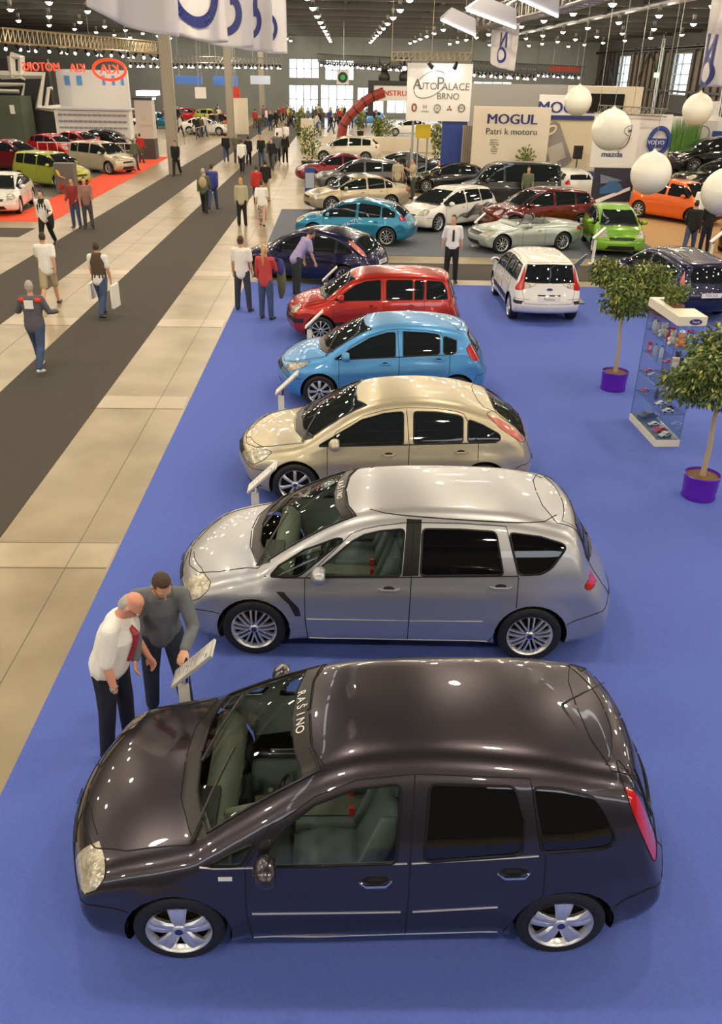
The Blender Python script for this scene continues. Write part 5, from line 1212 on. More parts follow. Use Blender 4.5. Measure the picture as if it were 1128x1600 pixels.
s = spec_gen('roadster'); car('car', s, paint('pale_silver_blue', (.46, .52, .50), .55, .3), 'silver blue open roadster with its roof down', place2((783, 397), 17, s), rad(17), 2, wheel='ten', extra=cockpit, mirror=True)
s = spec_gen('suv'); car('car', s, paint('dark_ruby', (.13, .006, .008), .4, .25), 'dark ruby red crossover behind the open roadster', place2((905, 367), 14, s, which=1), rad(14), 2, wheel='five')
s = spec_gen('van'); car('car', s, paint('graphite', (.03, .033, .035), .4, .3), 'graphite passenger van before the cream poster wall', placec((792, 321), 3, s), rad(3), 1, wheel='ten')
s = spec_gen('mini'); car('car', s, P_white, 'small white hatchback between the graphite van and the blue counter', placec((880, 311), -78, s), rad(-78), 1)
s = spec_gen('mini'); car('car', s, paint('leaf_green', (.20, .48, .03), .3, .3), 'leaf green small hatchback facing the camera', (lambda g: (g.x, g.y))(G(968, 405)), rad(84), 2, wheel='seven')
s = spec_gen('sedan'); car('car', s, paint('beige_gold', (.50, .42, .30), .5, .3), 'beige gold saloon behind the turquoise hatchback', placec((556, 327), 18, s), rad(18), 2, wheel='ten')
s = spec_gen('wagon'); car('car', s, paint('gunmetal', (.10, .10, .105), .5, .3), 'gunmetal estate car behind the beige gold saloon', placec((562, 297), 3, s), rad(3), 1, wheel='ten')
s = spec_gen('sedan'); car('car', s, paint('wine', (.20, .01, .02), .4, .3), 'wine red car mostly hidden behind the gunmetal estate', placec((528, 284), 2, s), rad(2), 1)
s = spec_gen('sedan'); car('car', s, paint('dark_slate', (.045, .055, .06), .5, .25), 'dark slate saloon behind the man in grey', placec((624, 280), 2, s), rad(2), 1, wheel='ten')
s = spec_gen('sedan'); car('car', s, paint('black', (.008, .008, .01), .3, .2), 'black saloon in front of the dark blue sign post', placec((706, 300), 0, s), rad(0), 1, wheel='ten')
s = spec_gen('suv'); car('car', s, paint('cream', (.62, .58, .48), .2, .3), 'cream crossover with a person in red beside it', placec((541, 254), -6, s), rad(-6), 1, wheel='ten')
s = spec_gen('box'); car('car', s, paint('orange', (.75, .13, .01), .1, .3), 'orange boxy van on the tan carpet', placec((1054, 344), 128, s), rad(128), 1)
for px, Y_, yw, k, lb in (((1092, 270), 42.9, 6, 'suv', 'upper one of the black cars near the tall grass display'), ((1106, 300), 40.2, 10, 'sedan', 'lower one of the black cars near the tall grass display')):
    s = spec_gen(k); c_ = A(px[0], px[1], Y_); zz = max(c_.z, .05); a_ = rad(yw); o = car('car', s, MATS['paint_black'], lb, (c_.x + .6 - s['L'] / 2 * math.cos(a_), Y_ - s['L'] / 2 * math.sin(a_)), a_, 1, wheel='ten'); o.location.z = zz
    b = MB(); b.box((c_.x - 2.1, Y_ - 1.25, .01), (c_.x + 3.6, Y_ + 1.0, zz - .001)); tag(b.build('display_platform', m_greyf), 'grey display platform carrying the %s black car on the right' % lb.split()[0], 'platform')
s = spec_gen('suv'); car('car', s, paint('dark_bronze', (.08, .05, .03), .5, .3), 'dark bronze car cropped by the right edge above the navy estate', (lambda g: (g.x + .9, g.y))(G(1118, 402)), rad(60), 1, wheel='ten')
# left stand
s = spec_gen('sedan'); car('car', s, P_white, 'white saloon at the left edge facing the aisle', place2((34, 334), 98, s), rad(98), 2, wheel='ten')
s = spec_gen('box'); car('car', s, paint('lime', (.42, .46, .06), .3, .3), 'lime green boxy car, nearer of the two boxy cars', placec((84, 291), 152, s), rad(152), 2, wheel='ten')
s = spec_gen('box'); car('car', s, paint('sand', (.55, .50, .36), .35, .3), 'sand coloured boxy car behind the lime green one', place2((171, 273), 152, s, near=1), rad(152), 2, wheel='ten')
for px, yw, k, c, lb in (((88, 247), 150, 'mini', 'bright_red', 'bright red hatchback behind the sand coloured boxy car'), ((128, 240), 150, 'sedan', 'bright_red', 'bright red saloon behind the sand coloured boxy car'), ((24, 266), 160, 'suv', 'wine', 'wine red car behind the white saloon'),
    ((170, 236), 165, 'sedan', 'black', 'black saloon beside the pale square pillar'), ((212, 214), 165, 'mini', 'white', 'white car just behind the pale square pillar'), 
    ((295, 190), 175, 'sedan', 'bright_red', 'distant red car right of the first column'),
    ((330, 193), 170, 'mini', 'lime', 'distant lime car near the far blue signs'), ((350, 203), 175, 'sedan', 'orange', 'distant orange car before the red sign board'), ((322, 210), 175, 'sedan', 'white', 'distant white car among the visitors right of the first column'), ((250, 200), 175, 'mini', 'turquoise', 'distant turquoise car hidden by the first column'),
    ((640, 212), 0, 'sedan', 'white', 'white car below the large name sign'), ((700, 208), 0, 'sedan', 'silver', 'silver car beside the blue sign post'), ((575, 195), 0, 'mini', 'sky_blue', 'pale blue car in the glare under the arch')):
    s = spec_gen(k); m_ = MATS.get('paint_' + c) or paint('bright_red', (.55, .01, .02), .25, .3); car('car', s, m_, lb, placec(px, yw, s), rad(yw), 1)

# ------------------------------------------------------------------ information boards
def board(loc, label, yaw=0, text_on=True):
    r = empty('information_board', (loc[0], loc[1], .008), yaw); tag(r, label, 'information board')
    b = MB(); b.prism([(-.05, -.02), (.05, -.02), (.035, .02), (-.035, .02)], .01, .74); b.build('post', m_white, r)
    b = MB(); b.box((-.13, -.12, 0), (.13, .12, .012)); b.build('base_plate', m_white, r)
    b = MB(); b.tube([(.01, .015, .70), (.03, .015, .84), (.05, .015, .92)], [.03, .02, .015], 8); b.build('bracket', m_chrome, r)
    mt = frame((.10, 0, .96), (0, -1, 0), (.72, 0, .69)); b = MB(); b.box((-.12, -.25, -.012), (.12, .25, .012), mt=mt); p = b.build('panel', mat('board_silver', (.62, .62, .60), .35, .4), r)
    b = MB(); b.box((-.108, -.235, .012), (.108, .235, .014), mt=mt); sh = b.build('sheet', m_white, p)
    if text_on:
        b = MB(); rr = random.Random(9)
        for i in range(11): w = rr.uniform(.04, .09); b.box((-.09, .14 - i * .032, .0142), (-.09 + w * 2, .148 - i * .032, .0146), mt=mt)
        b.box((.03, .17, .0142), (.09, .2, .0148), mt=mt); b.build('print', mat('pale_print', (.35, .35, .38), .6), sh)
    return r
board((-1.36, 5.74), 'information board pointed at by the man in grey, between the two nearest cars')
for i, (px, lb) in enumerate([((402, 850), 'information board by the wheel of the champagne hatchback'), ((441, 684), 'information board by the wheel of the light blue hatchback'), ((484, 570), 'information board by the wheel of the red hatchback'), ((509, 488), 'information board by the wheel of the navy hatchback')]):
    g = G(*px); board((g.x, g.y), lb, text_on=i < 2)
for i, (px, lb) in enumerate([((925, 412), 'pale information board left of the green hatchback'), ((742, 385), 'information board in front of the open roadster'), ((1106, 418), 'white tall board beside the bronze car'), ((706, 300), 'white board by the black saloon')]):
    g = G(*px); board((g.x, g.y), lb, text_on=False)
g = G(893, 472); b = MB(); b.prism([(-.3, 0), (.3, 0), (.3, .03), (-.3, .03)], -.25, .25, 'y'); b.prism([(-.06, 0), (.06, 0), (.02, .9), (.28, 1.25), (.22, 1.27), (-.08, 1.0)], -.03, .03, 'y'); o = b.build('display_post', mat('pewter', (.16, .17, .19), .4, .6), loc=(g.x, g.y, .008)); tag(o, 'dark pewter display post standing right of the white hatchback', 'stand')

# ------------------------------------------------------------------ potted trees
m_leaf = mat('ficus_leaf', (.10, .15, .03), .45, noise=(.05, .09, .018), nscale=4); m_leafy = mat('ficus_leaf_light', (.33, .36, .08), .45); m_bark = mat('pale_bark', (.42, .34, .22), .8, bump=.4, bscale=30)
m_pot = mat('purple_foil', (.10, .01, .42), .25, bump=.5, bscale=9); m_soil = mat('bark_mulch', (.16, .09, .04), .95, bump=1, bscale=50)
def leaves(mb, cs, n, ln, rr, droop=.4, up=0):
    for _ in range(n):
        c, rd = rr.choice(cs); d = Vector((rr.gauss(0, 1), rr.gauss(0, 1), rr.gauss(0, 1))); d.normalize(); p = Vector(c) + Vector((d.x * rd[0], d.y * rd[0], d.z * rd[1])) * (rr.random() ** .45)
        o = (d * .6 + Vector((rr.gauss(0, .5), rr.gauss(0, .5), rr.gauss(0, .4) - droop + up))).normalized(); s_ = o.cross(Vector((rr.gauss(0, 1), rr.gauss(0, 1), rr.gauss(0, 1)))).normalized(); L_ = ln * rr.uniform(.7, 1.25); w = L_ * .22; k = o.cross(s_) * w * .4
        mb.add([p, p + o * L_ * .45 + s_ * w + k, p + o * L_, p + o * L_ * .45 - s_ * w + k], [(0, 1, 2), (0, 2, 3)], 0 if rr.random() < .72 else 1)
def ficus(loc, label, h, rc, seed, lean=(0, 0), n=6500):
    rr = random.Random(seed); r = empty('potted_tree', (loc[0], loc[1], .008)); tag(r, label, 'tree')
    b = MB(); b.lathe([(.0, .0), (.235, .0), (.245, .02), (.235, .06), (.25, .30), (.26, .36), (.245, .37), (.235, .33), (.0, .33)], 28); b.build('pot', m_pot, r, True)
    b = MB(); b.lathe([(0, .34), (.12, .345), (.236, .33)], 20); b.build('soil', m_soil, r, True)
    top = Vector((lean[0], lean[1], h)); pts = [Vector((0, 0, .3)), top * .3 + Vector((.01, .0, .2)), top * .55 + Vector((-.01, .01, .12)), top * .8, top]; b = MB(); b.tube(pts, [.042, .036, .032, .028, .02], 10)
    cs = []
    for i in range(16):
        a = rr.uniform(0, 2 * PI); q = pts[3] + (pts[4] - pts[3]) * rr.uniform(-.4, 1); e = top + Vector((math.cos(a) * rc * rr.uniform(.3, .85), math.sin(a) * rc * rr.uniform(.3, .85), rr.uniform(-.45, .4) * rc)); b.tube([q, (q + e) / 2 + Vector((0, 0, .08)), e], [.014, .009, .004], 5); cs.append((e, (rc * .40, rc * .34)))
    b.build('trunk', m_bark, r, True); cs.append((top, (rc * .5, rc * .4)))
    b = MB(); leaves(b, cs, n, .095, rr, .55); b.build('foliage', [m_leaf, m_leafy], r, fix=False)
    return r
g = G(957, 608); tp = A(978, 452, g.y + .1); ficus((g.x, g.y), 'tree in a purple pot, the left of the two, beside the glass showcase', tp.z, .78, 3, (tp.x - g.x, .1))
g = G(1090, 776); tp = A(1136, 575, g.y); ficus((g.x, g.y), 'tree in a purple pot cropped by the right edge', tp.z, .72, 8, (tp.x - g.x, .0))
def bush(loc, label, h, w, seed, potm=None, n=420, ln=.22, name='potted_plant', z=.008, up=.7):
    rr = random.Random(seed); r = empty(name, (loc[0], loc[1], z)); tag(r, label, 'plant'); ph = min(.4, h * .25)
    b = MB(); b.lathe([(0, 0), (w * .28, 0), (w * .34, ph), (w * .3, ph), (0, ph * .9)], 14); b.build('pot', potm or m_black, r, True)
    b = MB(); leaves(b, [((0, 0, ph + (h - ph) * t), (w * (.25 + .3 * t), (h - ph) * .25)) for t in (.25, .5, .75)], n, ln, rr, 0, up); b.build('foliage', [m_leaf, m_leafy], r, fix=False); return r
for i, (px, h, w, lb) in enumerate([((484, 262), 2.4, 1.6, 'tall leafy plant at the aisle corner of the far car stand'), ((470, 215), 2.3, 1.2, 'tall plant in front of the red arch base'), ((563, 212), 2.2, 1.0, 'slim plant right of the red arch base'), ((600, 222), 1.8, 2.4, 'dark bushy plant behind the cream crossover'), ((683, 258), 2.4, 1.2, 'plant in front of the blue sign post'), ((590, 230), 2.2, .8, 'plant with red flowers behind the cream crossover'), ((895, 300), 1.5, .7, 'small plant on the blue counter side')]):
    g = G(*px); bush((g.x, g.y), lb, h, w, i + 20)
b = MB(); rr = random.Random(4); g0 = A(1045, 245, 44.5); g1 = A(1086, 245, 44.5)
for i in range(240):
    x = rr.uniform(g0.x, g1.x); y = 44.5 + rr.uniform(-.15, .15); h = rr.uniform(1.1, 2.0); dx = rr.uniform(-.12, .12); z = g0.z - .1
    b.add([(x - .02, y, z), (x + .02, y, z), (x + dx * .5 + .015, y, z + h * .6), (x + dx, y, z + h), (x + dx * .5 - .015, y, z + h * .6)], [(0, 1, 2, 3, 4)])
b.box((g0.x - .05, 44.3, 0), (g1.x + .05, 44.7, g0.z - .08)); o = b.build('tall_grass', mat('grass_green', (.12, .30, .05), .6), fix=False); tag(o, 'tall green grass planted before the white booth on the right', 'plant'); o['kind'] = 'stuff'

# ------------------------------------------------------------------ glass showcase
m_cglass = glass_mat('showcase_glass', (.93, .96, .97)); m_edge = mat('glass_edge', (.06, .12, .14), .2)
g = G(1020, 696); p1 = G(1022, 699); p2 = G(990, 657); p3 = G(1052, 700)
u = Vector((p2.x - p1.x, p2.y - p1.y, 0)); CW, CL = .42, 1.25
xa = Vector((p3.x - p1.x, p3.y - p1.y, 0)).normalized(); ya = Vector((-.02, 1, 0)).normalized() if u.length < .1 else u.normalized()
CH = 2.05; yaw_c = math.atan2(xa.y, xa.x) + .10
case = empty('glass_showcase', (p1.x, p1.y, .008), yaw_c); tag(case, 'tall glass showcase with white base and top, full of toys', 'showcase')
b = MB(); b.prism([(0, 0), (CW, 0), (CW, CL), (0, CL)], 0, .12); b.prism([(.02, .02), (CW - .02, .02), (CW - .02, CL - .02), (.02, CL - .02)], .12, .13, mi=1); b.build('base', [mat('cream_laminate', (.74, .70, .58), .4), m_edge], case)
b = MB(); b.prism([(-.02, -.02), (CW + .02, -.02), (CW + .02, .5), (-.02, .5)], CH, CH + .14); b.box((-.02, .5, CH), (.1, CL, CH + .14)); b.box((.1, CL - .12, CH), (CW, CL, CH + .14)); tpo = b.build('top', mat('cream_laminate', (.74, .70, .58), .4), case)
mt = frame((CW * .62, -.022, CH + .06), (1, 0, 0), (0, 0, 1)); b = MB(); b.lathe([(0, .004), (1, .004), (1, 0)], 24); b.v = [tuple(mt @ Vector((p[0] * .10, p[1] * .045, p[2]))) for p in b.v]; ov = b.build('oval_badge', m_navy, tpo); text('Ford', .06, m_white, ov, mt @ Matrix.Translation((0, 0, .006)), ext=.001)
b = MB()
for x0, y0, x1, y1 in ((.01, .01, .018, CL - .01), (CW - .018, .01, CW - .01, CL - .01), (.01, .01, CW - .01, .018), (.01, CL - .018, CW - .01, CL - .01)): b.box((x0, y0, .13), (x1, y1, CH))
b.build('glass_case', m_cglass, case)
SH = [.56, .92, 1.28, 1.66]
for z in SH:
    b = MB(); b.box((.02, .02, z), (CW - .02, CL - .02, z + .008)); sh_ = b.build('glass_shelf', m_cglass, case)
    b = MB(); b.tube([(.015, .015, z), (CW - .015, .015, z), (CW - .015, CL - .015, z), (.015, CL - .015, z)], .004, 4, closed=True); b.build('shelf_edge', m_edge, sh_)
b = MB()
for x, y in ((.01, .01), (CW - .01, .01), (CW - .01, CL - .01), (.01, CL - .01)): b.tube([(x, y, .12), (x, y, CH)], .005, 4)
b.build('glass_edge', m_edge, case)
CT = Matrix.Translation((p1.x, p1.y, .008)) @ Matrix.Rotation(yaw_c, 4, 'Z')
bu = bush((0, 0), 'flowering plant on top of the glass showcase', .42, .5, 77, mat('terracotta', (.22, .07, .04), .8), 500, .07, up=.3); bu.location = CT @ Vector((.22, .78, CH + .02))
def toy_car(m, L_):
    b = MB(); b.prism([(0, .02), (L_, .02), (L_, .3 * L_ * .5), (L_ * .82, .19 * L_), (L_ * .68, .32 * L_), (L_ * .38, .32 * L_), (L_ * .26, .2 * L_), (0, .16 * L_)], -L_ * .2, L_ * .2, 'y'); o = b.build('toy_car', m); w = MB()
    for x in (.2, .8):
        for y in (-.2, .2): w.lathe([(0, -.01), (.085 * L_, -.01), (.085 * L_, .01), (0, .01)], 12, 'y', (x * L_, y * L_, .085 * L_))
    w.build('wheels', m_black, o); g_ = MB(); g_.prism([(L_ * .31, .2 * L_), (L_ * .77, .2 * L_), (L_ * .66, .305 * L_), (L_ * .39, .305 * L_)], -L_ * .203, L_ * .203, 'y'); g_.build('windows', m_glassb, o); return o
def plush(m):
    b = MB(); b.ball((0, 0, .07), .07, 12, 8, 0, (1, .9, 1)); b.ball((0, 0, .17), .052, 12, 8); b.ball((-.035, 0, .215), .02, 8, 6); b.ball((.035, 0, .215), .02, 8, 6)
    for x in (-.06, .06): b.ball((x, -.04, .1), .027, 8, 6); b.ball((x * .9, -.06, .03), .03, 8, 6)
    return b.build('plush_toy', m, None, True)
def boxy(m, w, d, h):
    b = MB(); b.box((-w / 2, -d / 2, 0), (w / 2, d / 2, h)); o = b.build('gift_box', m); l = MB(); l.box((-w * .35, -d / 2 - .001, h * .3), (w * .35, -d / 2, h * .7)); l.build('box_label', m_navy if m is m_white else m_white, o); return o
def bottle(m):
    b = MB(); b.lathe([(0, 0), (.032, 0), (.034, .02), (.034, .13), (.015, .17), (.014, .2), (0, .2)], 14); o = b.build('bottle', m, None, True); l = MB(); l.lathe([(.016, .185), (.016, .215), (0, .215)], 10); l.build('cap', m_navy, o, True); return o
TOYM = {n: mat('toy_' + n, c, .4) for n, c in dict(red=(.6, .03, .03), orange=(.75, .28, .04), yellow=(.8, .5, .1), blue=(.05, .25, .6), silver=(.55, .56, .58), white=(.8, .8, .78), black=(.03, .03, .03), green=(.1, .35, .12), brown=(.2, .1, .05), peach=(.8, .55, .3)).items()}
rr = random.Random(12); cnt = {}
LV = {.13: 'on the base of the glass showcase', .56: 'on the lowest glass shelf', .92: 'on the second glass shelf', 1.28: 'on the third glass shelf', 1.66: 'on the top glass shelf'}
ITEMS = {.13: [('c', 'black', .34, (.06, .95)), ('c', 'red', .26, (.08, .30)), ('c', 'silver', .24, (.1, .10)), ('c', 'white', .2, (.1, .62))],
    .56: [('c', 'silver', .2, (.06, .12)), ('c', 'white', .2, (.08, .45)), ('c', 'black', .2, (.14, .28)), ('c', 'red', .18, (.06, 1.08)), ('b', 'black', 0, (.2, .75))],
    .92: [('g', 'white', (.08, .04, .10), (.12, .14)), ('g', 'green', (.1, .05, .05), (.22, .3)), ('g', 'yellow', (.07, .05, .06), (.1, .42)), ('g', 'white', (.06, .05, .11), (.32, .12)), ('c', 'red', .18, (.05, 1.1)), ('c', 'silver', .17, (.05, .9)), ('p', 'brown', 0, (.2, .65))],
    1.28: [('g', 'peach', (.12, .08, .2), (.13, .14)), ('g', 'peach', (.22, .08, .08), (.27, .08)), ('g', 'red', (.07, .07, .18), (.08, 1.1)), ('b', 'silver', 0, (.1, .9)), ('b', 'white', 0, (.16, .78)), ('c', 'red', .17, (.1, .5)), ('p', 'black', 0, (.28, .4))],
    1.66: [('p', 'orange', 0, (.16, .14)), ('p', 'red', 0, (.12, .45)), ('p', 'blue', 0, (.28, .12)), ('p', 'red', 0, (.36, .3)), ('p', 'white', 0, (.08, .28)), ('b', 'silver', 0, (.08, .95)), ('b', 'white', 0, (.1, 1.12)), ('p', 'white', 0, (.1, .72))]}
for z, its in ITEMS.items():
    for n_, (k, c, q, (x, y)) in enumerate(its):
        m_ = TOYM[c]; zz = z + (.009 if z > .2 else .001)
        o = toy_car(m_, q) if k == 'c' else plush(m_) if k == 'p' else bottle(m_) if k == 'b' else boxy(m_, *q)
        kind = {'c': 'toy car', 'p': 'plush toy', 'b': 'bottle', 'g': 'gift box'}[k]
        o.matrix_world = CT @ Matrix.Translation((x, y, zz)) @ (Matrix.Rotation(rr.uniform(-.3, .3) + (.0 if k != 'c' else .3), 4, 'Z'))
        key = (kind, c, z); cnt[key] = cnt.get(key, 0) + 1; same = [i for i in its if i[0] == k and i[1] == c]
        pos = '' if len(same) < 2 else (', the one nearer the front' if y == min(i[3][1] for i in same) else ', the one farther back')
        tag(o, '%s %s %s%s' % (c, kind, LV[z], pos), kind, 'goods in the glass showcase')
# ------------------------------------------------------------------ balloons, flags, truss
m_ball = mat('balloon_rubber', (.86, .84, .74), .3, coat=.3)
for i, (px, py, r_px, D, lb, ovl) in enumerate([(903, 158, 21, 33, 'white balloon highest on the left of the balloons', 0), (955, 203, 30, 29, 'white balloon with an oval emblem in front of the cloth panel', 1), (1090, 171, 23, 34, 'white balloon highest on the right side', 0), (1017, 271, 31, 26, 'white balloon hanging above the green hatchback', 0), (1132, 300, 35, 24, 'white balloon cropped by the right edge', 0)]):
    c = A(px, py, D); R_ = r_px * (c - Vector((0, 0, CAMH))).dot(FZ) / FPX
    r = empty('balloon', tuple(c)); tag(r, lb, 'balloon')
    b = MB(); b.lathe([(0, -R_)] + [(R_ * math.sin(a) * (1 if a < 1.7 else 1 - .06 * (a - 1.7)), -R_ * math.cos(a) * (1 if a < 1.6 else 1.02)) for a in np.linspace(.15, 2.95, 22)] + [(.03, R_ * 1.09), (.05, R_ * 1.14), (0, R_ * 1.15)], 28); bo = b.build('envelope', m_ball, r, True)
    b = MB(); b.tube([(0, 0, R_ * 1.1), (.03, 0, ZC - c.z - .3)], .008, 4); b.build('string', m_frame, r)
    if ovl:
        n = Vector((.80, -.58, .02)).normalized(); mt = frame(n * R_ * .985, Vector((.58, .80, 0)), (0, 0, 1)); b = MB(); b.tube([mt @ Vector((.30 * math.cos(a), .15 * math.sin(a), -.1 * math.cos(a) ** 2 + .03)) for a in np.linspace(0, 2 * PI, 25)[:-1]], .009, 4, closed=True); e = b.build('oval_emblem', m_navy, bo); text('Ford', .17, m_navy, e, mt @ Matrix.Translation((0, 0, .012)), ext=.004)
m_flag = mat('flag_cloth', (.66, .63, .64), .75)
def flag(name, tl, tr, bl, br, Yl, Yr, label, letters=(), seed=0, wave=.05, mirrored=True):
    """cloth between two depths, top above the frame when asked"""
    a, b_, c, d = A(*tl, Yl), A(*tr, Yr), A(*bl, Yl), A(*br, Yr); c.x, d.x = a.x, b_.x
    n = (b_ - a).cross(Vector((0, 0, 1))).normalized(); rr = random.Random(seed); ph = rr.uniform(0, 6); NU, NV = 22, 26; mb = MB(); v = []
    def P(u, w):
        top = a.lerp(b_, u); bot = c.lerp(d, u) + Vector((0, 0, -.04 * math.sin(u * PI))); q = top.lerp(bot, w)
        return q + n * wave * (.2 + w) * (math.sin(u * 9 + ph + w * 2.2) + .4 * math.sin(u * 19 + ph * 2))
    for j in range(NV + 1):
        for i in range(NU + 1): v.append(P(i / NU, j / NV))
    f = [(j * (NU + 1) + i, j * (NU + 1) + i + 1, (j + 1) * (NU + 1) + i + 1, (j + 1) * (NU + 1) + i) for j in range(NV) for i in range(NU)]
    mb.add(v, f); o = mb.build(name, m_flag, None, True, fix=False); sm = o.modifiers.new('s', 'SOLIDIFY'); sm.thickness = .004; tag(o, label, 'flag')
    W_ = (b_ - a).length; Hh = (a - c).length
    for ch, u, w, sz in letters:
        lm = MB()
        if ch == 'O':
            ns_ = 40; lm.add([(sz * r_ * math.cos(2 * PI * k / ns_), sz * r_ * 1.05 * math.sin(2 * PI * k / ns_), 0) for r_ in (.38, .32, .25) for k in range(ns_)], [(q * ns_ + k, q * ns_ + (k + 1) % ns_, (q + 1) * ns_ + (k + 1) % ns_, (q + 1) * ns_ + k) for q in range(2) for k in range(ns_)])
        else:
            for x0, x1, x2, x3 in ((-.30, -.17, -.17, -.30), (.17, .30, .30, .17), (.15, .30, -.15, -.30)): lm.add([(sz * (x0 + (x3 - x0) * t), sz * (-.36 + .72 * t), 0) for t in np.linspace(0, 1, 13)] + [(sz * (x1 + (x2 - x1) * t), sz * (-.36 + .72 * t), 0) for t in np.linspace(0, 1, 13)], [(k, k + 13, k + 14, k + 1) for k in range(12)])
        t_ = lm.build('lettering', m_navy, o, fix=False); bm = bmesh.new(); bm.from_mesh(t_.data); bmesh.ops.triangulate(bm, faces=bm.faces[:]); bmesh.ops.subdivide_edges(bm, edges=[e for e in bm.edges if e.calc_length() > .06], cuts=3, use_grid_fill=True)
        for v_ in bm.verts: lx = -v_.co.x if mirrored else v_.co.x; v_.co = P(u + lx / W_, w - v_.co.y / Hh) + (n if n.y < 0 else -n) * .015
        bm.to_mesh(t_.data); bm.free()
    return o
FL = [((112, -190), (264, -180), (116, 10), (264, 57), 6.3, 6.5, 'large white flag, leftmost of the row at the top', []), ((252, -118), (348, -110), (252, 46), (348, 66), 8.4, 8.6, 'white flag with a large blue letter, second of the row', [('O', .45, .58, .57)]),
      ((294, -85), (392, -80), (294, 60), (392, 74), 11.2, 11.4, 'white flag with blue letters, third of the row', [('O', .50, .64, .55), ('N', .50, .36, .5)]), ((341, -72), (423, -68), (341, 68), (423, 80), 13.8, 14.0, 'white flag with blue letters, fourth of the row', [('O', .5, .67, .55), ('N', .5, .46, .5)]), ((379, -62), (446, -58), (379, 74), (446, 84), 17, 17.2, 'white flag at the right end of the row', [('O', .5, .71, .55)])]
for i, (tl, tr, bl, br, y0, y1, lb, le) in enumerate(FL): flag('flag', tl, tr, bl, br, y0, y1, lb, le, i, .035)
flag('flag', (768, 44), (812, 36), (754, 98), (806, 111), 26, 25.2, 'white flag with reversed letters hanging under the truss', [('N', .5, .33, .40), ('O', .46, .68, .40)], 9, .04)
flag('flag', (1119, -40), (1175, -50), (1112, 128), (1165, 135), 14.5, 13.8, 'white flag cropped by the right edge', [('N', .28, .66, .5), ('O', .28, .88, .5)], 11, .04)
m_truss = mat('truss_aluminium', (.42, .40, .36), .35, .7)
def truss(pts, w, name, label, m=None, h=None, step=None):
    h = h or w; b = MB(); pts = [Vector(p) for p in pts]; ch = []
    for dx, dz in ((-w / 2, 0), (w / 2, 0), (-w / 2, h), (w / 2, h)):
        r_ = []
        for i, p in enumerate(pts):
            t = pts[min(i + 1, len(pts) - 1)] - pts[max(i - 1, 0)]; s_ = Vector((t.y, -t.x, 0)).normalized(); r_.append(p + s_ * dx + Vector((0, 0, dz)))
        ch.append(r_); b.tube(r_, w * .07, 5)
    for i in range(len(pts) - 1):
        for p, q in ((0, 1), (2, 3), (0, 2), (1, 3)):
            b.tube([ch[p][i], ch[q][i + 1]], w * .035, 4)
            b.tube([ch[p][i], ch[q][i]], w * .035, 4)
    for q in (0, len(pts) // 2, len(pts) - 1):
        if pts[q].z < ZC - 1.2 - h: b.tube([pts[q] + Vector((0, 0, h)), Vector((pts[q].x, pts[q].y, ZC - .77))], .012, 4)
    o = b.build(name, m or m_truss); tag(o, label, 'truss'); return o
key = [A(726, 50, 27), A(800, 33, 24.5), A(880, 15, 20.5), A(960, -8, 17), A(1060, -32, 13.5), A(1180, -60, 10)]
pp = []
for k in range(37):
    t = k / 36 * (len(key) - 1); i = min(int(t), len(key) - 2); pp.append(key[i].lerp(key[i + 1], t - i))
TR = truss(pp, .42, 'flag_truss', 'big curved lighting truss at the top right')
for i, (px, py, D, sc, lb) in enumerate([(716, 40, 25.5, 1.0, 'left'), (768, 26, 22.5, 1.25, 'middle'), (838, 6, 20, 1.0, 'right')]):
    c = A(px, py, D); r = empty('floodlight', tuple(c)); tag(r, 'white trapezoid floodlight on the curved truss, %s one' % lb, 'floodlight')
    b = MB(); w = .48 * sc; v = [(-w, -.05, .12), (w, -.05, -.22), (w, .3, -.16), (-w, .3, .18), (-w * .4, -.10, .40), (w * .9, -.10, .16), (w * .9, .18, .18), (-w * .4, .18, .42)]; b.add(v, [(4, 5, 6, 7), (0, 1, 5, 4), (1, 2, 6, 5), (2, 3, 7, 6), (3, 0, 4, 7)]); b.build('housing', mat('flood_housing', (.55, .55, .58), .5), r)
    b = MB(); b.add([(-w * .98, -.07, .13), (w * .98, -.07, -.21), (w * .98, .02, -.24), (-w * .98, .02, .10)], [(0, 1, 2, 3)]); b.build('lens', mat('flood_glow', (1, 1, 1), emit=(1, .93, .98), es=5), r, fix=False)
    b = MB(); b.tube([(.3, 0, .2), (.75, 0, .45)], .05, 6); b.ball((.85, 0, .45), .14, 8, 6); b.build('mount', m_truss, r)
# smaller trusses with spotlights over the stands
m_spot = mat('spot_glow', (1, 1, 1), emit=(1, .9, 1), es=14); m_gold = mat('brassy_truss', (.42, .34, .22), .4, .6)
def rig(p0, p1, n, name, label, m=m_truss, w=.45, per=.5, glow=m_spot, glabel='stage spotlight'):
    pts = [p0.lerp(p1, i / n) for i in range(n + 1)]; truss(pts, w, name, label, m)
    sp = None
    for i in range(int(n * per)):
        q = p0.lerp(p1, (i + .5) / (n * per)); b = MB()
        if sp is None:
            b.lathe([(0, -.03), (w * .56, -.03), (w * .56, .01), (0, .01)], 8); b.tube([(0, 0, 0), (0, 0, -.12)], .02, 4); b.tube([(0, .1, -.1), (0, -.16, -.34)], [.08, .12], 8); sp = b.build('spotlight', m_black, None, True); b = MB(); b.ball((0, -.18, -.36), .10, 8, 6); ls = b.build('lens', glow, sp, True); a, l = sp, ls
        else: a = sp.copy(); C.objects.link(a); l = ls.copy(); C.objects.link(l); l.parent = a
        a.location = q; a.rotation_euler = (0, 0, (i * 1.7) % 6.28); tag(a, glabel, 'spotlight', glabel)
rig(A(0, 66, 62), A(252, 84, 78), 40, 'stand_truss', 'long brassy truss above the stands on the far left', m_gold, .8, .45, m_spot, 'spotlight on the long truss above the left stands')
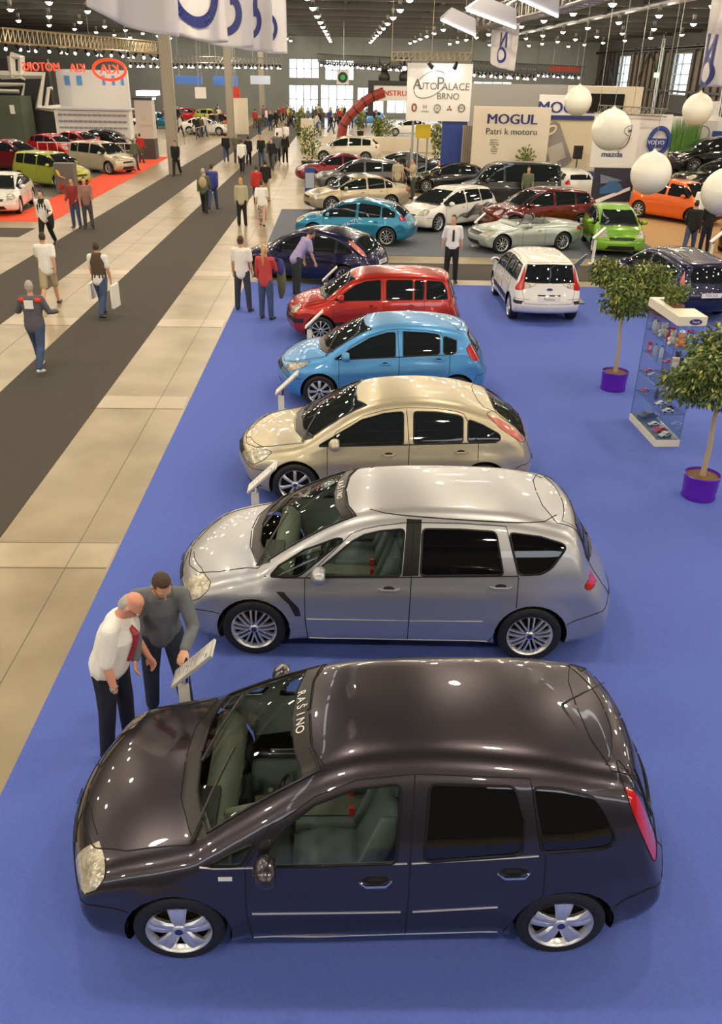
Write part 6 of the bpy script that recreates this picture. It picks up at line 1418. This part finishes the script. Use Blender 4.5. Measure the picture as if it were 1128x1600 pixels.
rig(A(200, 96, 84), A(440, 100, 96), 40, 'stand_truss', 'truss above the far left stands behind the first column', m_truss, .5, .9, m_spot, 'spotlight on the truss behind the first column')
rig(A(500, 96, 100), A(640, 104, 92), 30, 'stand_truss', 'dark truss in front of the bright far windows', m_rib, .7, 1.2, m_spot, 'spotlight on the dark truss before the far windows')
rig(A(738, 110, 80), A(838, 116, 78), 20, 'stand_truss', 'dark truss behind the hanging flag', m_rib, .7, .8, m_spot, 'spotlight on the dark truss behind the hanging flag')
rig(A(612, 94, 47), A(736, 95, 47), 14, 'stand_truss', 'truss above the large white name sign', m_gold, .35, .22, mat('sign_spot_glow', (1, 1, 1), emit=(1, .95, 1), es=22), 'spotlight lighting the large white name sign')

# ------------------------------------------------------------------ signs and booths on the right
m_cream = mat('cream_panel', (.74, .66, .54), .55); m_wpanel = mat('white_panel', (.76, .74, .73), .5); m_bpanel = mat('blue_panel', (.02, .05, .26), .5); m_yel = mat('yellow_panel', (.85, .62, .02), .5)
def panel(name, p0, p1, Y, th, m, label, cat='sign', base=None):
    a, c = A(*p0, Y), A(*p1, Y); z0 = base if base is not None else c.z; b = MB(); b.box((a.x, Y, z0), (c.x, Y + th, a.z)); o = b.build(name, m); tag(o, label, cat)
    if name in ('far_sign', 'red_far_sign') :
        h_ = MB()
        for x in (a.x + .3, c.x - .3): h_.tube([(x, Y + th / 2, a.z), (x, Y + th / 2, ZC - .77)], .02, 4)
        h_.build('hanging_cable', m_frame, o)
    return o, a, c
def T_(s_, px, py, Y, h_px, m, par, sx=1, name='lettering', mir=False, bold=.0):
    c = A(px, py, Y); k = (c - Vector((0, 0, CAMH))).dot(FZ) / FPX; mt = frame(c - Vector((0, .012, 0)), (1, 0, 0), (0, 0, 1))
    if mir: mt = mt @ Matrix.Diagonal((-1, 1, 1, 1))
    if bold:
        for q in (-1, 1): text(s_, h_px * k / .7, m, par, Matrix.Translation((q * h_px * k * .045, -.002 * (q + 2), 0)) @ mt, name, .008, sx)
    return text(s_, h_px * k / .7, m, par, mt, name, .008, sx)
def ring(px, py, Y, rx, ry, tilt, m, par, name='ring_mark', a0=0, a1=2 * PI, th=.02):
    k = (A(px, py, Y) - Vector((0, 0, CAMH))).dot(FZ) / FPX; c = A(px, py, Y) - Vector((0, .02, 0)); b = MB(); ct, st = math.cos(tilt), math.sin(tilt); pts = []
    for a in np.linspace(a0, a1, 40)[: -1 if a1 - a0 > 6.2 else None]: x, z = rx * k * math.cos(a), ry * k * math.sin(a); pts.append(c + Vector((x * ct - z * st, 0, x * st + z * ct)))
    b.tube(pts, th, 5, closed=a1 - a0 > 6.2); return b.build(name, m, par)
Y = 47.5; o, a, c = panel('name_sign', (638, 98), (733, 190), Y, .5, m_wpanel, 'large white sign reading AUTO PALACE BRNO')
m_gr = mat('grey_print', (.16, .15, .15), .6)
for s_, x, y, h in (('A', 652, 132, 15), ('UTO', 668, 135, 10), ('P', 688, 131, 17), ('ALACE', 712, 136, 10), ('BRNO', 700, 151, 9)): T_(s_, x, y, Y, h, m_gr, o, sx=1.0)
ring(672, 132, Y, 27, 16, .5, m_gr, o, a0=.2, a1=5.6, th=.015)
for x, m_, kk in ((647, mat('dark_red_mark', (.25, .03, .02), .5), 0), (664, m_gr, 1), (683, m_gr, 2), (702, mat('dark_red_mark', (.25, .03, .02), .5), 3), (721, m_gr, 4)):
    if kk == 0: ring(x, 168, Y, 3.2, 5, 0, m_, o, 'emblem', th=.035)
    elif kk == 1: T_('H', x, 167, Y, 6, m_, o, name='emblem'); T_('HYUNDAI', x, 174, Y, 1.8, m_, o)
    elif kk == 2: ring(x, 169, Y, 5, 5, 0, m_, o, 'emblem'); T_('m', x, 169, Y, 4, m_, o, name='emblem'); T_('mazda', x, 176, Y, 1.8, m_, o)
    elif kk == 3:
        for q in range(3):
            k_ = (A(x, 169, Y) - Vector((0, 0, CAMH))).dot(FZ) / FPX; cc = A(x, 170, Y) - Vector((0, .012, 0)); an = PI / 2 + q * 2 * PI / 3; b = MB(); r1 = 3 * k_; b.prism([(cc.x, cc.z), (cc.x + r1 * math.cos(an - .5), cc.z + r1 * math.sin(an - .5)), (cc.x + 1.7 * r1 * math.cos(an), cc.z + 1.7 * r1 * math.sin(an)), (cc.x + r1 * math.cos(an + .5), cc.z + r1 * math.sin(an + .5))], cc.y, cc.y + .01, 'y'); b.build('emblem', m_, o)
    else: ring(x, 169, Y, 5, 5, 0, m_, o, 'emblem', th=.03); T_('VOLVO', x, 169, Y, 2, m_, o)
for x in (646, 726):
    p = A(x, 190, Y); b = MB(); b.box((p.x - .06, Y + .15, 0), (p.x + .06, Y + .3, p.z)); b.build('sign_post', m_frame, o)
panel('blue_sign_wall', (692, 190), (724, 282), 47.6, .35, m_bpanel, 'tall dark blue wall panel under the large white sign', 'panel', 0)
yb_, ya_, yc_ = panel('yellow_board', (650, 194), (672, 216), 48.4, .1, m_yel, 'yellow board under the large white sign', 'sign')
b = MB(); b.box((ya_.x + .1, 48.42, 0), (ya_.x + .18, 48.48, yc_.z)); b.box((yc_.x - .18, 48.42, 0), (yc_.x - .1, 48.48, yc_.z)); b.build('board_legs', m_frame, yb_)
o, a, c = panel('poster_wall', (742, 166), (848, 296), 45.2, .25, m_cream, 'cream poster wall reading MOGUL above the graphite van', 'sign', 0)
T_('MOGUL', 800, 187, 45.2, 14, m_navy, o, 1.12, bold=.02); T_('Patri k motoru', 799, 206, 45.2, 9, m_ink, o, 1.05)
for q in range(7): T_(['BENZINY', 'maziva pro', 'osobní vozy', 'oleje', 'provozní', 'kapaliny', 'servis'][q], 772, 219 + q * 3.4, 45.2, 2.2, m_gr, o, 1.0)
cc = A(822, 246, 44.6); bt = bush((cc.x, 44.6), 'small ball topped tree before the cream poster wall', 2.3, .95, 41, n=500, ln=.16)
o, a, c = panel('key_poster', (848, 186), (926, 290), 45.6, .2, mat('pale_cream', (.80, .70, .50), .55), 'cream poster showing a giant grey car key', 'poster', 0)
k_ = (A(880, 235, 45.6) - Vector((0, 0, CAMH))).dot(FZ) / FPX; m_key = mat('key_grey', (.30, .27, .25), .5); cc = A(868, 228, 45.5)
kp = [(868, 190), (874, 193), (893, 250), (870, 268), (862, 268), (845 + 1, 240), (846, 210), (852, 196)]; b = MB(); b.prism([(A(x, y, 45.55).x, A(x, y, 45.55).z) for x, y in kp], 45.5, 45.58, 'y'); kb = b.build('key_body', m_key, o)
ring(861, 203, 45.5, 8, 5, .6, mat('pale_cream', (.80, .70, .50), .55), kb, 'key_hole', th=.06); b = MB(); b.prism([(A(x, y, 45.5).x, A(x, y, 45.5).z) for x, y in ((853, 232), (878, 222), (884, 246), (860, 256))], 45.46, 45.5, 'y'); b.build('key_button', mat('key_light', (.5, .45, .38), .5), kb)
panel('navy_fascia', (846, 180), (928, 188), 45.4, .5, m_navy, 'navy strip above the giant key poster', 'fascia')
o, a, c = panel('booth_sign', (846, 148), (905, 181), 46.2, .4, m_wpanel, 'white header box with blue letters above the key poster', 'sign'); T_('MOGUL', 884, 169, 46.2, 16, m_navy, o, 1.1, bold=.02)
panel('blue_counter', (866, 268), (926, 308), 44.6, .6, m_bpanel, 'blue counter below the giant key poster', 'counter', 0)
cc = A(903, 238, 44.9); b = MB(); b.tube([(cc.x, 44.9, 0), (cc.x, 44.9, cc.z)], .03, 6); b.box((cc.x - .2, 44.75, cc.z - .3), (cc.x + .2, 45.05, cc.z + .3)); o = b.build('loudspeaker', m_black); tag(o, 'black loudspeaker on a pole before the giant key poster', 'speaker')
panel('grey_partition', (735, 130), (905, 190), 60, .3, mat('pale_grey_panel', (.36, .36, .36), .6), 'pale grey partition behind the poster walls', 'partition', 0)
o, a, c = panel('cream_fascia', (898, 134), (996, 200), 52, 1.5, m_cream, 'cream booth fascia with a dark opening behind the balloons', 'booth', 0)
b = MB(); p0, p1 = A(918, 146, 51.9), A(972, 176, 51.9); b.box((p0.x, 51.85, p1.z), (p1.x, 52.0, p0.z)); b.build('dark_opening', m_dark, o)
o, a, c = panel('corrugated_wall', (724, 196), (746, 300), 46.6, .15, mat('beige_cladding', (.42, .35, .26), .6), 'beige ribbed wall strip right of the dark blue panel', 'panel', 0)
b = MB()
for k in range(8): x = a.x + (c.x - a.x) * (k + .5) / 8; b.box((x - .02, 46.55, 0), (x + .02, 46.6, a.z))
b.build('ribs', m_gr, o)
# cloth panels with emblems on a small truss
truss([A(935 + i * 10.5, 176 + i * .6, 41) for i in range(11)], .3, 'stand_truss', 'small silver truss carrying the white cloth panels', m_truss)
o, a, c = panel('cloth_panel', (932, 178), (990, 262), 41, .06, m_wpanel, 'white cloth panel with a winged emblem and blue lettering', 'banner'); T_('mazda', 956, 241, 41, 8, mat('slate_blue_print', (.06, .10, .22), .5), o, 1.15, bold=.01); ring(966, 214, 41, 17, 17, 0, m_chrome, o, 'emblem', th=.05)
o, a, c = panel('cloth_panel', (992, 178), (1038, 262), 41.3, .06, m_wpanel, 'white cloth panel with a blue ring emblem', 'banner'); ring(1030, 220, 41.2, 15, 18, 0, m_bpanel, o, 'emblem', th=.10); b = MB(); p0, p1 = A(1012, 216, 41.2), A(1038, 230, 41.2); b.box((p0.x, 41.1, p1.z), (p1.x, 41.2, p0.z)); e = b.build('emblem_bar', m_bpanel, o); T_('VOLVO', 1025, 223, 41.1, 6, m_wpanel, e, .9)
o, a, c = panel('car_poster', (930, 262), (985, 316), 39.6, .15, mat('poster_night', (.02, .025, .05), .4), 'dark poster with a small blue car, behind the green hatchback', 'poster')
b = MB(); b.prism([(A(x, y, 39.6).x, A(x, y, 39.6).z) for x, y in ((930, 312), (984, 292), (984, 297), (930, 318))], 39.57, 39.6, 'y'); b.build('white_stripe', m_wpanel, o)
b = MB(); b.prism([(A(x, y, 39.6).x, A(x, y, 39.6).z) for x, y in ((936, 303), (937, 294), (946, 289), (951, 283), (962, 282), (969, 288), (973, 296), (964, 301))], 39.56, 39.6, 'y'); b.build('printed_car', mat('poster_blue', (.03, .12, .30), .4), o)
b = MB(); b.prism([(A(x, y, 39.6).x, A(x, y, 39.6).z) for x, y in ((938, 272), (972, 282), (938, 287))], 39.575, 39.6, 'y'); b.build('mist_print', mat('poster_mist', (.16, .18, .24), .5), o)
panel('white_partition', (924, 318), (988, 352), 39.4, .3, m_wpanel, 'white low partition under the dark car poster', 'partition', 0)
panel('grey_partition', (988, 300), (1012, 345), 39.4, .3, mat('pale_grey_panel', (.36, .36, .36), .6), 'grey partition right of the white low one', 'partition', 0)
o, a, c = panel('booth_wall', (1042, 182), (1128, 262), 44.8, .3, m_wpanel, 'white booth wall behind the tall grass', 'booth', 0)
o, a, c = panel('emblem_panel', (1084, 188), (1112, 242), 44.66, .12, mat('pearl_panel', (.60, .58, .56), .4), 'pearl panel with a hexagon emblem on the right booth', 'sign'); ring(1098, 208, 44.66, 10, 10, 0, m_gr, o, 'emblem', th=.02)
o, a, c = panel('white_board', (1104, 158), (1122, 183), 44.85, .1, m_wpanel, 'small white board on top of the right booth', 'sign')
panel('navy_display_board', (1116, 205), (1140, 250), 43.6, .2, m_bpanel, 'navy panel at the right edge behind the black cars', 'panel', 0)
b = MB(); p0 = A(1040, 262, 43); b.box((p0.x, 38, 0), (XR - 6, 44.4, .35)); 
# cafe table and chairs beside the poster
cc = G(928, 352); b = MB(); b.lathe([(0, .72), (.34, .72), (.34, .75), (0, .75)], 20); r = empty('bistro_table', (cc.x, cc.y, 0)); b.build('tabletop', m_cream, r, True); b = MB(); b.tube([(0, 0, .03), (0, 0, .72)], .03, 8)
for k in range(3): b.tube([(0, 0, .12), (.28 * math.cos(k * 2.1), .28 * math.sin(k * 2.1), .02)], .018, 5)
b.build('table_base', m_chrome, r); tag(r, 'round white bistro table left of the green hatchback', 'table')
for (px, py), yw, lb in (((945, 354), 0, 'black bistro chair right of the round table'), ((940, 362), 2, 'black bistro chair nearer the green hatchback')):
    cc = G(px, py); r = empty('bistro_chair', (cc.x, cc.y, 0), yw); tag(r, lb, 'chair'); b = MB(); b.box((-.2, -.2, .43), (.2, .2, .47)); b.build('seat', m_black, r); b = MB(); b.prism([(.2, .5), (.26, .9), (.23, .9), (.17, .5)], -.2, .2, 'y'); b.build('backrest', m_black, r)
    for x in (-.18, .18):
        for y in (-.18, .18): b = MB(); b.tube([(x, y, .43), (x * 1.1, y * 1.1, .012)], .012, 5); b.build('leg', m_chrome, r)
# blue and white panel near the gold saloon
o, a, c = panel('picture_board', (476, 262), (492, 308), 44.2, .1, m_bpanel, 'narrow board with a sky picture beside the beige gold saloon', 'sign', 0); b = MB(); p0, p1 = A(477, 270, 44.2), A(491, 294, 44.2); b.box((p0.x, 44.15, p1.z), (p1.x, 44.2, p0.z)); b.build('picture', mat('sky_print', (.35, .42, .55), .5), o)
cc = G(480, 226); b = MB(); b.box((cc.x - .5, cc.y, 0), (cc.x + .5, cc.y + .5, 1.9)); tag(b.build('pale_pedestal', m_cream), 'pale tall pedestal at the far right of the aisle', 'pedestal')
# low wall between the car stands, red arch and far signs
b = MB(); p0, p1 = G(505, 235), G(680, 235); b.box((p0.x, p0.y, 0), (p1.x, p0.y + .3, 1.0)); tag(b.build('low_wall', m_cream), 'cream low wall behind the cream crossover', 'partition')
m_arch = mat('arch_red', (.28, .03, .02), .5); Ya = 66
ap = [(530, 205), (536, 196), (545, 182), (555, 172), (568, 160), (582, 151), (600, 144)]; AP = [A(x, y, Ya) for x, y in ap]; AP[0].z = -.05; b = MB(); b.tube(AP, .34, 8); o = b.build('arch', m_arch, None, True); tag(o, 'dark red arch rising left of the construction sign', 'arch')
b = MB()
for i in range(len(AP) - 1): b.tube([AP[i], AP[i].lerp(AP[i + 1], .12)], .37, 8)
b.build('arch_band', m_black, o)
o, a, c = panel('construction_sign', (584, 133), (642, 158), Ya, .3, m_wpanel, 'white sign with red letters above the arch', 'sign'); T_('CONSTRUCT', 616, 146, Ya, 7.5, mat('sign_red', (.55, .04, .02), .5), o, 1.1, bold=.02); b = MB(); b.box((a.x - .4, Ya - .1, a.z), (c.x, Ya + .3, a.z + .3)); b.box((a.x - .4, Ya - .1, c.z - 1), (a.x, Ya + .3, a.z)); b.build('sign_frame', m_black, o)
for x in (600, 632):
    p = A(x, 132, Ya + .2); b = MB(); b.ball((p.x, p.y, p.z + .45), .42, 10, 8, 0, (1, .7, 1.1)); b.ball((p.x, p.y, p.z + 1.0), .27, 10, 8); 
    for q in (-1, 1): b.tube([(p.x + q * .15, p.y, p.z + 1.15), (p.x + q * .38, p.y, p.z + 1.35), (p.x + q * .34, p.y, p.z + 1.6)], [.08, .06, .02], 6)
    tag(b.build('horned_figure', m_black, None, True), 'dark horned figure on top of the construction sign, ' + ('left' if x < 610 else 'right') + ' one', 'figure')
o, a, c = panel('cube_sign', (526, 110), (545, 132), 82, 1.2, m_wpanel, 'white cube sign with a green round emblem in front of the far windows', 'sign'); ring(535.5, 121, 82, 6, 6, 0, m_black, o, 'emblem', th=.1); ring(535.5, 121, 82, 2.2, 2.2, 0, mat('emblem_green', (.03, .35, .12), .5), o, 'emblem', th=.16)
b = MB(); b.tube([(a.x + .6, 82.5, a.z), (a.x + .6, 82.5, ZC - .3)], .03, 4); b.build('hanger', m_frame, o)
for (x0, y0, x1, y1, Y_, lb) in ((274, 118, 316, 132, 88, 'blue far sign right of the first column'), (333, 118, 371, 134, 92, 'blue and pale far sign left of the second column'), (391, 118, 422, 132, 96, 'pale blue far sign between the second and third columns'), (1200, 0, 1201, 1, 90, '')):
    if lb: panel('far_sign', (x0, y0), (x1, y1), Y_, .3, mat('far_sign_blue', (.03, .10, .30), .4, emit=(.1, .25, .7), es=.15) if x0 < 380 else mat('far_sign_pale', (.6, .7, .85), .4), lb)
panel('far_sign', (304, 136), (322, 154), 80, .2, m_wpanel, 'white far board with a red top edge', 'sign'); panel('far_sign', (360, 136), (375, 153), 84, .2, mat('sign_red', (.55, .04, .02), .5), 'red far board beside the second column', 'sign')
panel('far_wall_booth', (360, 153), (388, 200), 85, .3, m_cream, 'cream far booth wall left of the second column', 'booth', 0)
o, a, c = panel('red_far_sign', (860, 102), (905, 112), 100, .3, mat('sign_red', (.55, .04, .02), .5), 'long red sign high on the far right truss', 'sign')
rig(A(838, 112, 100), A(912, 116, 100), 16, 'stand_truss', 'dark truss under the long red far sign', m_rib, .7, .8, m_spot, 'spotlight under the long red far sign')

# ------------------------------------------------------------------ booths on the left
m_neon = mat('red_neon', (.7, .05, .02), .4, emit=(1, .05, .015), es=.6)
o, a, c = panel('booth_wall', (86, 108), (204, 172), 74, .4, m_wpanel, 'white booth wall with blue posters under the reversed red letters', 'booth', 0)
for x0, x1 in ((100, 110), (119, 129), (159, 165), (174, 180), (188, 194)):
    p0, p1 = A(x0, 118, 74), A(x1, 133, 74); b = MB(); b.box((p0.x, 73.93, p1.z), (p1.x, 74, p0.z)); b.build('blue_poster', mat('poster_sky', (.12, .32, .75), .5), o)
p = A(90, 106, 64); r = empty('reversed_sign', tuple(p)); tag(r, 'reversed red letters reading KIA MOTORS hanging over the white booth', 'sign')
def hang(s_, px, py, h, sx): 
    c = A(px, py, 64); k = (c - Vector((0, 0, CAMH))).dot(FZ) / FPX; mt = Matrix.Translation(-p) @ frame(c, (1, 0, 0), (0, 0, 1)) @ Matrix.Diagonal((-1, 1, 1, 1)); text(s_, h * k / .7, m_neon, r, mt, ext=.08, sx=sx, bold=.03)
hang('MOTORS', 64, 105, 12, .84); hang('KIA', 121, 107, 12, .92); hang('KIA', 171, 109, 13, 1.05)
kk_ = (A(171, 109, 64) - Vector((0, 0, CAMH))).dot(FZ) / FPX; cc = A(171, 109, 64) - p; b = MB(); b.tube([cc + Vector((25 * kk_ * math.cos(a_), 0, 14 * kk_ * math.sin(a_))) for a_ in np.linspace(0, 2 * PI, 33)[:-1]], .10, 6, closed=True); b.build('oval_ring', m_neon, r, True)
m_wtrim = mat('white_trim', (.70, .68, .62), .5)
o, a, c = panel('dark_booth', (-40, 90), (84, 172), 72, .5, mat('booth_black', (.015, .015, .017), .5), 'black booth wall with white angular trim at the far left', 'booth', 0)
b = MB()
for q in ([(17, 88), (33, 90), (34, 122), (20, 121), (17, 88)], [(0, 117), (68, 118), (60, 168), (95, 170)], [(0, 132), (38, 132), (33, 160)], [(0, 142), (30, 143)], [(72, 168), (76, 138), (82, 138)]): 
    w_ = .30 if len(q) > 4 or q[0][1] == 117 else .14; b.tube([A(x, y, 71.9) for x, y in q], w_, 4)
b.build('angular_trim', m_wtrim, o)
o, a, c = panel('olive_booth', (-20, 150), (38, 200), 69, 2.5, mat('olive_panel', (.075, .095, .065), .6), 'olive green box booth with a white lamp mark at the left edge', 'booth', 0); b = MB(); p0, p1 = A(15, 164, 69), A(24, 178, 69); b.box((p0.x, 68.9, p1.z), (p1.x, 69, p0.z)); b.build('white_mark', m_wpanel, o)
o, a, c = panel('printed_counter', (84, 172), (204, 206), 68.5, 1.2, m_wpanel, 'long white counter printed with small pictures', 'counter', 0)
b = MB(); rr = random.Random(2)
for i in range(14):
    for j in range(3):
        x = a.x + .25 + i * (c.x - a.x - .4) / 14; z = c.z + .15 + j * (a.z - c.z) / 3.2; b.box((x, 68.46, z), (x + .32, 68.5, z + .14))
b.build('printed_picture', mat('small_print', (.30, .31, .36), .5), o)
b = MB(); p0, p1 = A(84, 168, 68.3), A(206, 172, 68.3); b.box((p0.x, 68.2, p1.z), (p1.x, 69.9, p0.z)); b.build('counter_top', mat('pale_lilac', (.55, .53, .62), .4), o)
c1 = G(231, 249); b = MB(); r = empty('square_pillar', (c1.x, c1.y + .5, 0)); tag(r, 'square pillar with a pale upper part and dark base', 'pillar'); b.box((-.55, -.5, 0), (.55, .5, 1.25)); b.build('dark_base', mat('pillar_base', (.06, .055, .05), .5), r); b = MB(); zt_ = A(231, 156, c1.y).z; b.box((-.55, -.5, 1.25), (.55, .5, zt_)); up_ = b.build('pale_shaft', mat('pillar_pale', (.55, .50, .48), .5), r); b = MB(); b.box((-.65, -.6, zt_), (.65, .6, zt_ + .12)); b.build('cap', m_chrome, up_)
text('H', .5, mat('gilt', (.6, .45, .2), .3, .5), up_, Matrix.Translation((0, -.51, zt_ - 1.1)) @ Matrix.Rotation(PI / 2, 4, 'X')); text('HYUNDAI', .2, mat('gilt', (.6, .45, .2), .3, .5), up_, Matrix.Translation((0, -.51, zt_ - 1.5)) @ Matrix.Rotation(PI / 2, 4, 'X'))
g_ = G(107, 302); b = MB(); b.box((-.45, -.3, 0), (.45, .3, 1.35)); o = b.build('grey_cabinet', mat('cabinet_grey', (.12, .12, .115), .6), loc=(g_.x, g_.y, 0)); tag(o, 'dark grey cabinet in front of the lime green boxy car', 'cabinet')
# rails around the far left stands
b = MB(); p0, p1 = G(62, 250), G(212, 252)
for h in (.95, 1.0): pass
b.tube([(p0.x, p0.y, 1.05), (p1.x, p1.y, 1.05)], .03, 6)
for i in range(11): q = p0.lerp(p1, i / 10); b.tube([(q.x, q.y, 0), (q.x, q.y, 1.05)], .02, 5)
tag(b.build('railing', m_wtrim), 'white railing in front of the red cars on the left', 'railing')
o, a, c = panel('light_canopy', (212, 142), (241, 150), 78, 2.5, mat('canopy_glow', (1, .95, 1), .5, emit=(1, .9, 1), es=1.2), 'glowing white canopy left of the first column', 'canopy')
for px, rr_ in ((482, 300), (483, 318)): pass
g0, g1 = G(282, 228), G(352, 208); b = MB()
for i in range(13):
    q = g0.lerp(g1, i / 12); b.tube([(q.x, q.y, 0), (q.x, q.y, 1.0)], .02, 4)
b.tube([(g0.x, g0.y, 1.0), (g1.x, g1.y, 1.0)], .025, 5); tag(b.build('railing', m_truss), 'metal railing right of the first column', 'railing')
